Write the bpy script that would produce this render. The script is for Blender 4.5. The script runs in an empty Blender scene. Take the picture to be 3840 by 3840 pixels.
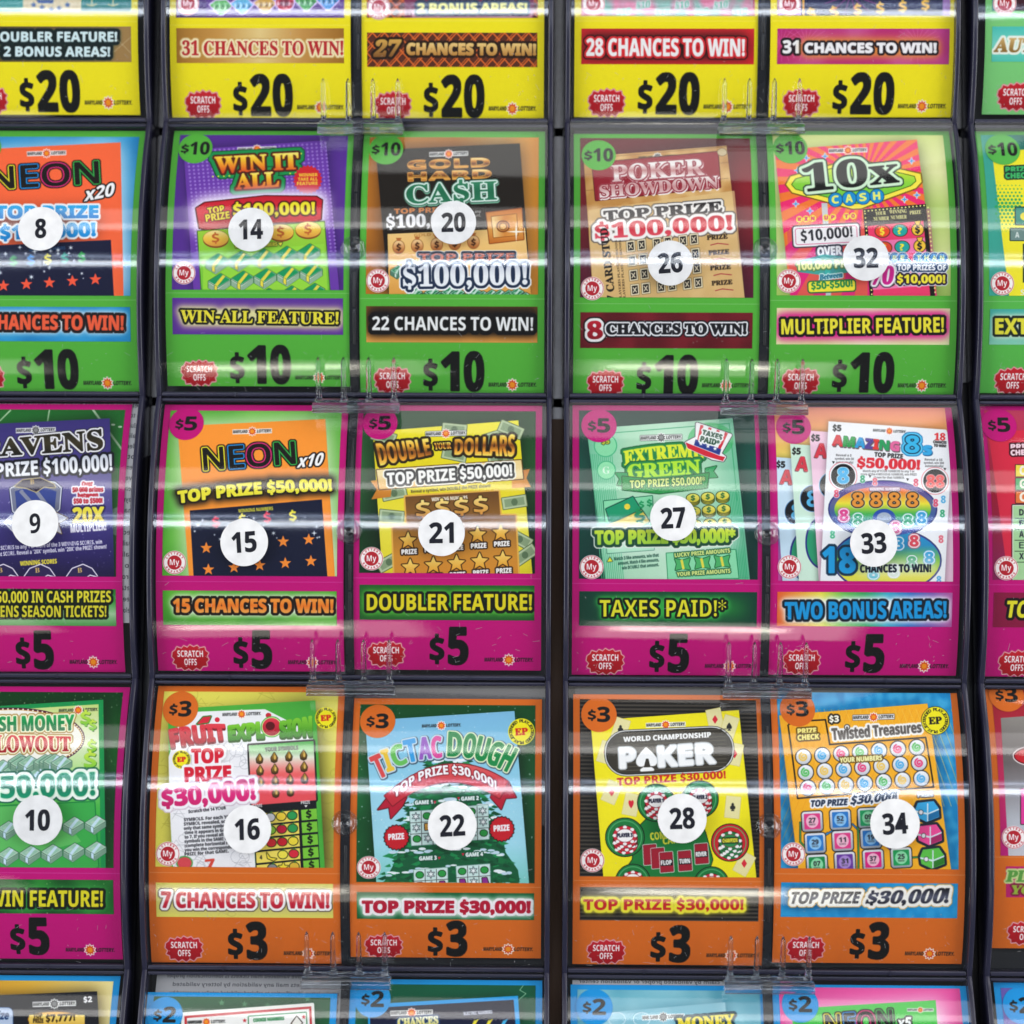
import bpy, bmesh, math, random
import numpy as np
from mathutils import Matrix, Vector

# ============================================================ CAMERA, WORLD, LAMPS, EXPOSURE
SC = bpy.context.scene
COL = SC.collection
F_G, RX, RY, RZ, DIST, UNIT = 11579.2, -.10801, -.01532, -.00459, 1.05, 5796.   # lens in drawing units, how the rack stands to the lens, distance in metres
ZB = 1.55                                                              # height of the middle of the rack over the floor


def rot3(a, b, c):
    ca, sa, cb, sb, cc, sc_ = math.cos(a), math.sin(a), math.cos(b), math.sin(b), math.cos(c), math.sin(c)
    return np.array([[cc, -sc_, 0], [sc_, cc, 0], [0, 0, 1]]) @ np.array([[cb, 0, sb], [0, 1, 0], [-sb, 0, cb]]) @ np.array([[1, 0, 0], [0, ca, -sa], [0, sa, ca]])


RB = rot3(RX, RY, RZ)                          # rack axes (right, up, out) -> lens axes
CAMB = RB.T @ np.array([0, 0, DIST])           # the lens in rack axes
W3 = np.array([[1, 0, 0], [0, 0, -1], [0, 1, 0]])   # rack axes -> world axes


def world(p):
    q = W3 @ np.asarray(p, float); return Vector((q[0], q[1], q[2] + ZB))


cam = bpy.data.cameras.new('camera'); camo = bpy.data.objects.new('camera', cam); COL.objects.link(camo)
M = np.eye(4); M[:3, :3] = W3 @ RB.T; M[:3, 3] = np.array(world(CAMB))
camo.matrix_world = Matrix(M.tolist())
cam.sensor_width = 36; cam.lens = 36 * F_G / UNIT; cam.clip_start = .05; cam.clip_end = 50
cam.dof.use_dof = True; cam.dof.focus_distance = 1.032; cam.dof.aperture_fstop = 3.2
SC.camera = camo

wd = bpy.data.worlds.new('World'); SC.world = wd; wd.use_nodes = True
bg = wd.node_tree.nodes['Background']; bg.inputs[0].default_value = (.86, .93, 1., 1); bg.inputs[1].default_value = .14


def lamp(name, centre, target, sx, sy, radiance, col=(1, 1, 1)):
    l = bpy.data.lights.new(name, 'AREA'); l.shape = 'RECTANGLE'; l.size, l.size_y = sx, sy
    l.energy = radiance * math.pi * sx * sy; l.color = col
    o = bpy.data.objects.new(name, l); COL.objects.link(o)
    o.location = centre; d = Vector(target) - Vector(centre); o.rotation_euler = d.to_track_quat('-Z', 'Y').to_euler()
    return o


def at_elev(e, dist, x=0.):                   # a spot seen from the middle of the rack under the elevation e
    return (x, -dist * math.cos(math.radians(e)), ZB + dist * math.sin(math.radians(e)))


T0 = (0, 0, ZB)
def around(az, e, dist):
    a, b = math.radians(az), math.radians(e)
    return (dist * math.cos(b) * math.sin(a), -dist * math.cos(b) * math.cos(a), ZB + dist * math.sin(b))


lamp('ceiling_lamp_panel', at_elev(88, 1.6, .35), T0, 3.2, .8, 1.2, (1., .985, .96))
lamp('side_fill_lamp', around(-60, 0, 3.0), T0, 1.7, 2.3, 6.2, (.97, .985, 1.))  # unseen side fill, added to light the cards without veiling the covers
lamp('side_fill_lamp', around(62, 2, 3.0), T0, 1.7, 2.3, 6.2, (1., .985, .96))  # matching fill panel added on the right
lamp('ceiling_tube', at_elev(9.8, 4.2, 0.), T0, 7., .15, 10., (.88, .94, 1.))
lamp('ceiling_tube', at_elev(12.6, 4.2, 0.), T0, 7., .035, 5., (.70, .80, 1.))
lamp('ceiling_tube', at_elev(10.8, 4.4, 0.), T0, 7., .46, 1.1, (.55, .68, 1.))  # wide dim panel added for the blue glow round the tube's reflection
lamp('ceiling_tube', at_elev(24.5, 3.6, .0), T0, 6., .16, 2.2, (1., .98, .95))
lamp('ceiling_tube', at_elev(27.5, 3.6, .0), T0, 6., .50, 1.1, (1., .98, .95))
lamp('ceiling_tube', at_elev(50, 2.4, 1.72), T0, 1.9, .6, 4.6, (1., .98, .95))
for x_, q_ in ((-1.05, .7), (-.42, .75), (.25, 1.)):
    lamp('low_glare_lamp', at_elev(-30, 2.2, x_), T0, .26, .07, 9. * q_, (1., .95, .80))  # unseen, added and spaced so the left cards get a low glare band
    lamp('low_glare_lamp', at_elev(-30.5, 2.3, x_ + .04), T0, .42, .24, 2.2 * q_, (1., .95, .82))  # wider dim panel added to soften that band's edges

vs = SC.view_settings; vs.view_transform = 'Standard'; vs.look = 'None'; vs.exposure = 0.; vs.gamma = 1.; vs.use_curve_mapping = False
SC.render.engine = 'CYCLES'
SC.cycles.max_bounces = 14; SC.cycles.transparent_max_bounces = 32; SC.cycles.transmission_bounces = 12; SC.cycles.glossy_bounces = 4; SC.cycles.diffuse_bounces = 3
SC.cycles.use_denoising = True
SC.cycles.sample_clamp_indirect = 6
# ---- the rack's measures (metres)
BX, BY, CWD, CGAP, ROW, PITCH = -.17934, .19976, .09525, .00484, .14509, .21
HB, SAG = .1428, .0163                         # height of a bin's front, how far its front bulges
RAD = HB * HB / (8 * SAG) + SAG / 2
BW = 2 * CWD + CGAP
MARG = .0042


def bulge(z, off=0.):
    """how far out the card lies at height z of the bin; off metres further out for what lies over it"""
    c = z - HB / 2; r = RAD + off
    return math.sqrt(max(r * r - c * c, 1e-9)) - (RAD - SAG)


def curved_z(z, off):                          # the point of the offset curve above the card's point z
    c = z - HB / 2; a = math.asin(max(-1, min(1, c / RAD))); r = RAD + off
    return HB / 2 + r * math.sin(a), r * math.cos(a) - (RAD - SAG)


def unproject(X, Y, w=0.):
    """drawing units -> the point of the rack's plane that lies w in front of the cards' edges"""
    X, Y, w = np.broadcast_arrays(np.asarray(X, float), np.asarray(Y, float), np.asarray(w, float))
    d = np.tensordot(RB.T, np.stack([(X - 2898) / F_G, -(Y - 2898) / F_G, -np.ones(X.shape)]), 1)
    t = (w - CAMB[2]) / d[2]
    return CAMB[0] + t * d[0], CAMB[1] + t * d[1]


def bin_of(u, v):
    k = math.floor((u - BX + (PITCH - BW) / 2) / PITCH); r = math.floor((BY + .003 - v) / ROW)
    return k, r


def bin_base(k, r): return BX + k * PITCH, BY + .0028 - r * ROW - HB



# ============================================================ PRINTED ARTWORK (drawn by this script, shape by shape, into each card's print)
CW, CH = 520, 750                       # print resolution of one card
GLY = {}
# letter shapes: (advance, closed outlines...), in 1/400 em; a corner is x * 1000 + y, x moved by 100 and y by 200
GLYPHS = {
    'B': {
        '"': (142, [128385,145385,154440,154486,119486,119440], [196385,213385,222440,222486,187486,187440]),
        '&': (250, [242264,219245,208238,184232,174234,165238,153252,150261,152273,158284,168294,198316], [183408,185417,189424,203433,213434,223433,232429,238423,242415,244406,240390,234382,208362,189388], [298336,282308,269292,230336,263364,273379,279393,280408,277427,268444,254456,236465,215468,191465,172456,157443,148426,145405,146391,151377,158364,176342,154328,137313,123297,114280,111261,115240,125223,140209,159200,180196,211202,228210,247221,266237,298200,348200,293264,315293,337336]),
        '(': (129, [167293,169335,176374,187411,204446,224478,203478,177447,155412,139373,129333,126293,129252,139212,155174,177139,203108,207108,224108,204140,187174,176211,169251]),
        ')': (129, [162293,160251,153211,142174,126140,105108,109108,126108,152139,174174,190212,200252,204293,200333,190373,174412,152447,126478,105478,126446,142411,153374,160335]),
        '*': (167, [171405,170397,114377,105368,104363,106356,111352,122351,132356,173392,180387,170328,173316,177313,183311,190313,196322,196334,186387,194391,234356,245350,256351,261356,263362,262368,253376,198396,198405,253425,262433,263439,261445,257450,245451,235445,195410,187415,197474,195485,190489,184490,178489,171480,171467,181415,173411,133446,122452,111451,106446,104440,106434,114425]),
        '+': (234, [200436,200358,122358,122325,200325,200247,233247,233325,311325,311358,233358,233436]),
        '0': (229, [214245,230249,236254,245269,253307,254343,253378,245416,236432,230437,214441,198437,192432,183416,177393,174343,176308,183269,192254,198249], [214196,194198,177202,162210,149221,138235,123271,118293,114343,116378,121408,128435,140456,156472,176484,187487,214490,233488,251484,266476,279465,290451,305415,310394,314343,312308,308278,300251,288230,273214,253202,228197]),
        '1': (229, [205200,206422,166387,153376,124412,216486,265486,265200]),
        '2': (229, [116200,116242,223351,239374,247394,247412,244423,238431,230436,213439,193436,174428,148410,115449,147472,173484,207489,228489,248486,265479,280470,292458,301445,306429,307403,304386,294362,271331,191254,191251,316251,316200]),
        '3': (229, [198196,146202,115212,115263,154249,191244,223248,231251,241260,248272,249291,246304,237313,223319,209322,159324,159370,191370,215373,231380,240389,244400,245414,242424,236432,220439,189440,169434,144420,116462,138475,164484,197489,226489,255483,279472,288464,300445,303434,304410,298390,293382,271362,243349,278340,295328,306313,310304,313283,311264,305247,289224,263207,240200]),
        '4': (229, [160306,229306,231412,231416,230416,217392], [229200,229259,107259,107301,232486,288486,288378,288306,322306,322259,288259,288200]),
        '5': (229, [196196,154200,120212,120264,147253,171247,194245,222249,235256,244267,249282,247306,240318,229327,213332,183333,149327,125340,132427,136486,291486,291434,189434,184378,210382,240381,266372,288357,303335,309317,310296,306262,292234,282223,269213,237200]),
        '6': (229, [217244,236249,250262,257285,256310,248327,232337,213339,195333,185325,176311,174300,176284,181269,190256,202247], [218196,196198,166209,148222,128251,119275,115305,115351,121389,134424,155453,178471,207483,243488,296486,296438,286440,248441,215434,193420,182407,176391,170352,172352,184368,201379,225385,248385,274377,294362,302352,312327,316295,315277,306247,299234,289222,265206,236197]),
        '7': (229, [144200,252435,111435,111486,234486,316486,316448,208200]),
        '8': (229, [214376,230385,242395,247405,249416,245430,239438,230442,214445,203444,189438,183430,180416,181405,186396,199385], [214240,230242,247250,257264,258276,256288,249298,236309,217322,212324,192313,182304,174294,170276,174259,181250,198242], [214196,179199,152209,131225,118246,114272,117294,120304,124312,137327,152339,169349,148365,131385,125402,123430,127445,136459,154474,169482,196488,214489,243486,260482,282470,293459,304438,306420,303401,296385,278366,254351,283332,302313,309302,313289,314265,306240,296226,283215,267206,247199]),
        '9': (229, [210346,225348,237354,246363,254378,254390,251406,245421,235432,227437,217440,198438,182428,173409,172382,177363,190350], [171196,133199,133247,164243,193245,214250,230260,241271,250286,257312,259332,256332,240313,221303,204300,179300,155308,135323,121345,114373,113390,117424,122438,139462,163479,193488,210489,232487,263475,280462,294445,305422,312395,314354,309305,298269,285245,266225,241209,210199]),
        '?': (133, [162244,154243,142235,138220,139213,147201,162196,176201,184213,186220,181235,169243], [133438,150440,167436,176423,177414,172393,137331,132307,135288,140281,156270,160295,193352,209384,216418,214434,207450,195463,176473,152476]),
        'A': (276, [201319,276319,240436,238442], [100200,201487,216487,275487,376200,311200,290268,269268,186268,165200]),
        'B': (269, [196372,242373,263378,272384,277394,278411,274422,266429,247435,196436], [196250,246250,269257,278265,283276,284295,281306,269318,254323,196324], [136200,136486,225486,266483,298475,322462,330453,336442,339428,340413,339395,333379,324366,312357,296350,318342,331333,341319,347299,346268,343254,330231,320222,294208,261201]),
        'C': (255, [252196,219199,191208,168222,150241,137265,128294,123342,126375,129391,139419,154443,173463,184471,210483,240489,274489,308482,341470,321420,289434,257439,244438,221430,204413,197402,189375,186342,188309,196282,210262,230250,257246,292250,330262,330211,293200]),
        'D': (296, [196250,222250,254254,278265,296284,306310,310344,309362,303392,289414,270428,257432,229436,196436], [136200,136486,243485,275480,303470,327454,347434,355423,366395,370380,373346,371318,366293,358272,347253,332237,314223,294213,271206,245201,217200]),
        'E': (224, [136200,136486,300486,300436,196436,196373,293373,293324,196324,196250,300250,300200]),
        'F': (220, [136200,136486,300486,300436,196436,196362,292362,292313,196313,196200]),
        'G': (290, [256196,232198,210202,190210,173220,158234,145250,136269,129291,125316,124361,126377,134407,148433,167455,191472,220483,254489,291489,326483,357472,337424,307435,279439,252437,226427,212416,201402,192384,187364,186342,187321,193292,201277,211264,224254,240248,260246,298250,298310,244310,244360,358360,358212,311200]),
        'H': (306, [136200,136486,196486,196374,219374,310374,310486,370486,370200,310200,310323,196323,196200]),
        'I': (156, [113200,113234,148250,148287,148435,113451,113486,243486,243451,208435,208250,243234,243200]),
        'K': (266, [136200,136486,196486,196355,218385,298486,365486,265359,366200,297200,222320,196302,196200]),
        'L': (226, [136200,136486,196486,196250,312250,312200]),
        'M': (377, [136200,136486,218486,286267,359486,441486,441200,385200,387400,388424,386424,312200,257200,188424,186424,190345,190200]),
        'N': (325, [136200,136486,212486,337272,335486,389486,389200,312200,188416,186416,190351,190200]),
        'O': (318, [259247,287251,298256,315273,326296,329310,332343,329376,326390,315414,298430,287436,260440,232436,221430,204414,193390,190376,187343,190310,193296,204273,221256,245248], [259196,225199,209203,183214,161231,144253,133280,126310,123344,126377,133407,144433,161455,183472,209483,242489,260490,294487,309483,336472,358455,374433,386407,393377,395343,393310,386279,374253,358231,336214,309203,277197]),
        'P': (251, [196351,226352,251358,262366,267372,272394,270409,264421,255429,241434,196436], [136200,136486,248485,267482,296470,317452,329427,332412,333387,329368,323350,305327,278310,238302,196302,196200]),
        'R': (264, [196359,237360,259369,267378,271391,271406,267419,258427,245433,226436,196436], [136200,136486,219486,261482,293472,315455,329431,332416,332385,328372,319355,306341,291330,280324,364200,297200,229310,196310,196200]),
        'S': (220, [199196,165199,148202,118213,118270,178249,204246,220247,232252,242262,245276,243288,229302,168334,146351,134364,126381,122408,126436,131448,148468,171482,186486,218490,261484,303470,284422,242436,210439,199436,190431,184424,181410,183399,194386,259352,283334,299310,303296,304279,300251,295239,277219,251204,236200]),
        'T': (232, [186200,186435,108435,108486,324486,324435,246435,246200]),
        'U': (302, [250196,228197,192206,177215,164225,145251,139266,134302,134486,194486,194311,197286,204268,215256,231249,263247,281252,289257,299269,303278,307299,308486,368486,368301,366278,360257,350238,326216,305205,293201]),
        'V': (260, [197200,100486,161486,216311,230253,232265,245316,299486,360486,263200]),
        'W': (387, [173200,100486,160486,199317,210255,223326,265486,322486,365319,377255,383295,427486,487486,414200,345200,305354,293417,281352,242200]),
        'X': (267, [100200,195347,106486,173486,234383,295486,360486,270344,367200,298200,231308,165200]),
        'Y': (250, [195200,195309,100486,166486,225368,261439,284486,350486,255311,255200]),
        'Z': (232, [110200,110239,246436,113436,113486,318486,318446,182250,322250,322200]),
        'a': (242, [207240,221241,234247,244256,250268,252301,229300,209298,194293,185286,180276,178260,183248,193242], [184196,173197,153202,136213,129221,124230,118252,118278,121290,132309,141317,165327,196334,252336,251358,247367,240374,230378,218379,193376,157363,145387,137403,168415,212423,253420,278411,297395,308374,311360,312200,270200,258230,257230,239212,227204,213199]),
        'b': (253, [234244,241245,254251,267269,274298,273333,267351,253369,241374,234375,211370,201360,193338,191316,192287,197269,205255,217247], [251196,234197,219202,203212,191224,187224,177200,131200,131504,191504,191418,188390,191390,209409,228419,253422,280418,303404,312394,327367,334331,334288,327252,320237,312225,291206,279201]),
        'c': (206, [220196,185200,169206,145223,135235,128250,122267,119286,118308,120338,127363,144391,160405,190418,213422,242422,264418,293408,276362,249371,225374,208372,196364,186351,181332,179308,181285,183275,191260,202250,217245,233245,252248,270254,286263,286212,258200]),
        'd': (253, [221244,239246,251253,260265,265281,266308,263341,257357,252363,239371,220374,213373,200368,186350,180331,179296,186267,190260,200249,206246], [200196,173201,162206,141225,133237,126252,119288,119330,122349,133381,141394,162412,188421,220421,241413,267390,263424,262504,322504,322200,276200,265228,262228,250214,233202,218198]),
        'e': (236, [180334,263334,261349,256362,248372,237378,215380,198373,185358], [230196,193200,162214,139236,127256,119293,120336,126361,143390,167410,198420,221422,239421,269413,293397,310372,318341,319306,319294,178294,181276,188261,200250,214243,233240,264243,285249,307258,307212,273200]),
        'f': (155, [141200,141374,108374,108402,141418,141445,147471,159489,177500,200505,218506,244504,269498,273497,264471,258453,236458,216458,206451,201441,200418,252418,252374,200374,200200]),
        'g': (253, [222243,238245,251251,259262,262269,266301,266322,263343,259352,251364,238372,230373,206371,194363,186350,180332,179308,181285,186266,194253,206245], [213104,170107,131117,131164,164154,216148,233150,246156,255165,261179,264228,247211,236204,222199,200196,172201,160207,140226,126253,119288,119329,126365,132379,150403,161412,187421,217421,232417,244411,255402,265390,267390,272418,322418,322200,318166,304139,294128,282120,252108]),
        'h': (263, [131200,131504,191504,191429,188390,191390,200402,212411,225418,247422,281419,292416,311403,325385,332358,333200,273200,272345,268358,261367,251373,238375,219372,212368,201356,194339,191303,191200]),
        'i': (122, [131200,131418,191418,191200], [161446,146448,135455,130463,129475,130487,135495,146502,161504,176502,187495,192487,194475,192463,187455,176448]),
        'k': (248, [131200,131504,191504,191363,188319,209346,251392,276418,343418,256324,348200,279200,216288,191268,191200]),
        'l': (122, [131200,131504,191504,191200]),
        'm': (393, [131200,131418,177418,185390,188390,197402,209411,222418,244422,270421,292415,310402,318390,323390,332402,344411,365420,380422,402422,426416,444403,451395,460372,463342,463257,463200,403200,402345,398358,391367,382373,370375,354372,341364,337358,328333,327200,267200,266345,262358,255367,246373,225374,210368,205363,194339,191303,191200]),
        'n': (263, [131200,131418,177418,185390,188390,198402,210411,224418,247422,281419,292416,312403,325385,332358,333257,333200,273200,273328,270352,261367,251373,238375,219372,205363,201356,192328,191200]),
        'o': (248, [224244,241247,248250,258261,267286,269310,267333,258358,248369,241372,224374,207372,200369,189358,180333,179310,183276,189261,200250,207247], [223196,200198,179204,160215,144229,132248,123270,118310,123349,128366,136381,146393,159404,173412,188418,224422,248420,269414,288403,304389,316371,325349,330310,325270,319253,311238,301226,289215,275207,259201]),
        'p': (253, [234244,242245,255251,265261,271277,274310,273334,268352,260364,248372,234375,211370,201360,195346,191328,191298,194277,200261,210251,225245], [131104,131418,180418,188390,191390,199400,214413,235421,267421,292412,312394,327367,332350,335310,331269,327252,312225,291206,265197,234197,214205,191224,188224,191198,191104]),
        'r': (182, [131200,131418,176418,185382,188382,202400,221415,245422,273421,269365,245367,222361,203349,194333,191311,191200]),
        's': (199, [190196,151199,118209,118258,156245,192240,214243,220247,225255,223267,216274,162300,139314,127326,120342,118354,119373,126393,142407,152413,176420,204422,228421,258414,281405,263362,233374,210378,187376,178369,178360,184351,243323,265310,279291,283272,283252,280241,269222,260214,238202,224199]),
        't': (174, [206196,184198,171202,155213,147225,141239,138258,138374,109374,109399,142419,159465,197465,197418,234418,258418,258374,197374,197264,202253,215245,235244,261250,261206,231198]),
        'u': (263, [208196,182199,160208,144224,138234,133246,130276,130418,190418,190282,195261,202251,212246,225244,244247,251250,262262,270290,272418,332418,332200,286200,278228,275228,265216,246204,231199]),
        'v': (228, [183200,100418,162418,206289,214249,223294,265418,328418,244200]),
        'w': (342, [166200,104418,163418,191313,201250,212312,239418,304418,332304,340250,341250,343260,352313,380418,438418,376200,311200,271373,230200]),
        'x': (231, [102200,176312,106418,173418,216349,258418,326418,255312,329200,262200,216275,170200]),
        'y': (228, [144104,114107,114154,144152,162159,178179,187202,100418,165418,190345,209288,215258,222292,264418,328418,235172,223148,208128,189115,168107]),
        'z': (195, [111200,111235,212373,117373,117418,280418,280380,181246,283246,283200])},
    'S': {
        '0': (224, [212222,220223,227227,238242,246284,248343,246403,238443,228459,212464,197459,191452,183432,178403,176343,177301,183254,186242,197227,204223], [212196,198197,174203,154214,139231,127253,120280,115310,114344,115377,120407,127433,139455,154472,174483,185487,212490,226489,249483,269472,284455,296433,304407,308377,310343,308310,304279,296253,284231,268214,249203,225197]),
        '1': (224, [139200,139221,179222,187227,191237,192448,164418,154410,145406,136406,129409,119421,117436,132441,163456,206487,251487,252238,255228,263222,304221,304200]),
        '2': (224, [114200,114241,183311,211346,220361,230383,235421,233437,226455,214464,196465,184459,175448,170431,167396,150397,130405,121414,116427,117447,122457,130467,147479,172487,204490,236487,250483,262478,280464,291446,294435,293407,282379,263354,224313,152244,255245,266251,273258,282284,305284,303200]),
        '3': (224, [197196,165198,135209,124216,117225,113234,111244,113255,121267,130272,145275,147257,154242,165232,178226,194224,214227,227235,237247,243266,244283,241300,233314,221326,203333,157335,157360,193361,210366,222376,230391,234409,233435,226453,213463,195465,186462,179456,170438,166403,148405,134409,123416,117426,115447,122462,137475,158484,186489,219489,248483,270473,286457,291447,295424,292404,284387,270372,253361,234352,266342,289325,298314,303300,305273,302256,296241,283224,272215,259208,237200]),
        '4': (224, [133301,216301,216393,219448,216441,192398], [172200,172221,198223,206226,213232,216243,216274,105274,105299,219486,274486,274375,274301,316301,316274,274274,276237,281229,288224,312221,312200]),
        '5': (224, [198196,158200,132213,124221,119230,116244,117254,122262,129268,148272,150259,154245,166231,175227,186224,197224,212228,221232,228240,237256,241279,239310,232326,227333,214342,206345,175347,142340,124347,132430,137486,288486,290413,267413,261434,257439,252441,162442,156368,175372,200374,218373,249366,274352,284343,292332,301304,302278,299260,293244,280226,262212,242203,220198]),
        '6': (224, [218222,234228,243238,248254,252288,248321,242336,227348,215351,192345,174332,177291,179274,187248,198232,205227], [217196,184201,165211,149225,142234,130255,122282,118314,119358,125394,132416,141435,158459,182477,210488,232490,259487,279481,293471,302455,303446,301436,292424,273416,255414,253438,247455,239463,228466,211462,204456,191439,181413,174360,196371,222375,244374,268367,288353,296344,306321,309307,309276,306261,301247,286223,264206,250200]),
        '7': (224, [166200,272442,160441,149435,146429,142402,118402,120486,310486,310466,200200]),
        '8': (224, [221368,236380,242389,246400,249420,246438,241450,232460,221465,205466,190458,181442,178422,179406,185394,199381], [211219,233224,244233,254252,255276,251290,242301,228312,198328,183316,172300,166279,166262,170246,184228,196221], [209196,174200,146211,127228,119241,114256,113283,115292,122308,143327,171344,146362,134376,126391,122408,123431,130452,139464,159479,178486,201489,230489,257482,268477,286461,291452,298431,299410,290388,271371,245355,281334,302311,311285,311261,307248,294226,273209,244199]),
        '9': (224, [210339,220340,234346,241353,249366,247402,242429,233448,222459,208463,201462,190457,178438,174419,172395,174375,178359,186348,196341], [191196,159200,138212,132220,126232,127251,135260,145264,157239,172226,193221,212226,227240,238263,246295,249337,237325,226318,214313,200310,179311,167313,156318,136331,128340,118364,114393,116415,121434,130452,142466,157477,174485,195489,217489,238485,257476,274462,293432,304390,305342,299293,289261,273234,252214,225200]),
        'A': (260, [168296,244296,221352,205390], [95200,95211,103212,114218,126237,223478,234477,339230,351214,364211,364200,338200,236200,236211,257213,264217,268221,269227,250279,162279,146240,146222,155214,176211,176200]),
        'B': (264, [208350,224350,243354,257362,261368,268384,270406,266433,260446,251454,237458,220458,212453,209438], [232214,250217,258220,269229,278253,279289,274309,265324,251333,218338,208338,209234,212222,216218], [110200,110210,124212,134216,140223,143234,144420,142442,138452,127459,109461,109467,109471,231471,269469,298461,319449,332431,336409,333391,326375,313363,294354,271347,299340,321329,337315,346298,349278,348264,339240,321221,295207,261201,242200]),
        'C': (279, [253194,222197,195205,170220,149239,141250,127275,122289,116320,116352,118367,127396,141421,160442,183459,209471,239476,266477,291472,331459,341462,345466,350477,360477,360384,350384,337411,330423,312442,292456,270463,258464,232459,212443,197417,188381,186335,189291,198257,214233,237219,266214,275215,304222,322232,340246,355263,366253,349231,328215,306203,281196]),
        'D': (295, [232214,260219,272225,282234,297258,302274,308313,309336,306380,297414,281439,260453,233458,218456,213452,209441,208429,209237,211223,215218], [112200,112210,134215,140221,143230,144423,143439,136454,123460,109461,109471,232471,259470,284466,306459,325449,341436,355421,365403,373383,377360,379336,373287,356249,327222,287205,236200]),
        'E': (263, [108200,108210,123211,137218,144232,145246,144437,140450,133456,123460,110461,110471,338471,338390,328390,322417,317427,310435,293447,269454,255456,225456,213452,209436,209346,225347,242351,249355,259366,267383,272406,281406,281270,271270,265302,260313,253321,243327,232330,209332,209240,212223,217219,225217,249217,278221,294226,309234,321245,336266,345285,356285,340200]),
        'F': (241, [109200,109210,124213,134217,140224,143235,144423,143438,139449,128457,108461,108471,334471,334390,325390,318416,308435,297444,285450,259456,219456,211451,208437,208347,232349,247356,252361,261375,269406,280406,280270,270270,265295,253319,240328,232331,208333,208248,211229,216220,221215,234212,253210,253200]),
        'G': (302, [260194,227197,198205,172219,151238,134261,123289,117320,117353,119368,128397,134410,151433,171451,196466,209471,238476,279475,331460,342464,350477,360477,360383,350383,338410,316439,296454,274462,259464,233459,213443,198418,190382,187336,188312,194271,200254,216228,226219,237213,250209,280209,291213,298220,303230,304242,304283,301294,292304,264308,264318,398318,398308,375304,368294,366276,366217,323202,302198]),
        'H': (312, [109200,109210,129214,137219,142227,144248,143439,140449,134455,124459,110461,110471,244471,244461,219456,213450,209440,208349,227349,304349,302444,298452,294456,268461,268471,402471,402461,388459,374453,370445,368426,369234,372223,378217,388212,402210,402200,268200,268210,292216,301226,304248,304332,208332,208248,211227,219216,229212,244210,244200]),
        'I': (155, [108200,108210,133217,142227,144238,145282,144443,140452,134457,108461,108471,246471,246465,246461,225458,217455,210443,209246,211229,215221,226214,246210,246200]),
        'K': (304, [110200,110210,130214,138219,142227,145248,144439,140449,134455,124459,110461,110471,244471,244461,219456,213450,211444,209426,209339,291422,305440,308449,306454,295459,273461,273471,389471,389461,386461,370459,355454,339444,323431,261370,379224,393213,409210,409200,267200,267210,292212,298217,298223,292234,219327,209318,210233,213222,219216,230212,244210,244200]),
        'L': (254, [109200,109210,129214,137219,142227,144248,143440,140450,134456,124460,110461,110471,249471,249461,224458,215453,212448,208426,208249,211225,219219,239216,270219,295227,309236,320247,335271,344292,354292,339200]),
        'M': (378, [108200,108210,128214,140222,143233,145247,144441,141450,134456,109461,109471,210471,289285,368471,468471,468461,449457,441452,436444,434432,434251,436225,441217,446214,467210,467200,336200,336210,360216,367223,370234,371438,272200,261200,163432,164232,168221,175215,186212,201210,201200]),
        'N': (294, [340194,164408,165232,168222,174216,184212,199210,199200,111200,111210,132214,139219,142225,145241,145284,145431,124456,111461,111467,111471,193471,333300,333425,331443,327452,322456,297461,297471,386471,386461,371460,361456,356449,352439,351194]),
        'O': (313, [258207,282212,301228,315253,323289,326336,323381,319400,307431,290452,279459,255464,230459,211443,197418,189382,186336,189290,193271,206240,223219,234212], [255194,221197,200204,172220,156234,136260,127280,118312,116336,118359,127391,137411,156437,173451,201467,223474,258478,292474,313467,332457,357437,376412,386392,395359,397336,393301,386280,376260,356234,331214,311204,279195]),
        'P': (249, [208337,231337,249342,262350,266357,272373,274396,270428,264442,253451,238456,220456,211450,208437], [109200,109210,129214,137219,142227,144248,143439,140449,134455,124459,110461,110471,263470,300462,321449,336430,343406,343385,340373,327352,307336,280326,263323,208322,208248,211227,219216,229212,244210,244200]),
        'R': (282, [208339,233340,253344,267354,272360,279377,281400,279420,273436,264448,251455,234457,219455,211449,208430], [109200,109210,129214,137219,142227,144248,143439,140449,134455,124459,110461,110471,229471,272468,306460,329446,338436,347413,348399,346381,339365,327352,309341,288333,357230,372213,386210,386200,302200,220326,208326,208248,211227,219216,229212,244210,244200]),
        'S': (232, [126194,126294,137294,146263,152250,166230,175222,194212,217209,241213,258227,265246,265263,254281,234295,172328,153343,140359,132377,130407,136432,150453,169468,192476,225477,278465,285467,291478,302478,302390,292390,287407,275429,260447,242459,222464,208464,194461,179449,173439,171426,175410,182400,205384,276349,289339,303323,308312,313293,312260,306242,297227,276209,258201,237196,206194,186197,148207,141204,136194]),
        'T': (252, [155200,155210,170212,181216,188222,191233,193458,166455,147447,139440,127423,122413,117389,106389,106471,249471,344471,344389,334389,329414,319433,304447,285455,257458,258232,262222,268215,279212,295210,295200]),
        'U': (293, [248192,227193,192201,179208,168217,152241,148256,144292,142439,139449,133455,123459,109461,109471,243471,243461,224458,213452,208436,208270,212247,221231,234219,243216,264213,289216,308226,322243,331265,334295,333433,331444,326452,317457,296461,296471,382471,382461,370458,361454,356447,353438,351285,348264,342246,335231,326219,315210,301202,286197]),
        'V': (255, [226192,124432,110454,102458,92461,92471,226471,226461,199457,192451,191441,196425,254285,286369,309429,311444,308453,303457,278461,278471,363471,363461,346457,334442,237192]),
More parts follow.
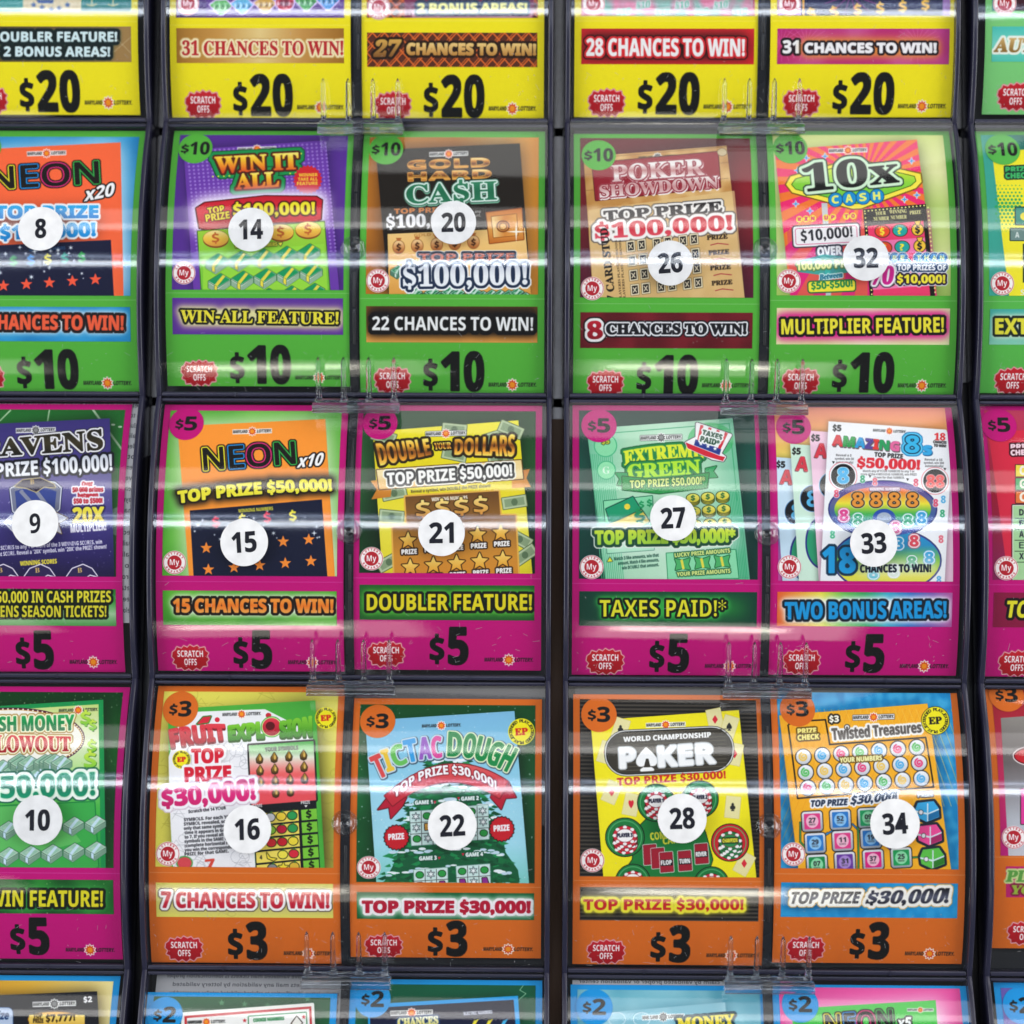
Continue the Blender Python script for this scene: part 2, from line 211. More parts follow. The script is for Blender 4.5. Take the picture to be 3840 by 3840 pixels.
        'W': (364, [202194,117439,107457,91461,91471,208471,208461,192459,186453,184437,233291,279410,264451,256457,236461,236471,362471,362461,344459,338455,335451,334443,382299,427439,426449,423455,414459,400461,400471,472471,472461,457454,445432,366194,355194,288384,213194]),
        'X': (280, [107200,107210,127215,145229,215324,142436,125456,118460,108461,108471,245471,245461,222459,214452,213445,218435,258372,295428,302443,301452,298456,292459,274461,274471,373471,373461,351458,340452,329443,312422,267358,352226,362214,376210,376200,242200,242210,255211,268215,272219,272228,264247,225309,179244,174231,175221,179216,193211,204210,204200]),
        'Y': (254, [160200,160210,175212,185216,193227,196248,196306,123438,108456,92461,92471,223471,223461,202459,195454,193448,196437,228374,248334,302424,307439,306449,297458,276461,276471,362471,362461,347455,331438,260321,260248,262227,270216,280212,295210,295200]),
        'Z': (263, [112200,112206,264456,208455,178448,166440,156430,147416,136388,126388,134471,259471,342471,342464,191217,258218,273220,298229,308236,325255,332268,342298,352298,342200]),
        'e': (179, [169314,220314,219346,215365,206375,196377,186375,179368,173357,170341], [192194,174196,150206,132225,122241,115260,112282,112305,119334,127351,145372,159382,176388,194390,219386,230381,248367,255357,265333,268299,170299,172272,178252,188237,201228,219225,237229,245235,261251,270243,257225,243212,228202,210196]),
        'n': (227, [111200,111210,122212,128218,131233,131360,125371,111375,111385,188385,188359,208379,231388,245390,264387,278379,288367,295349,297326,298221,305212,316210,316200,220200,220210,229211,237218,240233,239346,236354,232359,221362,207358,200354,188340,189224,194213,207210,207200]),
        't': (136, [174194,150199,139206,133218,129242,129366,112366,112378,152420,177452,186452,186385,224385,224366,186366,186249,188233,192226,200224,210227,223244,232239,224223,214211,202202,189196]),
        'w': (259, [173194,109361,102371,94375,94385,182385,182375,170371,168361,199276,226340,216368,211373,200376,200385,292385,292375,279371,276363,300284,330362,328371,312376,312385,365385,365376,355372,348361,281194,272194,233317,183194]),
        'x': (190, [103200,103209,117215,130226,173281,121363,112371,102375,102385,200385,200375,186372,184365,209322,236356,239364,239369,235373,220375,220385,285385,285376,272371,258359,218310,276218,282212,290209,290200,192200,192210,208212,210221,206231,182268,155233,151223,153213,162209,170209,170200])},
    'N': {
        'E': (222, [139200,139486,298486,298454,175454,175365,291365,291334,175334,175232,298232,298200]),
        'N': (304, [139200,139486,180486,333249,332486,352486,365486,365200,323200,170437,169437,172368,172200]),
        'O': (312, [256227,291232,305238,318247,328258,342287,346304,350343,346383,342400,328428,318439,306447,291454,257458,222454,208447,196439,185428,171400,166383,162343,166304,171287,185258,195247,208238,222232], [256196,223199,209203,183214,161231,145253,134280,127310,124344,127377,134407,145433,161455,183472,209483,223487,257490,289487,303483,329472,350455,366433,378407,386377,388343,386310,378279,366253,350231,329214,303203,273197])},
    'R': {
        '♠': (508, [251134,243136,239142,239152,243160,257172,298194,315206,326222,329232,328247,299228,270219,236219,211228,198237,187249,176271,172298,178331,189358,207387,231418,263454,354540,367529,458440,485407,507377,523349,532322,536298,532271,525256,510237,489224,472219,448218,423222,400233,380247,379232,382222,393206,410194,451172,465160,468152,469144,463135]),
        '♣': (508, [249134,238137,232146,232159,237168,247177,287197,304208,317223,323238,314230,297220,267213,248213,226217,198230,177249,163274,158303,163333,176359,189373,205385,223392,243396,260397,274393,260424,257437,258453,265483,275501,289515,314532,333538,365539,385535,403527,426508,438492,446474,450453,450433,445414,434393,448397,465396,494389,519373,537351,545333,549314,549293,545274,536257,517235,491220,471215,441213,418217,399226,385238,391223,404208,420197,460177,471168,475159,476148,473141,467135,459134]),
        '♥': (508, [354134,297179,249222,194282,168320,150356,139392,135426,140464,156495,171512,189525,221538,245540,263539,297528,319513,332501,354470,376501,389513,411528,445539,462540,487538,519525,537512,552495,568464,573426,569392,558356,540320,513282,459222,411179]),
        '♦': (508, [354134,343136,328153,213313,206325,204337,205346,213360,328520,341536,354540,365537,377524,497357,503346,504337,503327,497317,377149,365136])},
}


def unpack():
    for f, d in GLYPHS.items():
        for c, rec in d.items():
            ps = []
            for t in rec[1:]:
                q = np.array(t); ps.append(np.stack([(q // 1000 - 100) / 400, (q % 1000 - 200) / 400], 1))
            RAW[c, f] = (ps, rec[0] / 400)
    for (c, f), (ps, ad) in list(RAW.items()):
        if f in 'BS': RAW[c, f + 'I'] = ([np.stack([p[:, 0] + .2 * p[:, 1], p[:, 1]], 1) for p in ps], ad)


RAW = {}
unpack()


def stroke(x0, y0, x1, y1, w):
    return np.array([(x0 - w, y0), (x0 + w, y0), (x1 + w, y1), (x1 - w, y1)])


def glyph(c, f):
    """(polygons, advance) of one character; cap height is about .7 em"""
    k = (c, f)
    if k in GLY: return GLY[k]
    hv = f in ('B', 'BI', 'S', 'SI', 'N')
    if c == ' ': g = ([], .26)
    elif hv and c == '$':
        ps, ad = glyph('S', f)
        xs = [p[:, 0] for p in ps]; x0 = min(x.min() for x in xs); x1 = max(x.max() for x in xs); m = (x0 + x1) / 2
        sc = .92
        ps = [np.stack([m + (p[:, 0] - m) * sc, p[:, 1] * .9 + .03], 1) for p in ps]
        g = (ps + [('bar', m, x1 - x0)], ad)
        w = .042
        g = (ps + [stroke(m, .60, m, .80, w)[::-1], stroke(m, -.10, m, .10, w)[::-1]], ad)
    elif hv and c == '!':
        g = ([np.array([(.05, .7), (.21, .7), (.17, .21), (.09, .21)])[::-1], np.array([(.13 + .08 * math.cos(a), .08 + .08 * math.sin(a)) for a in np.linspace(6.28, 0, 13)[:-1]])], .27)
    elif hv and c in ',.':
        d = np.array([(.12 + .085 * math.cos(a), .08 + .085 * math.sin(a)) for a in np.linspace(6.28, 0, 13)[:-1]])
        g = ([d] + ([np.array([(.205, .08), (.19, -.03), (.09, -.13), (.07, -.10), (.12, -.02), (.1, .05)])] if c == ',' else []), .26)
    elif hv and c == '-':
        g = ([np.array([(.03, .36), (.27, .36), (.27, .24), (.03, .24)])], .3)
    elif hv and c == ':':
        g = ([np.array([(.12 + .075 * math.cos(a), y + .075 * math.sin(a)) for a in np.linspace(6.28, 0, 13)[:-1]]) for y in (.08, .4)], .26)
    else:
        g = RAW.get((c, f)) or RAW.get((c, 'B')) or RAW.get((c.upper(), 'B')) or RAW['I', 'B']
    GLY[k] = g
    return g


def raster(polys, W, H):
    """exact-area coverage of closed polygons on a W x H grid (accumulated signed areas)"""
    p0 = np.concatenate(polys); p1 = np.concatenate([np.roll(p, -1, 0) for p in polys])
    keep = p0[:, 1] != p1[:, 1]
    p0, p1 = p0[keep], p1[keep]
    if not len(p0): return np.zeros((H, W), np.float32)
    sg = np.where(p1[:, 1] > p0[:, 1], 1., -1.)
    a = np.where(sg[:, None] > 0, p0, p1); b = np.where(sg[:, None] > 0, p1, p0)
    sl = (b[:, 0] - a[:, 0]) / (b[:, 1] - a[:, 1])
    ya = np.clip(a[:, 1], 0, H); yb = np.clip(b[:, 1], 0, H)
    ok = yb > ya
    a, sl, sg, ya, yb = a[ok], sl[ok], sg[ok], ya[ok], yb[ok]
    if not len(a): return np.zeros((H, W), np.float32)
    r0 = np.floor(ya).astype(int); n = np.ceil(yb).astype(int) - r0; n = np.maximum(n, 1)
    i = np.repeat(np.arange(len(a)), n); k = np.arange(n.sum()) - np.repeat(np.cumsum(n) - n, n)
    row = r0[i] + k
    y0 = np.maximum(ya[i], row); y1 = np.minimum(yb[i], row + 1)
    x0 = a[i, 0] + (y0 - a[i, 1]) * sl[i]; x1 = a[i, 0] + (y1 - a[i, 1]) * sl[i]
    s = sg[i]; dy = y1 - y0
    lo = np.clip(np.minimum(x0, x1), 0, W - 1e-6); hi = np.clip(np.maximum(x0, x1), 0, W - 1e-6)
    c0 = np.floor(lo).astype(int); m = np.floor(hi).astype(int) - c0 + 1
    j = np.repeat(np.arange(len(lo)), m); q = np.arange(m.sum()) - np.repeat(np.cumsum(m) - m, m)
    col = c0[j] + q
    l2 = np.maximum(lo[j], col); h2 = np.minimum(hi[j], col + 1)
    span = hi[j] - lo[j]
    fr = np.where(span > 1e-9, (h2 - l2) / np.maximum(span, 1e-9), 1. / m[j])
    d = dy[j] * fr * s[j]; xm = (l2 + h2) / 2 - col
    idx = row[j] * (W + 1) + col
    acc = np.bincount(idx, d * (1 - xm), minlength=H * (W + 1) + 1) + np.bincount(idx + 1, d * xm, minlength=H * (W + 1) + 1)
    return np.minimum(np.abs(np.cumsum(acc[:H * (W + 1)].reshape(H, W + 1), 1)[:, :W]), 1).astype(np.float32)


def dilate(m, r):
    k = 0
    while r > 0:
        s = min(r, 1.)
        o = m.copy()
        o[1:] = np.maximum(o[1:], m[:-1]); o[:-1] = np.maximum(o[:-1], m[1:])
        o[:, 1:] = np.maximum(o[:, 1:], m[:, :-1]); o[:, :-1] = np.maximum(o[:, :-1], m[:, 1:])
        if k % 2:
            o[1:, 1:] = np.maximum(o[1:, 1:], m[:-1, :-1]); o[:-1, :-1] = np.maximum(o[:-1, :-1], m[1:, 1:])
            o[1:, :-1] = np.maximum(o[1:, :-1], m[:-1, 1:]); o[:-1, 1:] = np.maximum(o[:-1, 1:], m[1:, :-1])
        m = o if s >= 1 else m * (1 - s) + o * s
        r -= 1; k += 1
    return m


def blur(m, r):
    r = int(max(1, round(r)))
    for _ in range(3):
        for ax in (0, 1):
            pad = [(0, 0), (0, 0)]; pad[ax] = (r + 1, r)
            c = np.cumsum(np.pad(m, pad, mode='edge'), axis=ax)
            m = (np.take(c, range(2 * r + 1, c.shape[ax]), ax) - np.take(c, range(0, c.shape[ax] - 2 * r - 1), ax)) / (2 * r + 1)
    return m


def hx(c):
    if isinstance(c, str):
        c = c.lstrip('#')
        if len(c) == 3: c = c[0] * 2 + c[1] * 2 + c[2] * 2
        return np.array([int(c[i:i + 2], 16) / 255 for i in (0, 2, 4)], np.float32)
    return np.array(c, np.float32)


def stops(t, st):
    """colour along a list of (position, colour)"""
    ks = [s[0] for s in st]; cs = np.array([hx(s[1]) for s in st])
    return np.stack([np.interp(t, ks, cs[:, i]) for i in range(3)], -1)


def V(*c):                                   # vertical gradient of evenly spaced colours
    return ('v', [(i / (len(c) - 1), k) for i, k in enumerate(c)])


def Hz(*c):
    return ('h', [(i / (len(c) - 1), k) for i, k in enumerate(c)])


RAINBOW = Hz('d82a1e', 'f58a1e', 'f8e71c', '7ac43c', '10a050', '1ab0c8', '1c6cc0', '6a3a9a', 'b03a8a')


class Art:
    """the print of one card; shapes are given in the card's drawing units, its four corners in the same units"""
    def __init__(s, q, bg):
        s.q = q; s.ox = s.oy = 0
        s.im = np.empty((CH, CW, 3), np.float32); s.im[:] = hx(bg)
        s.lim = (0, 0, CW, CH)
        if q:                                 # where the card stands on the rack: left, right, top, bottom
            x0, x1, y0, y1, X0, X1 = q
            a, b, c, d = unproject(x0, y0), unproject(x1, y0), unproject(X0, y1), unproject(X1, y1)
            s.place = ((a[0] + c[0]) / 2, (b[0] + d[0]) / 2, (a[1] + b[1]) / 2, (c[1] + d[1]) / 2)
            s.bin = bin_of((s.place[0] + s.place[1]) / 2, (s.place[2] + s.place[3]) / 2); s.base = bin_base(*s.bin)

    def z(s, ix, iy): s.ox, s.oy = ix * 1932, iy * 1932; return s

    def warp(s, p):
        """drawing units -> the flat print, by way of the bulging sheet"""
        p = np.asarray(p, float) + (s.ox, s.oy); w = np.zeros(len(p))
        for _ in range(5):
            U, V_ = unproject(p[:, 0], p[:, 1], w)
            c = np.clip(V_ - s.base[1] - HB / 2, -HB * .8, HB * .8); w = np.sqrt(RAD * RAD - c * c) - (RAD - SAG)
        ul, ur, vt, vb = s.place
        return np.stack([(U - ul) / (ur - ul) * CW, (vt - V_) / (vt - vb) * CH], 1)

    def ct(s, t):                             # height measured on the bulging card -> height on the flat print
        y0, y1 = s.q[2], s.q[3]; o = s.ox, s.oy; s.ox = s.oy = 0
        r = s.warp([((s.q[0] + s.q[1]) / 2, y0 + t * (y1 - y0))])[0, 1] / CH; s.ox, s.oy = o
        return float(r)

    def put(s, ps, fill, ol=(), glow=None, a=1., w=0., canvas=False, sh=None, soft=0):
        """ps: polygons; ol: outlines from the widest in [(radius, colour)]; glow (radius, colour, strength); sh: (dx, dy, colour) extrusion; units as the drawing's"""
        ps = [p if canvas else s.warp(p) for p in ps]
        k = .5
        if not canvas: w = w * .6
        ext = max([o[0] for o in ol] + [0]) * k + w * k + (glow[0] * k * 2.2 if glow else 0) + (max(abs(sh[0]), abs(sh[1])) * k if sh else 0) + soft * 1.5 + 2
        al = np.concatenate(ps)
        L0, T0, L1, T1 = s.lim
        x0 = int(max(al[:, 0].min() - ext, L0 - ext)); x1 = int(min(al[:, 0].max() + ext, L1 + ext)) + 1
        y0 = int(max(al[:, 1].min() - ext, T0 - ext)); y1 = int(min(al[:, 1].max() + ext, T1 + ext)) + 1
        if x1 <= x0 or y1 <= y0: return
        m = raster([p - (x0, y0) for p in ps], x1 - x0, y1 - y0)
        if w: m = dilate(m, w * k)
        if soft: m = blur(m, soft * k)
        cx0, cy0, cx1, cy1 = max(x0, L0), max(y0, T0), min(x1, L1), min(y1, T1)
        if cx1 <= cx0 or cy1 <= cy0: return
        sl = (slice(cy0 - y0, cy1 - y0), slice(cx0 - x0, cx1 - x0))
        D = s.im[cy0:cy1, cx0:cx1]

        def comp(mk, col, al_=1.):
            mk = mk[sl][..., None] * al_
            D[...] = D * (1 - mk) + col * mk
        if glow: comp(np.clip(blur(dilate(m, glow[0] * k * .6), glow[0] * k * .5) * 1.3, 0, 1), hx(glow[1]), glow[2] if len(glow) > 2 else 1.)
        if sh:
            n = max(int(max(abs(sh[0]), abs(sh[1])) * k), 1)
            for r, c in ol[:1]:
                base = dilate(m, r * k); e = base.copy()
                for i in range(1, n + 1):
                    e = np.maximum(e, np.roll(base, (round(sh[1] * k * i / n), round(sh[0] * k * i / n)), (0, 1)))
                comp(e, hx(sh[2]))
            if not ol:
                e = m.copy()
                for i in range(1, n + 1):
                    e = np.maximum(e, np.roll(m, (round(sh[1] * k * i / n), round(sh[0] * k * i / n)), (0, 1)))
                comp(e, hx(sh[2]))
        for r, c in ol: comp(dilate(m, r * k), hx(c))
        if isinstance(fill, tuple) and fill and fill[0] == 'v':
            ya, yb = al[:, 1].min(), al[:, 1].max(); t = (np.arange(cy0, cy1) + .5 - ya) / max(yb - ya, 1)
            col = stops(t, fill[1])[:, None, :]
        elif isinstance(fill, tuple) and fill and fill[0] == 'h':
            xa, xb = al[:, 0].min(), al[:, 0].max(); t = (np.arange(cx0, cx1) + .5 - xa) / max(xb - xa, 1)
            col = stops(t, fill[1])[None, :, :]
        elif callable(fill):
            Y, X = np.mgrid[cy0:cy1, cx0:cx1].astype(np.float32); col = fill(X, Y)
        elif fill is None: return
        else: col = hx(fill)
        comp(m, col, a)

    def poly(s, pts, fill, **k): s.put([np.array(pts, float)], fill, **k)

    def quad(s, x0, y0, x1, y1, fill, **k):
        n = 8; t = np.linspace(0, 1, n)[:-1]
        P = np.array([(x0, y0), (x1, y0), (x1, y1), (x0, y1)], float)
        s.put([np.concatenate([P[i] + (P[(i + 1) % 4] - P[i]) * t[:, None] for i in range(4)])], fill, **k)

    def tilt(s, pts, fill, **k):              # closed polygon, sides subdivided
        P = np.array(pts, float); t = np.linspace(0, 1, 8)[:-1]
        s.put([np.concatenate([P[i] + (P[(i + 1) % len(P)] - P[i]) * t[:, None] for i in range(len(P))])], fill, **k)

    def rr(s, x0, y0, x1, y1, r, fill, rot=0., **k):   # rounded rectangle, turned by slope rot
        c = []
        for cx, cy, a0 in ((x1 - r, y0 + r, -90), (x1 - r, y1 - r, 0), (x0 + r, y1 - r, 90), (x0 + r, y0 + r, 180)):
            c += [(cx + r * math.cos(math.radians(a0 + i * 15)), cy + r * math.sin(math.radians(a0 + i * 15))) for i in range(7)]
        c = np.array(c); c[:, 1] += (c[:, 0] - (x0 + x1) / 2) * rot; c[:, 0] -= (c[:, 1] - (y0 + y1) / 2) * rot
        s.put([c], fill, **k)

    def ell(s, cx, cy, rx, ry, fill, n=40, **k):
        a = np.linspace(0, 2 * math.pi, n + 1)[:-1]
        s.put([np.stack([cx + rx * np.cos(a), cy + ry * np.sin(a)], 1)], fill, **k)

    def ring(s, cx, cy, rx, ry, t, fill, **k):
        a = np.linspace(0, 2 * math.pi, 41)[:-1]
        s.put([np.stack([cx + rx * np.cos(a), cy + ry * np.sin(a)], 1), np.stack([cx + (rx - t) * np.cos(-a), cy + (ry - t) * np.sin(-a)], 1)], fill, **k)

    def star(s, cx, cy, r, fill, n=5, inner=.42, rot=-90, **k):
        a = [math.radians(rot + i * 180 / n) for i in range(2 * n)]
        s.put([np.array([(cx + (r if i % 2 == 0 else r * inner) * math.cos(t), cy + (r if i % 2 == 0 else r * inner) * math.sin(t)) for i, t in enumerate(a)])], fill, **k)

    def line(s, pts, w, fill, **k):
        P = np.array(pts, float); q = []
        for a, b in zip(P[:-1], P[1:]):
            d = b - a; L = math.hypot(*d)
            if L < 1e-6: continue
            nrm = np.array([-d[1], d[0]]) / L * w / 2; d = d / L * w * .3
            q.append(np.array([a - d + nrm, b + d + nrm, b + d - nrm, a - d - nrm]))
        s.put(q, fill, **k)

    def letters(s, text, x0, y0, x1, y1, h, f='B', arc=0., sx=0., taper=None, per=None):
        """glyph polygons of TEXT with its baseline from (x0,y0) to (x1,y1), cap height h"""
        gl = []; x = 0.
        for c in text:
            ps, ad = glyph(c, f); gl.append((ps, x)); x += ad
        tot = []
        for ps, gx in gl:
            for p in ps: tot += [p[:, 0].min() + gx, p[:, 0].max() + gx]
        if not tot: return []
        a0, a1 = min(tot), max(tot)
        d = np.array([x1 - x0, y1 - y0], float); L = math.hypot(*d); e = d / L; nr = np.array([e[1], -e[0]])
        out = []
        for i, (ps, gx) in enumerate(gl):
            o = []
            for p in ps:
                n = len(p); q = p
                if arc:
                    t = np.linspace(0, 1, 4)[:-1]
                    q = (p[:, None] + (np.roll(p, -1, 0) - p)[:, None] * t[None, :, None]).reshape(-1, 2)
                tx = (q[:, 0] + gx - a0) / (a1 - a0); ty = q[:, 1] / .7 * h
                if taper: ty = ty * (taper[0] + (taper[1] - taper[0]) * tx + (taper[2] if len(taper) > 2 else 0) * 4 * tx * (1 - tx))
                off = arc * 4 * tx * (1 - tx)
                o.append(np.array([x0, y0]) + (tx * L + sx * ty)[:, None] * e + (ty + off)[:, None] * nr)
            out.append(o)
        return out

    def text(s, text, x0, y0, x1, y1, h, fill, f='B', arc=0., sx=0., taper=None, cols=None, **k):
        L = s.letters(text, x0, y0, x1, y1, h, f, arc, sx, taper)
        al = [p for o in L for p in o]
        if not al: return
        if cols:
            kk = dict(k); s.put(al, None, **kk)
            for a_ in ('ol', 'glow', 'sh'): kk.pop(a_, None)
            i = 0
            for o in L:
                if o: s.put(o, cols[i % len(cols)], **kk); i += 1
        else: s.put(al, fill, **k)

    # ---- picture window
    def window(s, t0=.02, t1=.633, u0=.034, u1=.966):
        s.lim = (round(u0 * CW), round(s.ct(t0) * CH), round(u1 * CW), round(s.ct(t1) * CH))

    def full(s): s.lim = (0, 0, CW, CH)

    def flood(s, fill):                      # fills the open window
        L0, T0, L1, T1 = s.lim
        s.put([np.array([(L0, T0), (L1, T0), (L1, T1), (L0, T1)], float)], fill, canvas=True)

    def speck(s, n, r, cols, seed, a=1., box=None):
        rg = random.Random(seed); L0, T0, L1, T1 = box or s.lim
        for i in range(n):
            x, y = rg.uniform(L0, L1), rg.uniform(T0, T1); q = rg.uniform(.4, 1) * r
            an = np.linspace(0, 6.283, 7)[:-1]
            s.put([np.stack([x + q * np.cos(an), y + q * np.sin(an)], 1)], rg.choice(cols), canvas=True, a=a)


def mdl(a, cx, cy, w, rot=0., box=True, mono=False, pill=None):
    """the lottery's name either side of its little sun, w wide"""
    h = w * .075; e = np.array([math.cos(rot), math.sin(rot)]); nn = np.array([-e[1], e[0]])
    P = lambda x, y: (cx + e[0] * x * w + nn[0] * y * w, cy + e[1] * x * w + nn[1] * y * w)
    if box:
        l = np.array([P(-.5, -.06), P(.5, -.06), P(.5, .06), P(-.5, .06)]); a.put([l], '#f6f6f4', ol=[(2, '#222')] if pill else (), a=.95, w=1)
    a.star(*P(0, 0), w * .135, '#fbfbf8', n=10, inner=.72)
    a.star(*P(0, 0), w * .115, '#555' if mono else '#e8501e', n=10, inner=.6)
    a.ell(*P(0, 0), w * .055, w * .055, '#888' if mono else '#f7941d', ol=[(2, '#333' if mono else '#b8260e')])
    q0, q1 = P(-.49, .035), P(-.12, .035); a.text('MARYLAND', *q0, *q1, h, '#1a1a1a', f='BI', w=.6)
    q0, q1 = P(.12, .035), P(.49, .035); a.text('LOTTERY.', *q0, *q1, h, '#1a1a1a', f='BI', w=.6)


def base(q, col, badge, price, banner=True, badge_col=None, bt=None, price_u=.512, bot=True, dark_badge='#141414'):
    a = Art(q, col)
    a.col, a.badge, a.price, a.price_u = col, badge, price, price_u
    return a


ZZ = [(.02, .28), (.1, .2), (.14, .08), (.27, .14), (.33, .04), (.43, .1), (.5, .0), (.6, .08), (.7, .02), (.76, .12), (.9, .08), (.92, .22), (1., .3), (.95, .42), (1., .56), (.93, .66), (.95, .8), (.83, .82),
      (.75, .96), (.65, .88), (.54, 1.), (.44, .9), (.33, .99), (.25, .88), (.12, .9), (.11, .76), (.02, .7), (.07, .56), (0., .45)]


def cpoly(s, pts, fill, **k): s.put([np.array(pts, float)], fill, canvas=True, **k)


def ctext(s, t, u0, v, u1, h, fill, f='B', **k):
    """text on the card itself, in canvas pixels"""
    L = s.letters(t, u0, v, u1, v, h, f, k.pop('arc', 0.), k.pop('sx', 0.))
    s.put([p for o in L for p in o], fill, canvas=True, **k)


def rewards(a, u=.1, t=.58, tone='#b8202e'):
    cx, cy, r = u * CW, t * CH, .061 * CW
    an = np.linspace(0, 2 * math.pi, 41)[:-1]; c = lambda q: np.stack([cx + q * np.cos(an), cy + q * np.sin(an)], 1)
    a.put([c(r + 1)], '#ffffff', canvas=True); a.put([c(r - .5)], tone, canvas=True); a.put([c(r - 2)], '#fdf6f4', canvas=True)
    a.put([c(r * .62)], tone, canvas=True)
    ctext(a, 'My', cx - r * .42, cy + r * .22, cx + r * .42, r * .5, '#ffffff', 'B')
    for word, up in (('LOTTERY', 1), ('REWARDS', -1)):
        n = len(word)
        for i, ch in enumerate(word):
            th = math.radians((-90 + (i - (n - 1) / 2) * 19) if up > 0 else (90 - (i - (n - 1) / 2) * 19))
            x, y = cx + r * .79 * math.cos(th), cy + r * .79 * math.sin(th)
            tx, ty = (-math.sin(th), math.cos(th)) if up > 0 else (math.sin(th), -math.cos(th))
            up_x, up_y = (math.cos(th), math.sin(th)) if up > 0 else (-math.cos(th), -math.sin(th))
            hh = r * .17
            L = a.letters(ch, x - tx * hh * .45 - up_x * hh / 2, y - ty * hh * .45 - up_y * hh / 2, x + tx * hh * .45 - up_x * hh / 2, y + ty * hh * .45 - up_y * hh / 2, hh, 'B')
            a.put([p for o in L for p in o], tone, canvas=True)


def chrome(a, my=True, badge=True, scratch=True, logo=True, bu=.127, bt=.067, mt=.58, fold=.652, lt=.96, pt=.917):
    """what every card carries: price circle, rewards badge, fold, scratch-offs splash, price and the lottery's name"""
    a.full()
    bt, mt, fold, lt, pt = a.ct(bt), a.ct(mt), a.ct(fold) if fold else 0, a.ct(lt), a.ct(pt)
    if my: rewards(a, t=mt); a.my_t = mt
    if fold:
        cpoly(a, [(0, fold * CH), (CW, fold * CH), (CW, fold * CH + 1.2), (0, fold * CH + 1.2)], '#ffffff', a=.35)
    if badge:
        an = np.linspace(0, 2 * math.pi, 41)[:-1]; r = .094 * CW
        a.put([np.stack([bu * CW + r * np.cos(an), bt * CH + r * np.sin(an)], 1)], a.col, canvas=True)
        n = len(a.badge); d = .0335 * CW
        wd = {2: .115, 3: .155}[n] * CW; x = bu * CW
        ctext(a, '$', x - wd / 2, bt * CH + r * .28, x - wd / 2 + wd * (.36 if n == 2 else .27), r * .5, '#151515', w=1)
        ctext(a, a.badge[1:], x - wd / 2 + wd * (.43 if n == 2 else .32), bt * CH + r * .4, x + wd / 2, r * .82, '#151515', w=1.5)
    if scratch:
        x0, y0, w_, h_ = .077 * CW, (pt - .031) * CH, .196 * CW, .094 * CH
        a.scratch_box = (x0, y0, w_, h_)
        Z = np.array(ZZ) * (w_, h_) + (x0, y0)
        a.put([Z], V('#d02030', '#b3121f', '#a80f1c'), ol=[(6, '#fff'), (5, '#c81e30'), (3, '#fff')], canvas=True)
        ctext(a, 'SCRATCH', x0 + w_ * .15, y0 + h_ * .46, x0 + w_ * .85, h_ * .24, '#ffffff', w=.5)
        ctext(a, 'OFFS', x0 + w_ * .33, y0 + h_ * .78, x0 + w_ * .67, h_ * .24, '#ffffff', w=.5)
    if a.price:
        u = a.price_u * CW; n = len(a.price); y = (pt + .049) * CH
        if n == 2:
            ctext(a, '$', u - .102 * CW, y - 9, u - .03 * CW, .083 * CH, '#0c0c0c', w=4)
            ctext(a, a.price[1], u - .002 * CW, y, u + .096 * CW, .128 * CH, '#0c0c0c', w=7)
        else:
            ctext(a, '$', u - .165 * CW, y - 9, u - .093 * CW, .083 * CH, '#0c0c0c', w=4)
            ctext(a, a.price[1], u - .066 * CW, y, u + .035 * CW - (.012 * CW if a.price[1] == '1' else 0), .128 * CH, '#0c0c0c', w=7)
            ctext(a, a.price[2], u + .058 * CW, y, u + .158 * CW, .128 * CH, '#0c0c0c', w=7)
    if logo:
        o, a.ox, a.oy = (a.ox, a.oy), 0, 0
        W0 = a.warp; a.warp = lambda p: np.asarray(p, float)
        mdl(a, .828 * CW, lt * CH, .265 * CW, box=False)
        # white keyline behind the lottery name
        a.warp = W0; a.ox, a.oy = o


def banner(a, fill, t0=.679, t1=.811, u0=.036, u1=.963):
    a.lim = (round(u0 * CW), round(a.ct(t0) * CH), round(u1 * CW), round(a.ct(t1) * CH)); a.flood(fill)


def rays(c1, c2, cx, cy, n=28):
    def f(X, Y):
        t = np.arctan2(Y - cy, X - cx) * n / 6.283; m = (np.sin(t * 6.283) > 0)[..., None]
        return np.where(m, hx(c1), hx(c2))
    return f


def radial(cx, cy, r, st, sy=1.):
    return lambda X, Y: stops(np.clip(np.hypot(X - cx, (Y - cy) * sy) / r, 0, 1), st)


def noisy(c1, c2, sc, seed, rows=(1, 1)):
    """cloudy print between two colours"""
    rg = np.random.RandomState(seed); K = [(rg.uniform(-1, 1) / sc * rows[0], rg.uniform(-1, 1) / sc * rows[1], rg.uniform(0, 6.28)) for _ in range(7)]
    def f(X, Y):
        v = sum(np.sin(X * a + Y * b + c + 1.5 * np.sin(Y * a * .7 - X * b)) for a, b, c in K) / 7
        t = np.clip(v * 1.3 + .5, 0, 1)[..., None]
        return hx(c1) * (1 - t) + hx(c2) * t
    return f
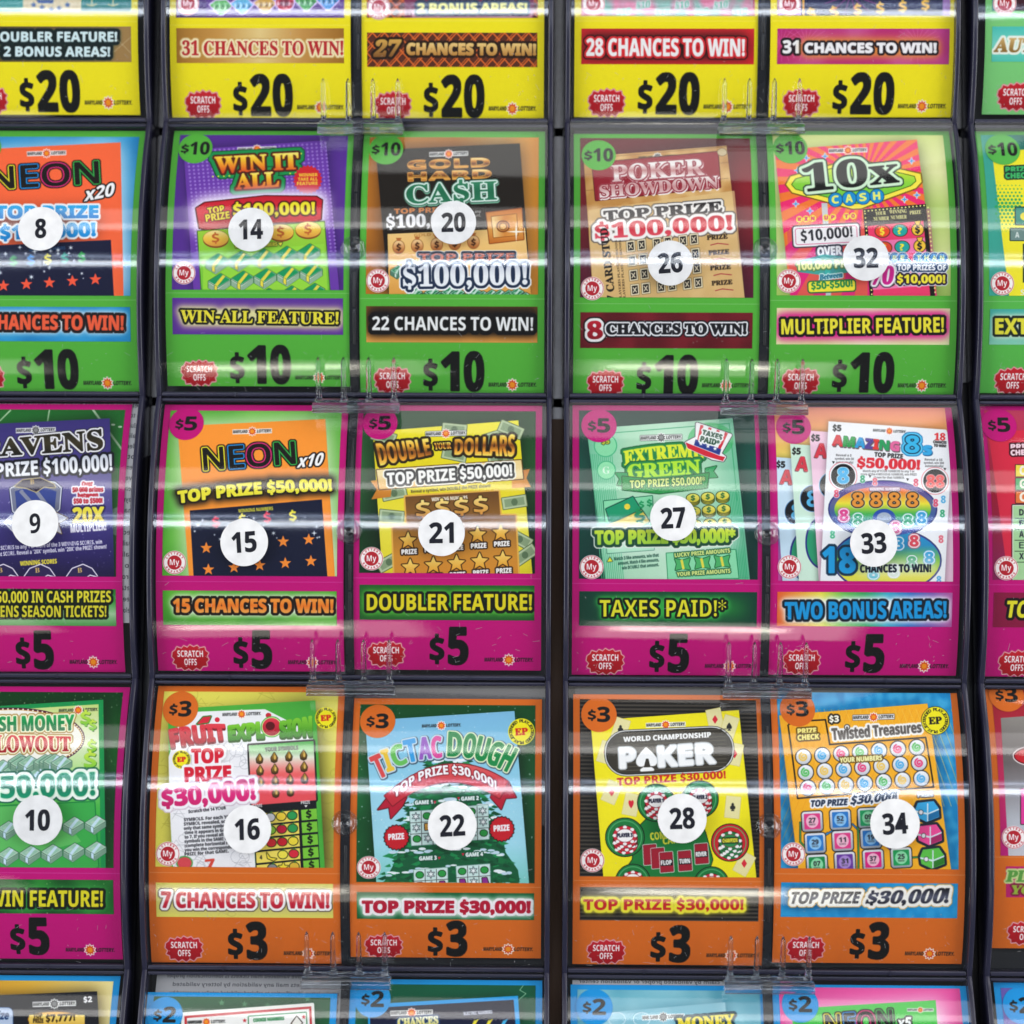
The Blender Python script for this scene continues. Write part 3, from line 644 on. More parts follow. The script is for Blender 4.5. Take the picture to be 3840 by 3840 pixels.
# ------------------------------------------------------------ the prints, one by one.  Corner table: left, right, top, bottom, left and right at the bottom (drawing units)
GREEN, MAG, ORA, YEL, BLU = '#56b43c', '#c60478', '#dc6c1e', '#f6e616', '#1796dc'
Q = {
    'win_it_all': (985, 2007, 745, 2190, 960, 1990), 'gold_cash': (2062, 3087, 747, 2232, 2042, 3077),
    'poker_showdown': (3244, 4269, 765, 2232, 3247, 4294), 'ten_cash': (4329, 5367, 735, 2232, 4349, 5394),
    'neon_ten': (942, 1972, 2295, 3799, 895, 1955), 'double_dollars': (2037, 3064, 2297, 3793, 1992, 3067),
    'extreme_green': (3244, 4299, 2297, 3822, 3232, 4314), 'eights': (4334, 5389, 2307, 3822, 4349, 5399),
    'fruit': (905, 1957, 3886, 5449, 855, 1932), 'tic_tac': (2010, 3072, 3956, 5417, 1987, 3057),
    'champion_poker': (3247, 4304, 3933, 5459, 3237, 4329), 'treasures': (4354, 5404, 3921, 5449, 4369, 5444),
    'neon_twenty': (-190, 845, 745, 2219, -265, 780), 'ravens': (-255, 748, 2289, 3802, -330, 716), 'blowout': (-290, 750, 3887, 5424, -375, 690),
    'auto': (5554, 6600, -830, 655, 5522, 6590), 'extra': (5519, 6560, 735, 2229, 5534, 6590), 'red_prize': (5529, 6590, 2297, 3832, 5564, 6640),
    'grey_prize': (5554, 6620, 3884, 5364, 5619, 6690),
    'bonus_twenty': (-190, 800, -830, 655, -215, 835), 'gems': (990, 1985, -820, 670, 1003, 2020), 'carpet': (2055, 3075, -820, 690, 2060, 3087),
    'red_chances': (3255, 4285, -820, 668, 3247, 4294), 'pink_chances': (4350, 5395, -820, 668, 4335, 5360),
    'sevens': (-350, 690, 5519, 7050, -400, 640), 'cookie': (855, 1915, 5614, 7140, 800, 1890), 'electric': (1990, 3072, 5544, 7080, 1960, 3060),
    'aqua_money': (3232, 4334, 5574, 7100, 3222, 4344), 'neon_five': (4364, 5464, 5574, 7100, 4380, 5490), 'last_two': (5609, 6680, 5564, 7100, 5660, 6750),
}


def stack(a, x, y, s, c1='#14985a', band='#f2dc4a', line='#11502c', side='#e8f4e0'):
    """a bundle of notes in perspective, strapped across"""
    P = lambda *p: [(x + s * u, y + s * v) for u, v in p]
    for k in (.5, .4, .3, .2, .1):
        a.poly(P((-.95, .1 + k), (-.1, .62 + k), (.95, -.12 + k), (.95, -.2 + k), (-.1, .5 + k), (-.95, 0 + k)), side, ol=[(2.4, line)])
    a.poly(P((-.95, .05), (.1, -.62), (.95, -.12), (-.1, .55)), side, ol=[(3, line)])
    q = 1.16 if line == '#11502c' else 1.
    a.poly(P((-.78 * q, .03), (.09, -.53 * q), (.78 * q, -.11), (-.08, .43 * q)), c1)
    if q == 1.: a.poly(P((-.5, .03), (-.2, -.16), (-.02, -.06), (-.3, .14)), side, a=.75); a.poly(P((.25, -.28), (.42, -.38), (.62, -.25), (.42, -.14)), side, a=.6)
    a.poly(P((-.18, .5), (-.42, .36), (.3, -.51), (.52, -.38)), band, a=.95)
    a.poly(P((-.42, .36), (-.18, .5), (-.18, 1.0), (-.42, .84)), band, ol=[(2, line)])


def ticket(a, pts, fill, sh='#0a0a0a', r=34, al=.75):
    a.tilt(pts, sh, soft=r, a=al); a.tilt(pts, fill)


def ep(a, cx, cy, r, txt='#d4201a'):
    a.ell(cx, cy, r, r, '#f6e91c', ol=[(3, '#2a2a10')] if txt != '#d4201a' else ())
    for i, c in enumerate('EXTENDED PLAY.EXTENDED PLAY.'):
        th = math.radians(i * 360 / 28 + 150); e = (-math.sin(th), math.cos(th)); u = (math.cos(th), math.sin(th)); h = r * .22; q = r * .7
        if c == ' ': continue
        x, y = cx + u[0] * q, cy + u[1] * q
        a.text(c, x - e[0] * h * .45, y - e[1] * h * .45, x + e[0] * h * .45, y + e[1] * h * .45, h, '#1c1c1c')
    a.text('EP', cx - r * .46, cy + r * .26, cx + r * .46, cy + r * .2, r * .5, txt if txt == '#d4201a' else '#1c1c1c', f='S', w=3)


def coin(a, x, y, r, f='#f5c94a', sg='#c8642a', sy=.62):
    a.ell(x, y + r * .14, r, r * sy, '#8a4a1c'); a.ell(x, y, r, r * sy, V('#fbe9a0', f, '#e09a3c'), ol=[(2, '#8a5a20')])
    a.text('$', x - r * .28, y + r * .34, x + r * .28, y + r * .3, r * .7, sg, w=1)


def g_win_it_all():
    a = base(Q['win_it_all'], GREEN, '$10', '$10'); a.window(.013, .62)
    a.flood('#5a2f96'); a.z(0, 0)
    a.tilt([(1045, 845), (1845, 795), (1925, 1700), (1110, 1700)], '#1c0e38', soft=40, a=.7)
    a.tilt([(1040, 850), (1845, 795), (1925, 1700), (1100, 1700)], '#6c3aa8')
    for j in range(30):
        for i in range(31):
            x, y = 1062 + i * 26 + j * 2, 860 + j * 21 - i * 1.6
            if j < 14 or i < 3 or i > 27: a.ell(x, y, 6.5, 6.5, '#9a74d0', n=8)
    mdl(a, 1455, 845, 220, -.03)
    tx = [('WIN IT', 1222, 980, 1690, 955, 92), ('ALL', 1340, 1070, 1580, 1055, 84)]
    for t, x0, y0, x1, y1, h in tx: a.text(t, x0, y0, x1, y1, h, '#0d7a3c', f='S', ol=[(40, '#0a4a28'), (34, '#17904a')])
    rg = random.Random(3)
    for t in np.linspace(0, 1, 17):
        a.ell(1205 + 500 * t, 890 - 20 * t, 5, 5, '#d8e84a', n=8)
        if t < .25 or t > .85: a.ell(1205 + 500 * t, 1000 - 20 * t, 5, 5, '#d8e84a', n=8)
    for t, x0, y0, x1, y1, h in tx: a.text(t, x0, y0, x1, y1, h, V('#fff27a', '#f9c62a', '#f08a22', '#d8401c'), f='S', w=6, ol=[(12, '#3a1408'), (9, '#5a1c10')])
    a.star(1742, 1018, 84, '#d2202c', n=22, inner=.88)
    for i, t in enumerate(('WINNER', 'TAKE ALL', 'FEATURE')): a.text(t, 1692 - i * 5, 1000 + i * 24, 1798, 998 + i * 24, 17, '#f6d23a', w=1.5)
    a.poly([(1112, 1180), (1160, 1150), (1500, 1112), (1790, 1115), (1822, 1135), (1815, 1240), (1780, 1252), (1500, 1262), (1180, 1300), (1130, 1290)], V('#c8182a', '#e23040', '#b81222'), ol=[(8, '#3a0a10'), (5, '#7a1018')], glow=(60, '#f2e6fa', .9))
    a.text('TOP', 1180, 1215, 1272, 1198, 36, '#f4e03a', w=3, ol=[(4, '#5a1010')]); a.text('PRIZE', 1168, 1255, 1302, 1235, 38, '#f4e03a', w=3, ol=[(4, '#5a1010')])
    a.text('$100,000!', 1322, 1222, 1782, 1212, 66, '#f4e62c', w=5, ol=[(9, '#4a0c0c')])
    a.tilt([(1120, 1310), (1835, 1255), (1870, 1700), (1145, 1700)], V('#a6d43c', '#86cc34', '#6cc23c'), ol=[(5, '#3c6a1c')])
    a.tilt([(1150, 1440), (1835, 1380), (1860, 1700), (1150, 1700)], '#98da3e')
    for x, y in ((1222, 1350), (1430, 1335), (1590, 1315), (1745, 1300)): coin(a, x, y, 72)
    a.text('WINNING NUMBERS', 1330, 1405, 1570, 1392, 20, '#f0e84a', w=1, ol=[(3, '#2a3a10')]); a.poly([(1575, 1375), (1600, 1373), (1588, 1394)], '#f0e84a', ol=[(3, '#222')])
    for j in range(3):
        for i in range(5): stack(a, 1228 + i * 130 + j * 14, 1478 + j * 112 - i * 14, 66)
    a.full(); banner(a, '#5f3399', .652, .795); ban(a, 'WIN-ALL FEATURE!', 1022, 1822, 1915, 1835, 68, '#f0e23c', 'S', w=3, ol=[(11, '#111')], glow=(34, '#f4f0a0', .9))
    chrome(a, mt=.555, fold=.632, pt=.93, lt=.963)
    return a


def ban(a, t, x0, y0, x1, y1, h, fill, f='B', **k):
    a.text(t, x0, y0, x1, y1, h, fill, f, **k)


def g_gold_cash():
    a = base(Q['gold_cash'], GREEN, '$10', '$10'); a.window(.021, .618)
    a.flood(Hz('#c87820', '#e89a3a', '#d88a30', '#f0c070', '#e8962c')); a.z(1, 0)
    a.tilt([(215, 840), (1010, 810), (1055, 1700), (230, 1700)], '#281404', soft=60, a=.95)
    a.tilt([(195, 850), (1010, 812), (1078, 1700), (270, 1700)], '#1c150e')
    mdl(a, 608, 872, 220, -.03)
    gold = V('#fff0b0', '#d88c30', '#6a3408', '#f0b050', '#a85c14')
    a.text('GOLD', 378, 960, 838, 943, 48, gold, w=1, ol=[(6, '#3a1c08'), (3.5, '#f0b860')])
    a.text('HARD', 380, 1026, 848, 1006, 46, gold, w=1, ol=[(6, '#3a1c08'), (3.5, '#f0b860')])
    a.text('CA$H', 372, 1152, 880, 1128, 104, V('#3a8a64', '#1c6a48', '#2a7a56'), f='S', w=4, ol=[(13, '#1c4a38'), (9, '#dceee4')], sh=(2, 9, '#7cb89c'))
    a.text('TOP PRIZE', 300, 1210, 600, 1200, 26, '#d07a30', w=3)
    a.text('$100,000!', 258, 1290, 700, 1275, 68, '#f4f2f4', f='S', w=5, ol=[(6, '#333')])
    a.text('Match any', 690, 1210, 790, 1205, 16, '#ddd'); a.text('amount,', 720, 1232, 790, 1226, 16, '#ddd')
    a.tilt([(262, 1325), (830, 1300), (1040, 1290), (1078, 1700), (270, 1700)], V('#f4cc84', '#f0bc68', '#e09a40'))
    a.tilt([(820, 1205), (1020, 1180), (1032, 1355), (840, 1378)], V('#c87028', '#f0b45c', '#c46a20'), ol=[(5, '#8a4210')]); a.tilt([(850, 1228), (990, 1212), (1000, 1332), (862, 1345)], Hz('#f8dc98', '#d88a3c', '#e8a850'), ol=[(4, '#a05a1c')])
    a.ring(915, 1282, 38, 34, 8, '#7a3c10'); a.ell(915, 1282, 18, 17, '#e8b464', ol=[(5, '#7a3c10')]); a.star(990, 1312, 60, '#fff8e8', n=4, inner=.12)
    a.text('GOLD NUMBERS', 412, 1340, 690, 1328, 16, '#c8863c')
    for i, x in enumerate((325, 430, 540, 642, 748)):
        y = 1395 - i * 7; a.ell(x, y + 4, 32, 36, V('#f8d8a0', '#d8985c', '#a85c24'), ol=[(3, '#8a4a1c')]); a.poly([(x - 16, y - 48), (x + 16, y - 48), (x + 8, y - 30), (x - 8, y - 30)], '#b86c34'); a.text('$', x - 12, y + 22, x + 12, y + 22, 34, '#4a240c', w=2)
    rg = random.Random(8)
    for i in range(16): stack(a, 320 + i * 48, rg.uniform(1650, 1690) if i > 1 else 1530, 44, '#2c8458', '#cfe8d8', '#0c3a28', '#a8d8bc')
    a.text('TOP PRIZE', 440, 1478, 978, 1474, 40, '#c8622c', w=2, ol=[(16, '#f6f8fa'), (12, '#16202e')])
    a.text('$100,000!', 352, 1622, 1052, 1610, 118, V('#c8ccd8', '#f2f4f8', '#eef0f4'), f='S', w=4, ol=[(22, '#f8f8fa'), (14, '#1c2c48')])
    a.full(); banner(a, V('#8c5a20', '#e09030', '#f0a850'), .665, .802)
    a.quad(150, 1735, 1110, 1850, '#15100c', soft=28, a=.9); a.text('22 CHANCES TO WIN!', 175, 1868, 1085, 1872, 74, '#f2f2f2', w=2, ol=[(22, '#0d0b0b')], glow=(44, '#120d0a', 1))
    chrome(a, mt=.568, fold=.635, pt=.93, lt=.963)
    return a


def g_poker_showdown():
    a = base(Q['poker_showdown'], GREEN, '$10', '$10'); a.window(.012, .627)
    a.flood(V('#6a1420', '#8c1c28', '#701826', '#5a1638')); a.z(1, 0)
    a.tilt([(1390, 900), (2155, 800), (2300, 1760), (1440, 1760)], '#2a0a0c', soft=46, a=.85)
    wood = noisy('#c08a48', '#e0b878', 16, 5, (.15, 1.6))
    a.tilt([(1370, 888), (2180, 825), (2290, 1760), (1430, 1760)], wood)
    a.tilt([(1398, 1190), (2225, 1080), (2290, 1760), (1430, 1760)], '#e2c084', a=.75)
    for y in (900, 990, 1080): a.line([(1375, y), (2190, y - 70)], 4, '#8a5a2c', a=.6)
    mdl(a, 1790, 890, 220, -.05, box=False, mono=True)
    a.poly([(1420, 925), (2130, 860), (2145, 1060), (1440, 1135)], V('#a02434', '#8c1828'), ol=[(5, '#5c1018')]); a.ell(2155, 862, 26, 20, '#d8c49a', ol=[(3, '#7a5a3a')])
    a.text('POKER', 1535, 1028, 2055, 988, 92, V('#f2ece8', '#f2ece8', '#c08080', '#f2ece8', '#d8b0b0'), f='S', w=5, ol=[(7, '#8c1828')], sh=(4, 8, '#f6f0ec'))
    a.text('SHOWDOWN', 1465, 1118, 2135, 1062, 68, V('#f2ece8', '#c89090', '#f2ece8'), f='S', w=4, ol=[(6, '#8c1828')], sh=(4, 7, '#f6f0ec'))
    a.text('TOP PRIZE', 1490, 1252, 2155, 1196, 56, V('#2e2a2a', '#4a4444'), f='S', w=5, ol=[(18, '#55504a'), (13, '#f4f0ea')])
    a.text('$100,000!', 1440, 1352, 2212, 1300, 80, V('#c81c30', '#d43444', '#e86070'), f='S', w=5, ol=[(24, '#6a6058'), (17, '#f8f4f0')])
    for j in range(4):
        for i in range(6):
            x, y = 1635 + i * 62 + (i // 2) * 24 + j * 8, 1395 + j * 82 - i * 8
            a.tilt([(x - 22, y - 28), (x + 24, y - 34), (x + 28, y + 26), (x - 18, y + 32)], '#efe2c0', ol=[(3, '#7a6a4a')]); a.tilt([(x - 15, y - 22), (x + 18, y - 26), (x + 21, y + 20), (x - 12, y + 25)], '#25211e')
            a.line([(x - 8, y - 12), (x + 12, y + 12)], 6, '#e0d4b8'); a.line([(x + 10, y - 14), (x - 6, y + 14)], 6, '#e0d4b8')
        a.text('PRIZE', 2070 + j * 9, 1358 + j * 86, 2186 + j * 9, 1350 + j * 86, 25, '#3c2c1c', f='S', w=3)
        a.line([(2090 + j * 9, 1388 + j * 86), (2130 + j * 9, 1378 + j * 86), (2190 + j * 9, 1384 + j * 86)], 6, '#b04444')
    L = a.letters('7 CARD STUD', 1550, 1700, 1505, 1290, 42, 'S'); a.put([p for o in L for p in o], '#1c1814', w=2)
    for k in range(2): a.text("PLAYER'S PLAYER'S HANDS", 1588 + 22 * k, 1700, 1560 + 22 * k, 1360, 13, '#3c2c1c', f='S')
    a.text('LUCKY HAND and each of the PLAYER\'S', 1880, 1738, 2230, 1702, 17, '#5a4426')
    a.full(); banner(a, noisy('#5c0e18', '#7a1824', 22, 9), .685, .822)
    a.text('8', 1398, 1918, 1478, 1912, 92, V('#c01c30', '#8c1020'), f='S', w=7, ol=[(22, '#1c0c10'), (14, '#f2eeee')])
    a.text('CHANCES TO WIN!', 1502, 1890, 2290, 1890, 58, '#e8e6ea', f='S', w=6, ol=[(15, '#101018'), (8, '#f0f0f4')]); a.text('CHANCES TO WIN!', 1502, 1890, 2290, 1890, 58, '#16161c', f='S', w=6)
    chrome(a, mt=.593, fold=.65, pt=.942, lt=.965, bt=.078, bu=.135)
    return a


def g_ten_cash():
    a = base(Q['ten_cash'], GREEN, '$10', '$10'); a.window(.02, .627)
    a.flood(V('#dce88a', '#f0f2b0', '#bcd870', '#e4ee9c', '#a8c860')); a.z(2, 0)
    a.tilt([(540, 900), (1320, 800), (1430, 1700), (640, 1700)], '#15200a', soft=50, a=.8)
    tp = [(520, 850), (1325, 790), (1440, 1690), (610, 1690)]
    a.tilt(tp, rays('#f0286e', '#f47a30', 270, 150, 30)); a.tilt([(590, 1300), (1400, 1180), (1440, 1690), (610, 1690)], '#d0208c', a=.35)
    mdl(a, 935, 852, 220, -.03)
    for x, y in ((650, 965), (700, 895), (1295, 912), (1255, 1130), (1325, 1105), (640, 1155), (720, 1195), (805, 885)): a.star(x, y, 20, '#48a0e0', n=4, inner=.3, ol=[(3, '#f6f6ff')])
    a.poly([(585, 1045), (610, 1000), (950, 905), (985, 905), (1345, 985), (1352, 1030), (1320, 1065), (1010, 1180), (960, 1182), (620, 1090)], '#fae84a', ol=[(7, '#7a5a10')])
    a.poly([(618, 1045), (640, 1015), (950, 925), (985, 925), (1310, 1000), (1318, 1025), (1290, 1050), (1010, 1150), (960, 1152), (640, 1070)], V('#f4ee3a', '#8cd43c', '#5cc040'), ol=[(4, '#3a5a10')])
    a.text('10x', 690, 1085, 1225, 1030, 150, '#141414', f='S', w=5, ol=[(24, '#26402c'), (17, '#d4f0d0')])
    for i, c in enumerate('CASH'):
        x, y = 865 + i * 78, 1132 - i * 7; a.ell(x, y, 38, 38, '#1590d0', ol=[(4, '#0c4a80')]); a.text(c, x - 19, y + 21, x + 19, y + 18, 42, '#f0f070', w=3)
    a.poly([(785, 1150), (818, 1150), (840, 1690), (810, 1690)], '#c8ccd0')
    for i, c in enumerate('WIN UP TO'):
        if c != ' ': x, y = 660 + i * 38, 1242 - i * 2.4; a.ell(x, y, 19, 19, '#f4e43c'); a.text(c, x - 9, y + 10, x + 9, y + 10, 20, '#d81c6c', w=2)
    a.rr(625, 1275, 1000, 1390, 16, '#f4f2f4', -.05, ol=[(7, '#40404a')]); a.rr(640, 1288, 985, 1376, 12, '#f4f2f4', -.05, ol=[(3, '#d03c70')])
    a.text('$10,000!', 672, 1368, 962, 1340, 60, '#2a2a30', w=1)
    a.text('OVER', 765, 1450, 900, 1440, 46, '#f4f4f8', w=5, ol=[(9, '#2a2a3a')])
    a.poly([(640, 1480), (800, 1440), (1060, 1470), (1050, 1530), (800, 1560), (650, 1540)], '#28b4a8', a=.85); a.text('100,000 PRIZES', 645, 1530, 1040, 1505, 42, '#f6f6a8', w=4, ol=[(7, '#5a8a50')])
    a.text('Between', 775, 1585, 905, 1568, 30, '#2a7a94', f='SI', w=3, ol=[(5, '#d8f4f0')])
    a.rr(712, 1592, 975, 1650, 14, '#f8e83c', -.04, ol=[(7, '#2a6a3a')]); a.text('$50-$500!', 730, 1640, 962, 1622, 40, '#1c8a4a', w=2)
    a.tilt([(1020, 1185), (1375, 1155), (1430, 1690), (1060, 1690)], '#181410'); a.tilt([(1046, 1280), (1362, 1250), (1402, 1690), (1082, 1690)], '#ee3c6c')
    for j in range(4): a.tilt([(1048 + 9 * j, 1368 + 96 * j), (1370 + 9 * j, 1345 + 96 * j), (1378 + 9 * j, 1425 + 96 * j), (1058 + 9 * j, 1450 + 96 * j)], ('#f47ab0', '#ee3c6c')[j % 2])
    for k in range(17): a.ell(1030 + k * 21, 1196 - k * 2, 5, 5, '#f4f090', n=8)
    for k in range(22): a.ell(1388 + k * 2, 1175 + k * 24, 5, 5, '#f4f090', n=8); a.ell(1032 + k * 2, 1210 + k * 24, 5, 5, '#f4f090', n=8)
    for t, x0, x1, y in (('YOUR', 1092, 1150, 1220), ('WINNING', 1170, 1268, 1210), ('NUMBER', 1080, 1168, 1250), ('NUMBER', 1178, 1268, 1242), ('PRIZE', 1285, 1350, 1215)): a.text(t, x0, y, x1, y - 5, 21, '#f4f0a0', f='S', w=1.5)
    for j in range(4):
        for i, (c, s_) in enumerate((('#f04c2c', '$'), ('#20a8a0', '?'), ('#f4c43c', '$'))):
            x, y = 1130 + i * 100 + j * 12, 1310 + j * 93 - i * 5
            a.ell(x, y, 40 if i < 2 else 32, 32, c, ol=[(4, '#3a3410')]); a.text(s_, x - 12, y + 20, x + 12, y + 18, 36, '#f8e83c' if i < 2 else '#222', w=3)
            if i == 2: a.poly([(x - 16, y - 46), (x + 16, y - 50), (x + 8, y - 26), (x - 8, y - 26)], '#f4c43c', ol=[(3, '#3a3410')])
    for i, c in enumerate('MORE THAN'):
        if c != ' ': x = 1120 + i * 44 - (8 if i < 4 else 4); a.ell(x, 1460, 25, 25, '#1686c8', ol=[(9, '#f0f4f8'), (5, '#0c3a70')]); a.text(c, x - 11, 1473, x + 11, 1473, 26, '#f2f0a0', w=2)
    a.text('70', 1075, 1610, 1195, 1606, 96, '#d01c8c', f='SI', w=6, ol=[(16, '#303040'), (11, '#f8f4f8')])
    a.text('TOP PRIZES OF', 1215, 1530, 1490, 1530, 30, '#f4f4f8', w=3, ol=[(14, '#f0f0fa'), (9, '#203a60')])
    a.text('$10,000!', 1215, 1602, 1485, 1602, 44, '#f4e63c', w=4, ol=[(14, '#f0f0fa'), (10, '#2a1a30')])
    a.full(); banner(a, Hz('#f0f0b0', '#dfe89a', '#f6f6c8', '#e4eca8', '#f0f2b8'), .675, .812)
    a.quad(560, 1790, 1480, 1880, '#d8107c', soft=26, a=.95)
    a.text('MULTIPLIER FEATURE!', 560, 1892, 1478, 1880, 82, '#f2e53a', w=3, ol=[(14, '#16120c')], glow=(38, '#e0208c', 1))
    chrome(a, mt=.573, fold=.645, pt=.935, lt=.966, bt=.07)
    return a


NEON = ['#f2e62c', '#1f8fdc', '#e0287c', '#34b04a']


def neon(a, x0, y0, x1, y1, h, k=1., n='NEON'):
    L = a.letters(n, x0, y0, x1, y1, h, 'N')
    al = [p for o in L for p in o]; a.put(al, '#15120f', ol=[(17 * k, '#15120f')])
    for i, o in enumerate(L): a.put(o, '#15120f', ol=[(10.5 * k, NEON[i]), (4 * k, '#15120f')])


def starfield(a, seed, box, n=40):
    rg = random.Random(seed)
    for i in range(n):
        x, y = rg.uniform(box[0], box[2]), rg.uniform(box[1], box[3]); a.star(x, y, rg.uniform(7, 20), '#e8eef4', n=4 if i % 2 else 6, inner=.25)


def g_neon_ten():
    a = base(Q['neon_ten'], MAG, '$5', '$5'); a.window(.02, .642)
    a.flood(noisy('#5cb832', '#4aa82a', 30, 3)); a.z(0, 1)
    a.tilt([(1000, 470), (1850, 430), (1945, 1400), (1060, 1400)], '#f6f6e8', soft=60, a=.95)
    a.tilt([(1005, 480), (1842, 440), (1900, 1400), (1075, 1400)], '#ff9a34')
    mdl(a, 1428, 510, 222, -.03)
    neon(a, 1158, 728, 1672, 690, 118)
    a.text('x10', 1680, 715, 1825, 700, 66, '#fafafa', f='BI', w=3, ol=[(8, '#1c1410')], sx=.25)
    a.text('TOP PRIZE $50,000!', 1012, 915, 1878, 845, 62, '#f2e83c', w=7, arc=16, ol=[(9, '#1a1408')], glow=(34, '#1c160a', .85))
    a.tilt([(1075, 958), (1822, 895), (1858, 1400), (1100, 1400)], '#101632')
    a.text('WINNING NUMBERS', 1350, 970, 1546, 955, 19, '#e8e03c', w=1)
    starfield(a, 5, (1100, 960, 1820, 1130), 17)
    for i, (x, y) in enumerate(((1225, 1025), (1375, 1010), (1515, 1000), (1660, 990))): a.text('$', x - 20, y + 26, x + 20, y + 22, 52, ('#e8304c', '#f0e43c')[i % 2], w=3)
    for j in range(2):
        for i in range(5): a.star(1168 + i * 145 + j * 12, 1170 + j * 122 - i * 12, 36, '#ff9034')
    a.full(); banner(a, noisy('#5cb832', '#3f9a28', 30, 3), .698, .828)
    a.quad(985, 1470, 1870, 1520, '#f4f8e8', soft=34, a=.95)
    a.text('15 CHANCES TO WIN!', 982, 1532, 1885, 1535, 72, V('#f8a040', '#f47c24', '#f8a850'), w=6, ol=[(14, '#1c120c')], glow=(24, '#fbfbf0', .9))
    chrome(a, mt=.593, fold=.663, pt=.935, lt=.966, bt=.07)
    return a


def g_neon_twenty():
    a = base(Q['neon_twenty'], GREEN, '$10', '$10'); a.window(.02, .63)
    a.flood(noisy('#2a9cd8', '#1a86c8', 30, 4)); a.z(0, 0)
    a.tilt([(-200, 860), (690, 800), (735, 1680), (-200, 1680)], '#f4f8fa', soft=60, a=.95)
    a.tilt([(-200, 850), (683, 806), (700, 1680), (-200, 1680)], '#ff6a3c')
    mdl(a, 264, 868, 222, -.03)
    neon(a, -50, 1070, 560, 1035, 118)
    a.text('x20', 476, 1140, 648, 1105, 68, '#fafafa', f='BI', w=3, ol=[(8, '#1c1410')], sx=.2)
    a.quad(-200, 1190, 540, 1350, '#1a0c14', soft=50, a=.6)
    a.text('TOP PRIZE', -25, 1235, 555, 1232, 66, V('#38b4f0', '#1480d0'), w=6, ol=[(11, '#f4f8fa')]); a.text('$100,000!', 5, 1355, 540, 1335, 72, V('#38b4f0', '#1480d0'), w=6, ol=[(11, '#f4f8fa')])
    a.tilt([(-200, 1398), (628, 1358), (645, 1680), (-200, 1680)], '#121636')
    a.text('WINNING NUMBERS', 165, 1425, 370, 1412, 18, '#2a5a8a')
    starfield(a, 6, (-60, 1400, 600, 1580), 24)
    for i, (x, c) in enumerate(((78, '#34b04a'), (176, '#1f8fdc'), (272, '#f0e43c'), (368, '#2aa890'), (464, '#34b04a'))): a.text('$', x - 20, 1502 - i * 5, x + 20, 1500 - i * 5, 48, c, w=3)
    for i in range(5): a.star(20 + i * 130, 1618 - i * 9, 36, '#ff5a3c')
    a.full(); banner(a, noisy('#2a9cd8', '#1a86c8', 30, 4), .673, .806)
    a.quad(-200, 1790, 660, 1850, '#f4f8fa', soft=34, a=.95)
    a.text('20 CHANCES TO WIN!', -190, 1862, 698, 1868, 78, '#f8603c', w=5, ol=[(15, '#1c1214')], glow=(24, '#fbfbfb', .9))
    chrome(a, mt=.59, fold=.645, pt=.93, lt=.965)
    return a


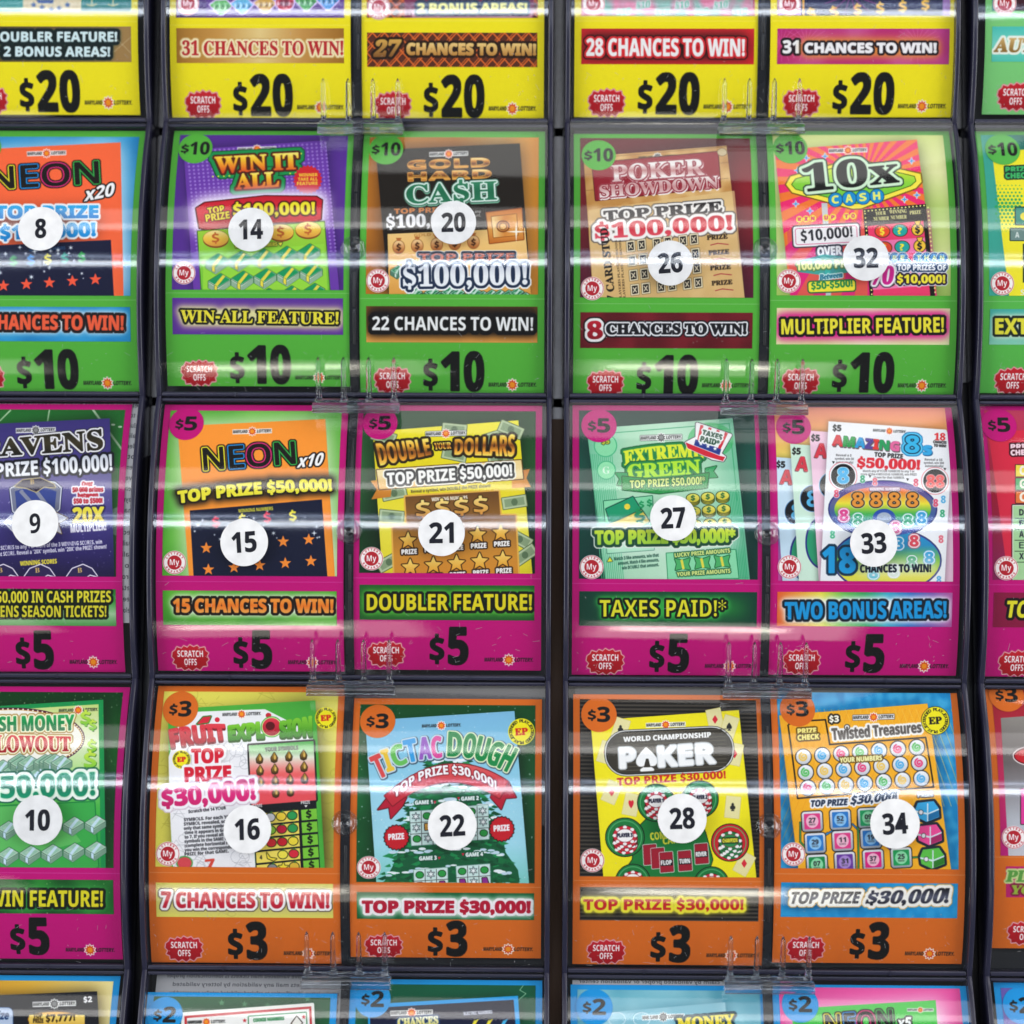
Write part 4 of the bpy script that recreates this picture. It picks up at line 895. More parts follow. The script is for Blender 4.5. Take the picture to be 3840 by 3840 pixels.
def g_double_dollars():
    a = base(Q['double_dollars'], MAG, '$5', '$5'); a.window(.02, .634)
    a.flood(V('#1d4a26', '#2c6a34', '#1c4a24', '#123a1c')); a.z(1, 1)
    a.tilt([(170, 540), (1010, 440), (1110, 1400), (200, 1400)], '#060d06', soft=60, a=.85)
    a.tilt([(178, 510), (1002, 447), (1088, 1380), (236, 1380)], V('#f4e82c', '#e8d41c', '#f0e448', '#dccb20'))
    rg = random.Random(2)
    for x, y, r_ in ((640, 500, .1), (880, 540, -.3), (960, 500, .4), (640, 640, .2), (900, 660, -.2), (300, 860, -.2), (980, 910, -.15), (285, 990, .1), (1010, 1120, .5), (270, 1250, -.5), (1040, 1210, -.6), (240, 540, .3)):
        c, s_ = math.cos(r_), math.sin(r_); P = lambda u, v: (x + u * c - v * s_, y + u * s_ + v * c)
        a.tilt([P(-68, -32), P(68, -32), P(68, 32), P(-68, 32)], '#b8c8a0', ol=[(4, '#5a6c44')]); a.tilt([P(-56, -22), P(56, -22), P(56, 22), P(-56, 22)], '#8aa07a'); a.ell(x, y, 18, 20, '#5c7454')
    mdl(a, 592, 522, 230, -.03, pill=1)
    gg = V('#fff27a', '#f6b83a', '#8a4a18', '#f0a030', '#fce668')
    a.text('DOUBLE', 222, 702, 508, 640, 122, gg, w=4, ol=[(14, '#1c1208'), (8, '#3a2810')], taper=(1., .72))
    a.text('YOUR', 528, 612, 622, 606, 36, gg, f='S', w=3, ol=[(9, '#1c1208')])
    a.text('DOLLARS', 642, 640, 978, 650, 96, gg, w=4, ol=[(14, '#1c1208'), (8, '#3a2810')], taper=(.85, 1.25))
    a.poly([(165, 790), (290, 775), (280, 880), (170, 895), (200, 840)], V('#e8a040', '#c87a28')); a.poly([(965, 740), (1068, 722), (1048, 775), (1075, 825), (965, 832)], V('#c87a28', '#e8a040'))
    a.poly([(200, 728), (1018, 672), (1030, 778), (215, 838)], V('#f8d890', '#f6e0a8', '#e8b05c'), ol=[(5, '#5a3c10')])
    a.text('TOP PRIZE $50,000!', 262, 812, 968, 762, 64, '#f8f6f2', w=4, ol=[(20, '#f8f4ea'), (12, '#222')])
    a.text('Reveal a symbol, win DOUBLE the PRIZE shown!', 395, 860, 845, 826, 18, '#3c3410')
    a.poly([(362, 880), (890, 848), (900, 985), (985, 985), (1005, 1400), (305, 1400), (290, 1045), (372, 1038)], V('#6a4420', '#9c6c2c', '#d08c30', '#dc8c2c'), ol=[(9, '#e8b04c')])
    a.text('WINNING NUMBERS', 512, 905, 714, 893, 19, '#f6f2e4', w=1.5)
    for i in range(4): a.text('$', 425 + i * 109, 995 - i * 8, 505 + i * 109, 990 - i * 8, 82, V('#fbe48a', '#d89038'), f='B', w=2, ol=[(5, '#3a2408')])
    for j in range(2):
        for i in range(5):
            x, y = 378 + i * 131 + j * 12, 1128 + j * 152 - i * 11 - (1 if i else 0)
            a.star(x, y, 52, V('#fbe07a', '#e8a030'), inner=.45, ol=[(6, '#4a2c0c')]); a.text('PRIZE', x - 36, y + 78, x + 50, y + 74, 26, '#f6f4f2', w=3, ol=[(7, '#2c1a0c')])
    a.full(); banner(a, '#1c5a24', .679, .811)
    a.quad(130, 1415, 1090, 1540, '#3f9a2c', soft=30, a=.9)
    a.text('DOUBLER FEATURE!', 145, 1522, 1078, 1522, 88, '#e8d820', w=3, ol=[(15, '#10160c')], glow=(26, '#5cc43c', 1))
    chrome(a, bt=.067, pt=.925)
    return a


def g_extreme_green():
    a = base(Q['extreme_green'], MAG, '$5', '$5'); a.window(.018, .643)
    a.flood(V('#1c3c34', '#1a5a4c', '#124a40', '#0c3a34')); a.z(1, 1)
    a.tilt([(1400, 560), (2200, 440), (2330, 1400), (1480, 1400)], '#041a14', soft=60, a=.9)
    a.tilt([(1388, 495), (2215, 435), (2318, 1400), (1500, 1400)], Hz('#74c49c', '#b0dcbc', '#c0e6ca', '#a8d8b8', '#5cb48c'))
    for k in range(12): a.line([(1410 + k * 11, 640), (1480 + k * 11, 1400)], 4, '#4cb884')
    for k in range(9): a.line([(2175 + k * 9, 850), (2230 + k * 9, 1400)], 4, '#2ea870')
    a.line([(1400, 530), (2195, 465), (2240, 900)], 5, '#3ca874')
    a.ell(1495, 590, 60, 60, '#8cdca8', ol=[(6, '#4cb884')]); a.text('$5', 1475, 582, 1518, 578, 24, '#c8c83c', w=2, ol=[(4, '#3a5a2c')]); a.ell(1500, 730, 48, 48, '#98e4b0', ol=[(6, '#4cb884')]); a.text('G', 1480, 750, 1520, 748, 40, '#e4f8e4', f='S')
    mdl(a, 1810, 545, 235, -.03, mono=True, pill=1)
    a.ell(2090, 560, 130, 100, '#3cb464', a=.7)
    a.text('EXTREME', 1605, 700, 2050, 660, 78, '#e4ec3a', f='S', w=6, arc=12, ol=[(16, '#1c5c34'), (11, '#2c8a4c')])
    a.text('GREEN', 1625, 775, 2032, 745, 76, '#b8e83c', f='S', w=6, ol=[(16, '#1c5c34'), (11, '#2c8a4c')])
    a.poly([(1550, 745), (1620, 745), (1620, 820), (1560, 815), (1575, 780)], '#3aa464', ol=[(4, '#1c5c34')]); a.poly([(2060, 720), (2125, 705), (2105, 735), (2130, 770), (2060, 775)], '#3aa464', ol=[(4, '#1c5c34')])
    a.poly([(1590, 765), (1800, 785), (2080, 745), (2070, 830), (1800, 862), (1592, 840)], '#2f9a50', ol=[(5, '#1c5c34')])
    a.text('TOP PRIZE $50,000!*', 1635, 832, 2060, 808, 42, '#e4ec8a', w=2, ol=[(4, '#1c5c34')])
    a.poly([(1950, 575), (2010, 545), (2012, 465), (2205, 530), (2145, 635), (2172, 655), (2160, 675), (2100, 665), (1990, 610)], '#f6f4f4', ol=[(10, '#4a4a50'), (6, '#f8f4f4')])
    for k in range(4): a.line([(2040 + k * 46, 480 + k * 14), (2022 + k * 38, 565 + k * 16)], 17, '#d8283a')
    a.poly([(2005, 555), (2150, 612), (2140, 645), (1995, 590)], '#2a3c8c'); a.poly([(1948, 572), (1998, 592), (2140, 648), (2172, 655), (2160, 678), (2060, 650), (1960, 605)], '#d8283a', ol=[(3, '#f4f4f4')])
    for k in range(3): a.star(2035 + k * 40, 580 + k * 14, 13, '#f8f8f8')
    a.text('TAXES', 2040, 530, 2150, 560, 30, '#1c4a34', w=3, ol=[(8, '#f8f8f6')]); a.text('PAID*', 2030, 566, 2135, 592, 30, '#1c4a34', w=3, ol=[(8, '#f8f8f6')])
    a.tilt([(1485, 905), (1760, 875), (1770, 1180), (1505, 1200)], '#8cdcac', ol=[(4, '#1c6a4c')])
    a.tilt([(1498, 950), (1650, 880), (1700, 960), (1530, 1050)], '#1c9a6c', ol=[(5, '#0c4a3c')]); a.tilt([(1510, 1040), (1700, 955), (1745, 1020), (1580, 1110)], '#f0d860', ol=[(5, '#2a5a3c')]); a.ell(1618, 936, 17, 17, '#f0d840'); a.text('$', 1675, 1030, 1725, 1010, 60, '#1c8a5c', w=3)
    for x, y in ((1700, 925), (1745, 915), (1680, 965)): a.text('$', x - 14, y + 18, x + 14, y + 16, 34, '#1c9a5c', w=2)
    for j in range(3):
        for i in range(3):
            x, y = 1990 + i * 84 + j * 6, 888 + j * 74 - i * 7
            for k in (16, 8, 0): a.ell(x, y + k, 36, 24, V('#f0e870', '#d8c43c'), ol=[(4, '#3a4a1c')])
            a.text('$', x - 11, y + 12, x + 11, y + 12, 26, '#2a6a3c', w=2)
    a.tilt([(1500, 1080), (2240, 1075), (2250, 1160), (1500, 1195)], '#f4f8f4', soft=36, a=.8)
    a.text('TOP PRIZE $50,000!*', 1438, 1148, 2228, 1135, 72, V('#dce83c', '#b8dc40', '#a4d440'), w=7, ol=[(20, '#f4f8ee'), (15, '#1c4a34')])
    a.poly([(1505, 1248), (1520, 1222), (1535, 1246)], '#e8e43c', ol=[(3, '#1c4a34')])
    for i, t in enumerate(('Match 3 like amounts, win that', 'amount, Match 4 like amounts,', 'win DOUBLE that amount.')): a.text(t, 1545 + i * 22, 1240 + i * 26, 1797, 1218 + i * 27, 17, '#1c4a3c', f='N', w=1)
    a.tilt([(1840, 1200), (2230, 1180), (2248, 1340), (1850, 1350)], '#8cdcac', ol=[(4, '#2a8a5c')])
    a.text('LUCKY PRIZE AMOUNTS', 1888, 1222, 2200, 1195, 22, '#e4ec8a', w=2, ol=[(5, '#1c5c3c')]); a.text('YOUR PRIZE AMOUNTS', 1900, 1330, 2202, 1310, 22, '#e4ec8a', w=2, ol=[(5, '#1c5c3c')])
    for k in range(3): x, y = 1930 + k * 112, 1262 - k * 8; a.poly([(x - 44, y - 32), (x, y - 22), (x + 44, y - 36), (x + 34, y), (x + 46, y + 30), (x, y + 24), (x - 40, y + 34), (x - 32, y)], '#4cb068', ol=[(4, '#1c5c34')]); a.line([(x - 4, y - 22), (x + 6, y + 24)], 14, '#e8dc4c')
    a.full(); banner(a, '#0e4030', .69, .818)
    a.quad(1500, 1470, 2280, 1550, '#2c9a3c', soft=40, a=.9)
    a.text('TAXES PAID!*', 1462, 1558, 2178, 1558, 92, '#e8e22c', w=0, ol=[(12, '#0e1c10')], glow=(24, '#3cc44c', .95))
    chrome(a, mt=.6, fold=.66, pt=.935, lt=.965, bt=.075, bu=.14)
    return a


def small_ticket(a, x, y, c, o=0):
    """one of the fanned white tickets"""
    ticket(a, [(x, y), (x + 800, y + 60 + o), (x + 860, y + 1100), (x + 70, y + 1100)], c, r=16, al=.5)
    a.text('$5', x + 12, y + 58, x + 58, y + 60, 34, '#222', w=3); a.text('A', x + 32, y + 150, x + 98, y + 155, 76, '#d83c4c', w=5, sh=(-3, 5, '#5a3c40'))
    a.ell(x + 130, y + 310, 70, 72, '#16161c', ol=[(7, '#e8e8ea'), (4, '#5c9cd0')]); a.text('8', x + 95, y + 355, x + 160, y + 355, 88, '#58b8e8', w=3)
    a.ell(x + 185, y + 560, 90, 140, '#2c9a6c', ol=[(9, '#2a2a80')])


def g_eights():
    a = base(Q['eights'], MAG, '$5', '$5'); a.window(.0, .648, .04, .965)
    a.flood(V('#f09078', '#f0ac60', '#ece068', '#74c08c', '#4a94cc', '#b068b8', '#d050a8')); a.z(2, 1)
    small_ticket(a, 520, 655, '#c8e0f0'); small_ticket(a, 608, 580, '#d0ecd8'); small_ticket(a, 716, 505, '#f0c8dc')
    ticket(a, [(825, 452), (1490, 500), (1525, 560), (1480, 1420), (775, 1420)], '#f2f3f6', r=16, al=.5)
    a.text('$5', 850, 506, 896, 508, 32, '#222', w=3); mdl(a, 1170, 508, 190, .05, box=False)
    a.text('AMAZING', 848, 588, 1222, 620, 56, None, w=6, taper=(1., .85), cols=['#d83c44', '#30a050', '#38a0d8', '#5c4a98', '#e8403c', '#30a060', '#e86aa0'], sh=(4, 8, '#6a5a60'))
    a.text('8', 1258, 628, 1338, 630, 92, '#3ab8e8', w=4, ol=[(20, '#1c7cb8'), (15, '#5cc8f0'), (6, '#12304a')]); a.text('s', 1362, 640, 1408, 640, 62, '#38a8e0', w=6, sh=(3, 6, '#1c5c8c'))
    a.text('18', 1425, 558, 1485, 560, 38, '#e0383c', f='S', w=3); a.text('CHANCES', 1418, 576, 1492, 580, 14, '#222', w=2); a.text('TO WIN!', 1422, 596, 1490, 600, 14, '#222', w=2)
    a.text('TOP PRIZE', 1085, 652, 1245, 664, 24, '#333', w=2); a.text('$50,000!', 990, 712, 1340, 726, 52, '#e0303c', f='S', w=5)
    for t, x0, y, x1 in (('Reveal a $', 868, 650, 955), ('symbol, win $8', 862, 670, 968), ('automatically!', 868, 690, 965), ('Reveal a $$', 1370, 675, 1470), ('symbol, win $88', 1365, 693, 1478), ('automatically!', 1372, 711, 1475), ('Match any of YOUR NUMBERS to any 1 or', 1020, 740, 1312), ('more of the 4 WINNING NUMBERS, win PRIZE', 1008, 758, 1325), ('shown for that NUMBER.', 1080, 776, 1255)): a.text(t, x0, y, x1, y + 2, 12, '#666', f='N', w=.6)
    for x, y in ((853, 686), (1060, 765), (1273, 783), (1484, 724)): a.poly([(x - 8, y - 8), (x + 8, y - 6), (x, y + 8)], '#222')
    a.ell(908, 762, 68, 68, '#17171c', ol=[(11, '#e85c6a'), (8, '#f4f4f6')]); a.text('8', 878, 802, 938, 802, 82, '#48b4e8', w=5, ol=[(4, '#d8f0fa')])
    a.ell(1428, 790, 66, 66, '#17171c', ol=[(11, '#e85c6a'), (8, '#f4f4f6')]); a.text('88', 1380, 825, 1478, 827, 66, '#f05c5c', w=4, ol=[(3, '#f8d8d8')])
    for cy_, ry in ((950, 155), (1240, 175)):
        a.ell(1132 + (25 if cy_ > 1000 else 0), cy_, 300, ry, V('#d83c8c', '#f08a3c', '#f0e23c', '#40b050', '#2a8cc8', '#3c3c9a') if cy_ < 1000 else V('#2a9ad0', '#2a8cc0', '#7ac040', '#e8e040', '#d8e05c'), ol=[(9, '#22305a'), (5, '#3c3c9a')])
    a.ring(1132, 950, 300, 155, 26, '#3c48a8', a=.8); a.ell(1140, 1000, 65, 52, '#2c50a8'); a.ell(1140, 1000, 42, 32, '#a8b4c8')
    a.text('WINNING NUMBERS', 1058, 845, 1228, 845, 17, '#f4f4f4', w=2, ol=[(4, '#6a2a5c')])
    for i in range(4): x = 960 + i * 103; a.text('8', x, 935, x + 62, 935, 76, '#e8963c', w=4, ol=[(8, '#e8e8d8'), (6, '#1c1c1c')])
    for x, y, c in ((912, 985, '#e0408c'), (992, 1010, '#30a874'), (1205, 1055, '#e86aa0'), (1275, 1015, '#30a874'), (1352, 1000, '#38a0d8'), (1310, 1130, '#e04c5c'), (1222, 1145, '#38a0d8'), (1395, 1225, '#38a0d8'), (1297, 1250, '#30a060'), (1080, 1310, '#58c0d8'), (1195, 1300, '#d8e8d8'), (1150, 1150, '#30a874')): a.text('8', x - 24, y + 30, x + 24, y + 30, 60, c, w=4, ol=[(9, c), (6, '#f4f6f8')])
    for x, y, c in ((1018, 780, '#30a874'), (1088, 795, '#e86a7c'), (1320, 800, '#e04c6c'), (870, 862, '#e04c6c'), (1475, 895, '#58b0e0'), (1470, 975, '#30a874'), (1432, 915, '#e04c6c'), (848, 1095, '#50c090'), (1462, 1120, '#e86a7c'), (1450, 1350, '#58b0e0')): a.text('8', x - 13, y + 20, x + 13, y + 20, 40, c, w=2, ol=[(3, '#f2f4f6')])
    a.quad(985, 1245, 1430, 1310, '#f2f4f6', soft=30, a=.95)
    a.text('18', 795, 1308, 975, 1308, 132, '#1c9cdc', w=8, ol=[(13, '#14344c')], taper=(1.08, 1.))
    a.text('CHANCES TO WIN!', 1005, 1308, 1405, 1305, 42, '#1a2030', w=3)
    a.full(); banner(a, Hz('#e8602c', '#f09a2c', '#f0e43c', '#60c040', '#20a050', '#28a8c8', '#2068c0', '#6a4aa8', '#c060a8'), .69, .818)
    a.quad(590, 1480, 1480, 1560, '#f4f6f8', soft=40, a=.98)
    a.text('TWO BONUS AREAS!', 580, 1572, 1492, 1565, 92, '#189ade', w=5, ol=[(13, '#101c28')], glow=(26, '#fbfdff', 1))
    chrome(a, mt=.597, fold=.66, pt=.935, lt=.965, bt=.075, bu=.14)
    return a


def g_ravens():
    a = base(Q['ravens'], MAG, '$5', '$5'); a.window(.02, .643)
    a.flood(V('#1c6a28', '#2f9038', '#48a040', '#1c6a28')); a.z(0, 1)
    a.line([(500, 350), (740, 680)], 12, '#b8d8b0'); a.line([(0, 450), (60, 390)], 8, '#a8d0a0'); a.line([(270, 450), (280, 390)], 8, '#a8d0a0')
    for k in range(6): a.ell(600 + k * 40, 460 + k * 12, 12, 6, '#c8e0c0')
    a.ell(690, 1020, 90, 85, '#c8e4cc')
    a.tilt([(-300, 520), (640, 430), (690, 1400), (-300, 1400)], '#061008', soft=44, a=.9)
    a.tilt([(-300, 480), (622, 436), (650, 1400), (-300, 1400)], V('#3a3074', '#40367c', '#6c64a0', '#443a84', '#2c2260', '#140e2c'))
    a.speck(160, 1.6, ['#b8a8e8', '#7a68c8', '#e0d8f8'], 4, .7, (0, 250, CW, 470))
    mdl(a, 203, 503, 225, -.03, mono=True)
    a.text('RAVENS', -115, 655, 582, 610, 108, V('#1c1810', '#3c3420', '#0e0c08'), f='S', w=6, ol=[(13, '#14121c'), (9, '#f2f0f4')], taper=(.8, 1.05))
    a.text('TOP PRIZE $100,000!', -225, 780, 636, 732, 84, V('#c8ccd8', '#f4f4f8', '#f4f4f8'), w=4, ol=[(13, '#10101c')], taper=(.78, 1.1))
    a.poly([(60, 835), (120, 805), (205, 790), (310, 800), (345, 830), (335, 950), (200, 1060), (75, 960)], '#7c8098', ol=[(10, '#1c2048'), (6, '#e8eaf2')])
    a.poly([(85, 850), (200, 810), (320, 850), (310, 945), (200, 1030), (95, 950)], '#3c4c94'); a.line([(120, 850), (220, 960)], 22, '#8c90a4'); a.line([(200, 840), (290, 960)], 22, '#8c90a4')
    a.poly([(85, 820), (130, 785), (230, 775), (305, 810), (312, 828), (250, 822), (205, 852), (150, 830)], '#2a2140', ol=[(5, '#c8b878')]); a.text('B', 172, 810, 195, 808, 28, '#c8a85c', f='S', w=1)
    a.poly([(25, 1025), (60, 990), (130, 990), (80, 1080)], '#d8d8e8', ol=[(5, '#fff')]); a.poly([(300, 960), (385, 1000), (330, 1030), (350, 1090), (290, 1060)], '#e8e8f2', ol=[(4, '#7a5c3c')])
    for i, (t, x0, x1) in enumerate((('Over', 465, 526), ('50,000 prizes', 412, 584), ('between', 442, 555), ('$50 to $500!', 418, 580))): a.text(t, x0, 822 + i * 32, x1, 818 + i * 32, 26, '#c82c3c', w=3, ol=[(8, '#f4f2f8')])
    a.text('20X', 415, 1030, 590, 1025, 84, V('#f4e84c', '#e8cc2c'), w=7, ol=[(9, '#2a2250')]); a.text('MULTIPLIER!', 402, 1082, 602, 1068, 44, '#f0eef8', w=3, ol=[(4, '#4a3c80')])
    a.text('YOUR SCORES to any 1 or more of the 3 WINNING SCORES, win', -60, 1185, 578, 1145, 22, '#f2f0f8', f='N', w=1); a.text('that SCORE. Reveal a "20X" symbol, win "20X" the PRIZE shown!', -30, 1218, 604, 1172, 22, '#f2f0f8', f='N', w=1)
    a.text('WINNING SCORES', 115, 1270, 322, 1256, 24, '#f0e040', w=2)
    for x in (0, 210, 450): a.poly([(x - 80, 1345), (x - 40, 1288), (x + 20, 1265), (x + 70, 1288), (x + 100, 1330), (x + 60, 1320), (x + 20, 1345)], '#2c2250', ol=[(6, '#e8e0f0')]); a.text('B', x - 10, 1310, x + 15, 1308, 28, '#d0b068', f='S', w=1)
    a.full(); banner(a, V('#2a7a30', '#3c9c3c', '#a8d0a0', '#4c9c4c'), .69, .828)
    a.text('$50,000 IN CASH PRIZES', -50, 1480, 628, 1476, 62, '#e8dc34', w=2, ol=[(13, '#10180c')]); a.text('& RAVENS SEASON TICKETS!', -165, 1560, 602, 1560, 62, '#e0d430', w=2, ol=[(13, '#10180c')])
    chrome(a, fold=.66, pt=.935, lt=.963, my=False)
    return a


def g_blowout():
    a = base(Q['blowout'], MAG, '$5', '$5'); a.window(.02, .665)
    a.flood(V('#053c14', '#1c6a24', '#0a4a1c', '#2c8a2c')); a.speck(220, 1.5, ['#d8f0a0', '#f4fce0'], 9, .8); a.z(0, 2)
    a.tilt([(-300, 170), (600, 90), (640, 1100), (-300, 1100)], '#031a0a', soft=44, a=.9)
    a.tilt([(-300, 150), (585, 96), (600, 1100), (-300, 1100)], '#17944c'); a.tilt([(-300, 175), (558, 122), (572, 1100), (-300, 1100)], V('#c8dc7c', '#f0f4d8', '#b0dc84', '#48b848', '#2ca444', '#34a84c'))
    a.speck(160, 1.6, ['#f4fcd8', '#a8dc50'], 10, .8)
    a.ell(60, 315, 405, 160, '#faf6ec', ol=[(14, '#4a1430'), (4, '#c88c3c')])
    for k in range(90): t = k * .0698; a.ell(60 + 412 * math.cos(t), 315 + 166 * math.sin(t), 5, 5, '#f8f4d8', n=8)
    mdl(a, 443, 155, 225, -.03, box=False)
    for x, y, h in ((485, 235, 70), (525, 265, 50), (520, 390, 60), (510, 480, 84)): a.text('$', x - h * .4, y, x + h * .4, y, h, V('#d8ec50', '#7cc83c'), w=3, sh=(3, 4, '#3c7a28'))
    a.text('CASH MONEY', -110, 275, 420, 268, 84, V('#2cb060', '#0c6a38'), w=4, ol=[(13, '#a87c2c'), (8, '#f8f4d0')], taper=(.9, 1.)); a.text('BLOWOUT', -85, 395, 400, 385, 100, V('#e02c34', '#a0101c'), f='S', w=4, ol=[(13, '#a87c2c'), (8, '#f8f4d0')], taper=(1., .8))
    rg = random.Random(5)
    for k in range(15): stack(a, -60 + k * 30 + rg.uniform(-20, 20), rg.uniform(430, 530), 62, '#88b89c', '#cfe4f4', '#2c5c48', '#b0ccb4')
    a.text('$50,000!', -80, 655, 538, 638, 124, V('#0c9c6c', '#0a7858', '#16a878'), w=4, ol=[(26, '#13634a'), (18, '#f8fbf4'), (7, '#e0f4e0')], taper=(.92, 1.05))
    a.tilt([(-300, 712), (535, 675), (560, 1100), (-300, 1100)], '#3cac4c', ol=[(5, '#0c7c3c')]); a.tilt([(-200, 712), (300, 690), (460, 900), (-300, 1100)], '#98dc80', a=.4)
    for j in range(3):
        for i in range(6): stack(a, -80 + i * 124 + j * 2, 830 + j * 148 - i * 8, 62, '#9cc8b0', '#d0e8f8', '#2c5c48', '#b8d4bc')
    a.full(); banner(a, noisy('#0a4a1c', '#2c8a34', 26, 2), .71, .835); a.speck(40, 1.5, ['#e8fcc0'], 12, .9)
    a.text('$50 WIN FEATURE!', -235, 1265, 582, 1268, 88, '#e8dc24', w=3, ol=[(15, '#10180c')], glow=(22, '#3cb44c', .9))
    chrome(a, fold=.685, pt=.935, lt=.968, my=False)
    return a


def squig(a, seed, n, box, col, w=4):
    rg = random.Random(seed)
    for i in range(n):
        x, y, r_ = rg.uniform(box[0], box[2]), rg.uniform(box[1], box[3]), rg.uniform(20, 60)
        if i % 3: a.ring(x, y, r_, r_ * rg.uniform(.6, 1), w, col)
        else: a.line([(x - r_, y + r_ * .5), (x, y - r_), (x + r_, y + r_ * .5), (x - r_ * .8, y - r_ * .3), (x + r_ * .9, y - r_ * .3)], w, col)
        if i % 2: a.line([(x, y - r_), (x + r_ * .4, y - r_ * 1.5)], w, col)


def g_fruit():
    a = base(Q['fruit'], ORA, '$3', '$3'); a.window(.02, .655)
    a.flood('#e8de5c'); a.z(0, 2); squig(a, 3, 60, (900, 60, 1950, 1100), '#c8be48', 3)
    a.tilt([(960, 220), (1790, 110), (1880, 1100), (1000, 1100)], '#1c1c08', soft=50, a=.9)
    a.tilt([(950, 150), (1785, 100), (1842, 1100), (975, 1100)], '#4cae3e')
    a.poly([(1100, 165), (1500, 150), (1600, 200), (1770, 290), (1790, 700), (1430, 720), (1450, 1100), (985, 1100), (955, 420), (1010, 240)], '#f2f1f4')
    sq = [(1000, 380, 1400, 560), (960, 700, 1040, 1060), (1050, 960, 1440, 1060), (1240, 330, 1400, 700)]
    for k, b in enumerate(sq): squig(a, 11 + k, 8, b, '#c4c4ca', 3)
    mdl(a, 1368, 178, 222, -.03, box=False)
    a.poly([(1115, 235), (1150, 195), (1195, 190), (1180, 225)], '#d8283c', ol=[(6, '#2c7a2c')]); a.ell(1230, 210, 14, 14, '#d8283c'); a.ell(1520, 185, 16, 14, '#c82838')
    a.text('FRUIT', 972, 362, 1280, 318, 92, V('#e84450', '#b01828'), w=10, sh=(2, 12, '#7c1420'), taper=(1., .85, .1))
    a.text('EXPL', 1298, 322, 1495, 310, 86, V('#8cd43c', '#3c8c20'), w=10, sh=(2, 12, '#2c5c14'), taper=(.85, 1.))
    a.ell(1538, 250, 52, 50, V('#e83c50', '#a81828'), ol=[(9, '#4cae3e'), (4, '#d8f0a0')]); a.ell(1530, 245, 26, 24, '#5c1018')
    a.text('SION', 1588, 305, 1765, 298, 94, V('#8cd43c', '#3c8c20'), w=10, sh=(2, 12, '#2c5c14'), taper=(.85, 1.1))
    ep(a, 1845, 200, 62); ep(a, 1028, 435, 52)
    a.text('TOP', 1088, 455, 1265, 450, 76, '#d81c34', w=6, ol=[(14, '#f8f6f8')], glow=(26, '#888', .5)); a.text('PRIZE', 1050, 560, 1308, 548, 76, '#d81c34', w=6, ol=[(14, '#f8f6f8')])
    a.tilt([(1408, 355), (1775, 330), (1790, 665), (1425, 695)], V('#48b048', '#e8ecd8', '#f06868', '#e85058', '#e85058'), ol=[(9, '#1c1c1c')])
    a.text('YOUR SYMBOLS', 1500, 390, 1688, 378, 22, '#333', w=1.5)
    for j in range(4):
        for i in range(4):
            x, y = 1470 + i * 83 + j * 3, 432 + j * 66 - i * 7
            if j == 3 and i in (0, 3): continue
            a.poly([(x, y - 30), (x + 18, y), (x + 14, y + 20), (x, y + 27), (x - 16, y + 20), (x - 19, y)], V('#c89a3c', '#3c2a10'), ol=[(3, '#1c1408')]); a.ell(x + 3, y - 2, 6, 13, '#e0b85c')
    a.tilt([(1430, 700), (1790, 668), (1815, 1100), (1450, 1100)], '#14161c')
    a.text('GAME', 1430, 708, 1485, 703, 17, '#e8e8e8', w=1); a.text('PRIZE', 1705, 688, 1755, 684, 17, '#e8e8e8', w=1); a.poly([(1722, 694), (1742, 693), (1732, 706)], '#eee')
    for j in range(5):
        y = 720 + j * 72
        a.tilt([(1440 + j * 3, y + 25), (1688 + j * 3, y), (1692 + j * 3, y + 62), (1444 + j * 3, y + 86)], '#f2dc60'); a.tilt([(1704 + j * 3, y), (1792 + j * 3, y - 8), (1796 + j * 3, y + 52), (1708 + j * 3, y + 60)], '#7cc83c')
        a.text('$', 1735 + j * 4, y + 44, 1763 + j * 4, y + 42, 38, '#16280c', w=3)
        for i, c in enumerate((('#d8d8e0', '#f0d03c', '#2c9a50'), ('#8cc83c', '#c81c3c', '#2c9a50'), ('#d82c34', '#c81c2c', '#f0d83c'), ('#f0d83c', '#f0e04c', '#d8283c'), ('#8a8a8c', '#f0dc3c', '#e0b83c'))[j]):
            x, yy = 1530 + i * 62 + j * 3, y + 42 - i * 5
            if j == 3 and i == 0: a.poly([(x - 30, yy - 18), (x - 10, yy + 12), (x + 28, yy + 18), (x + 10, yy + 30), (x - 24, yy + 16)], c, ol=[(4, '#3a3a10')])
            elif j == 4 and i == 1: a.star(x, yy, 30, c, ol=[(4, '#3a3a10')])
            else: a.ell(x, yy, 26, 22, c, ol=[(4, '#1c2410')]); a.line([(x, yy - 22), (x + 10, yy - 34)], 6, '#2c7a2c')
        a.text(str(j + 1), 1462 + j * 3, y + 64, 1476 + j * 3, y + 63, 22, '#222', w=1)
    a.text('$30,000!', 922, 700, 1445, 660, 104, V('#c41c6c', '#e0287c', '#c81c64'), w=8, ol=[(20, '#d8c8d4'), (14, '#f8f6fa')], taper=(.85, 1.1))
    for i, t in enumerate(('Scratch the 14 YOUR', 'SYMBOLS. For each YOUR', 'SYMBOL revealed, scratch', 'only that same symbol each', 'time it appears in GAMES 1', 'to 7. If you reveal all of the', 'symbols in the SAME GAME', '(complete horizontal row),', 'you win the corresponding', 'PRIZE for that GAME.')):
        a.text(t, 1042 + (26 if i == 0 else 4 * (i > 3)), 760 + i * 24.5 - (24 if i == 0 else 0) * .9, (1280 if i == 0 else 1335 if i < 9 else 1295), 740 + i * 24.5 - (24 if i == 0 else 0), 17, '#26262c', f='N', w=1)
    a.text('7', 1168, 1052, 1218, 1046, 48, '#d8483c', w=4); a.ell(1045, 1020, 40, 32, '#d84850', ol=[(7, '#4c9c4c')])
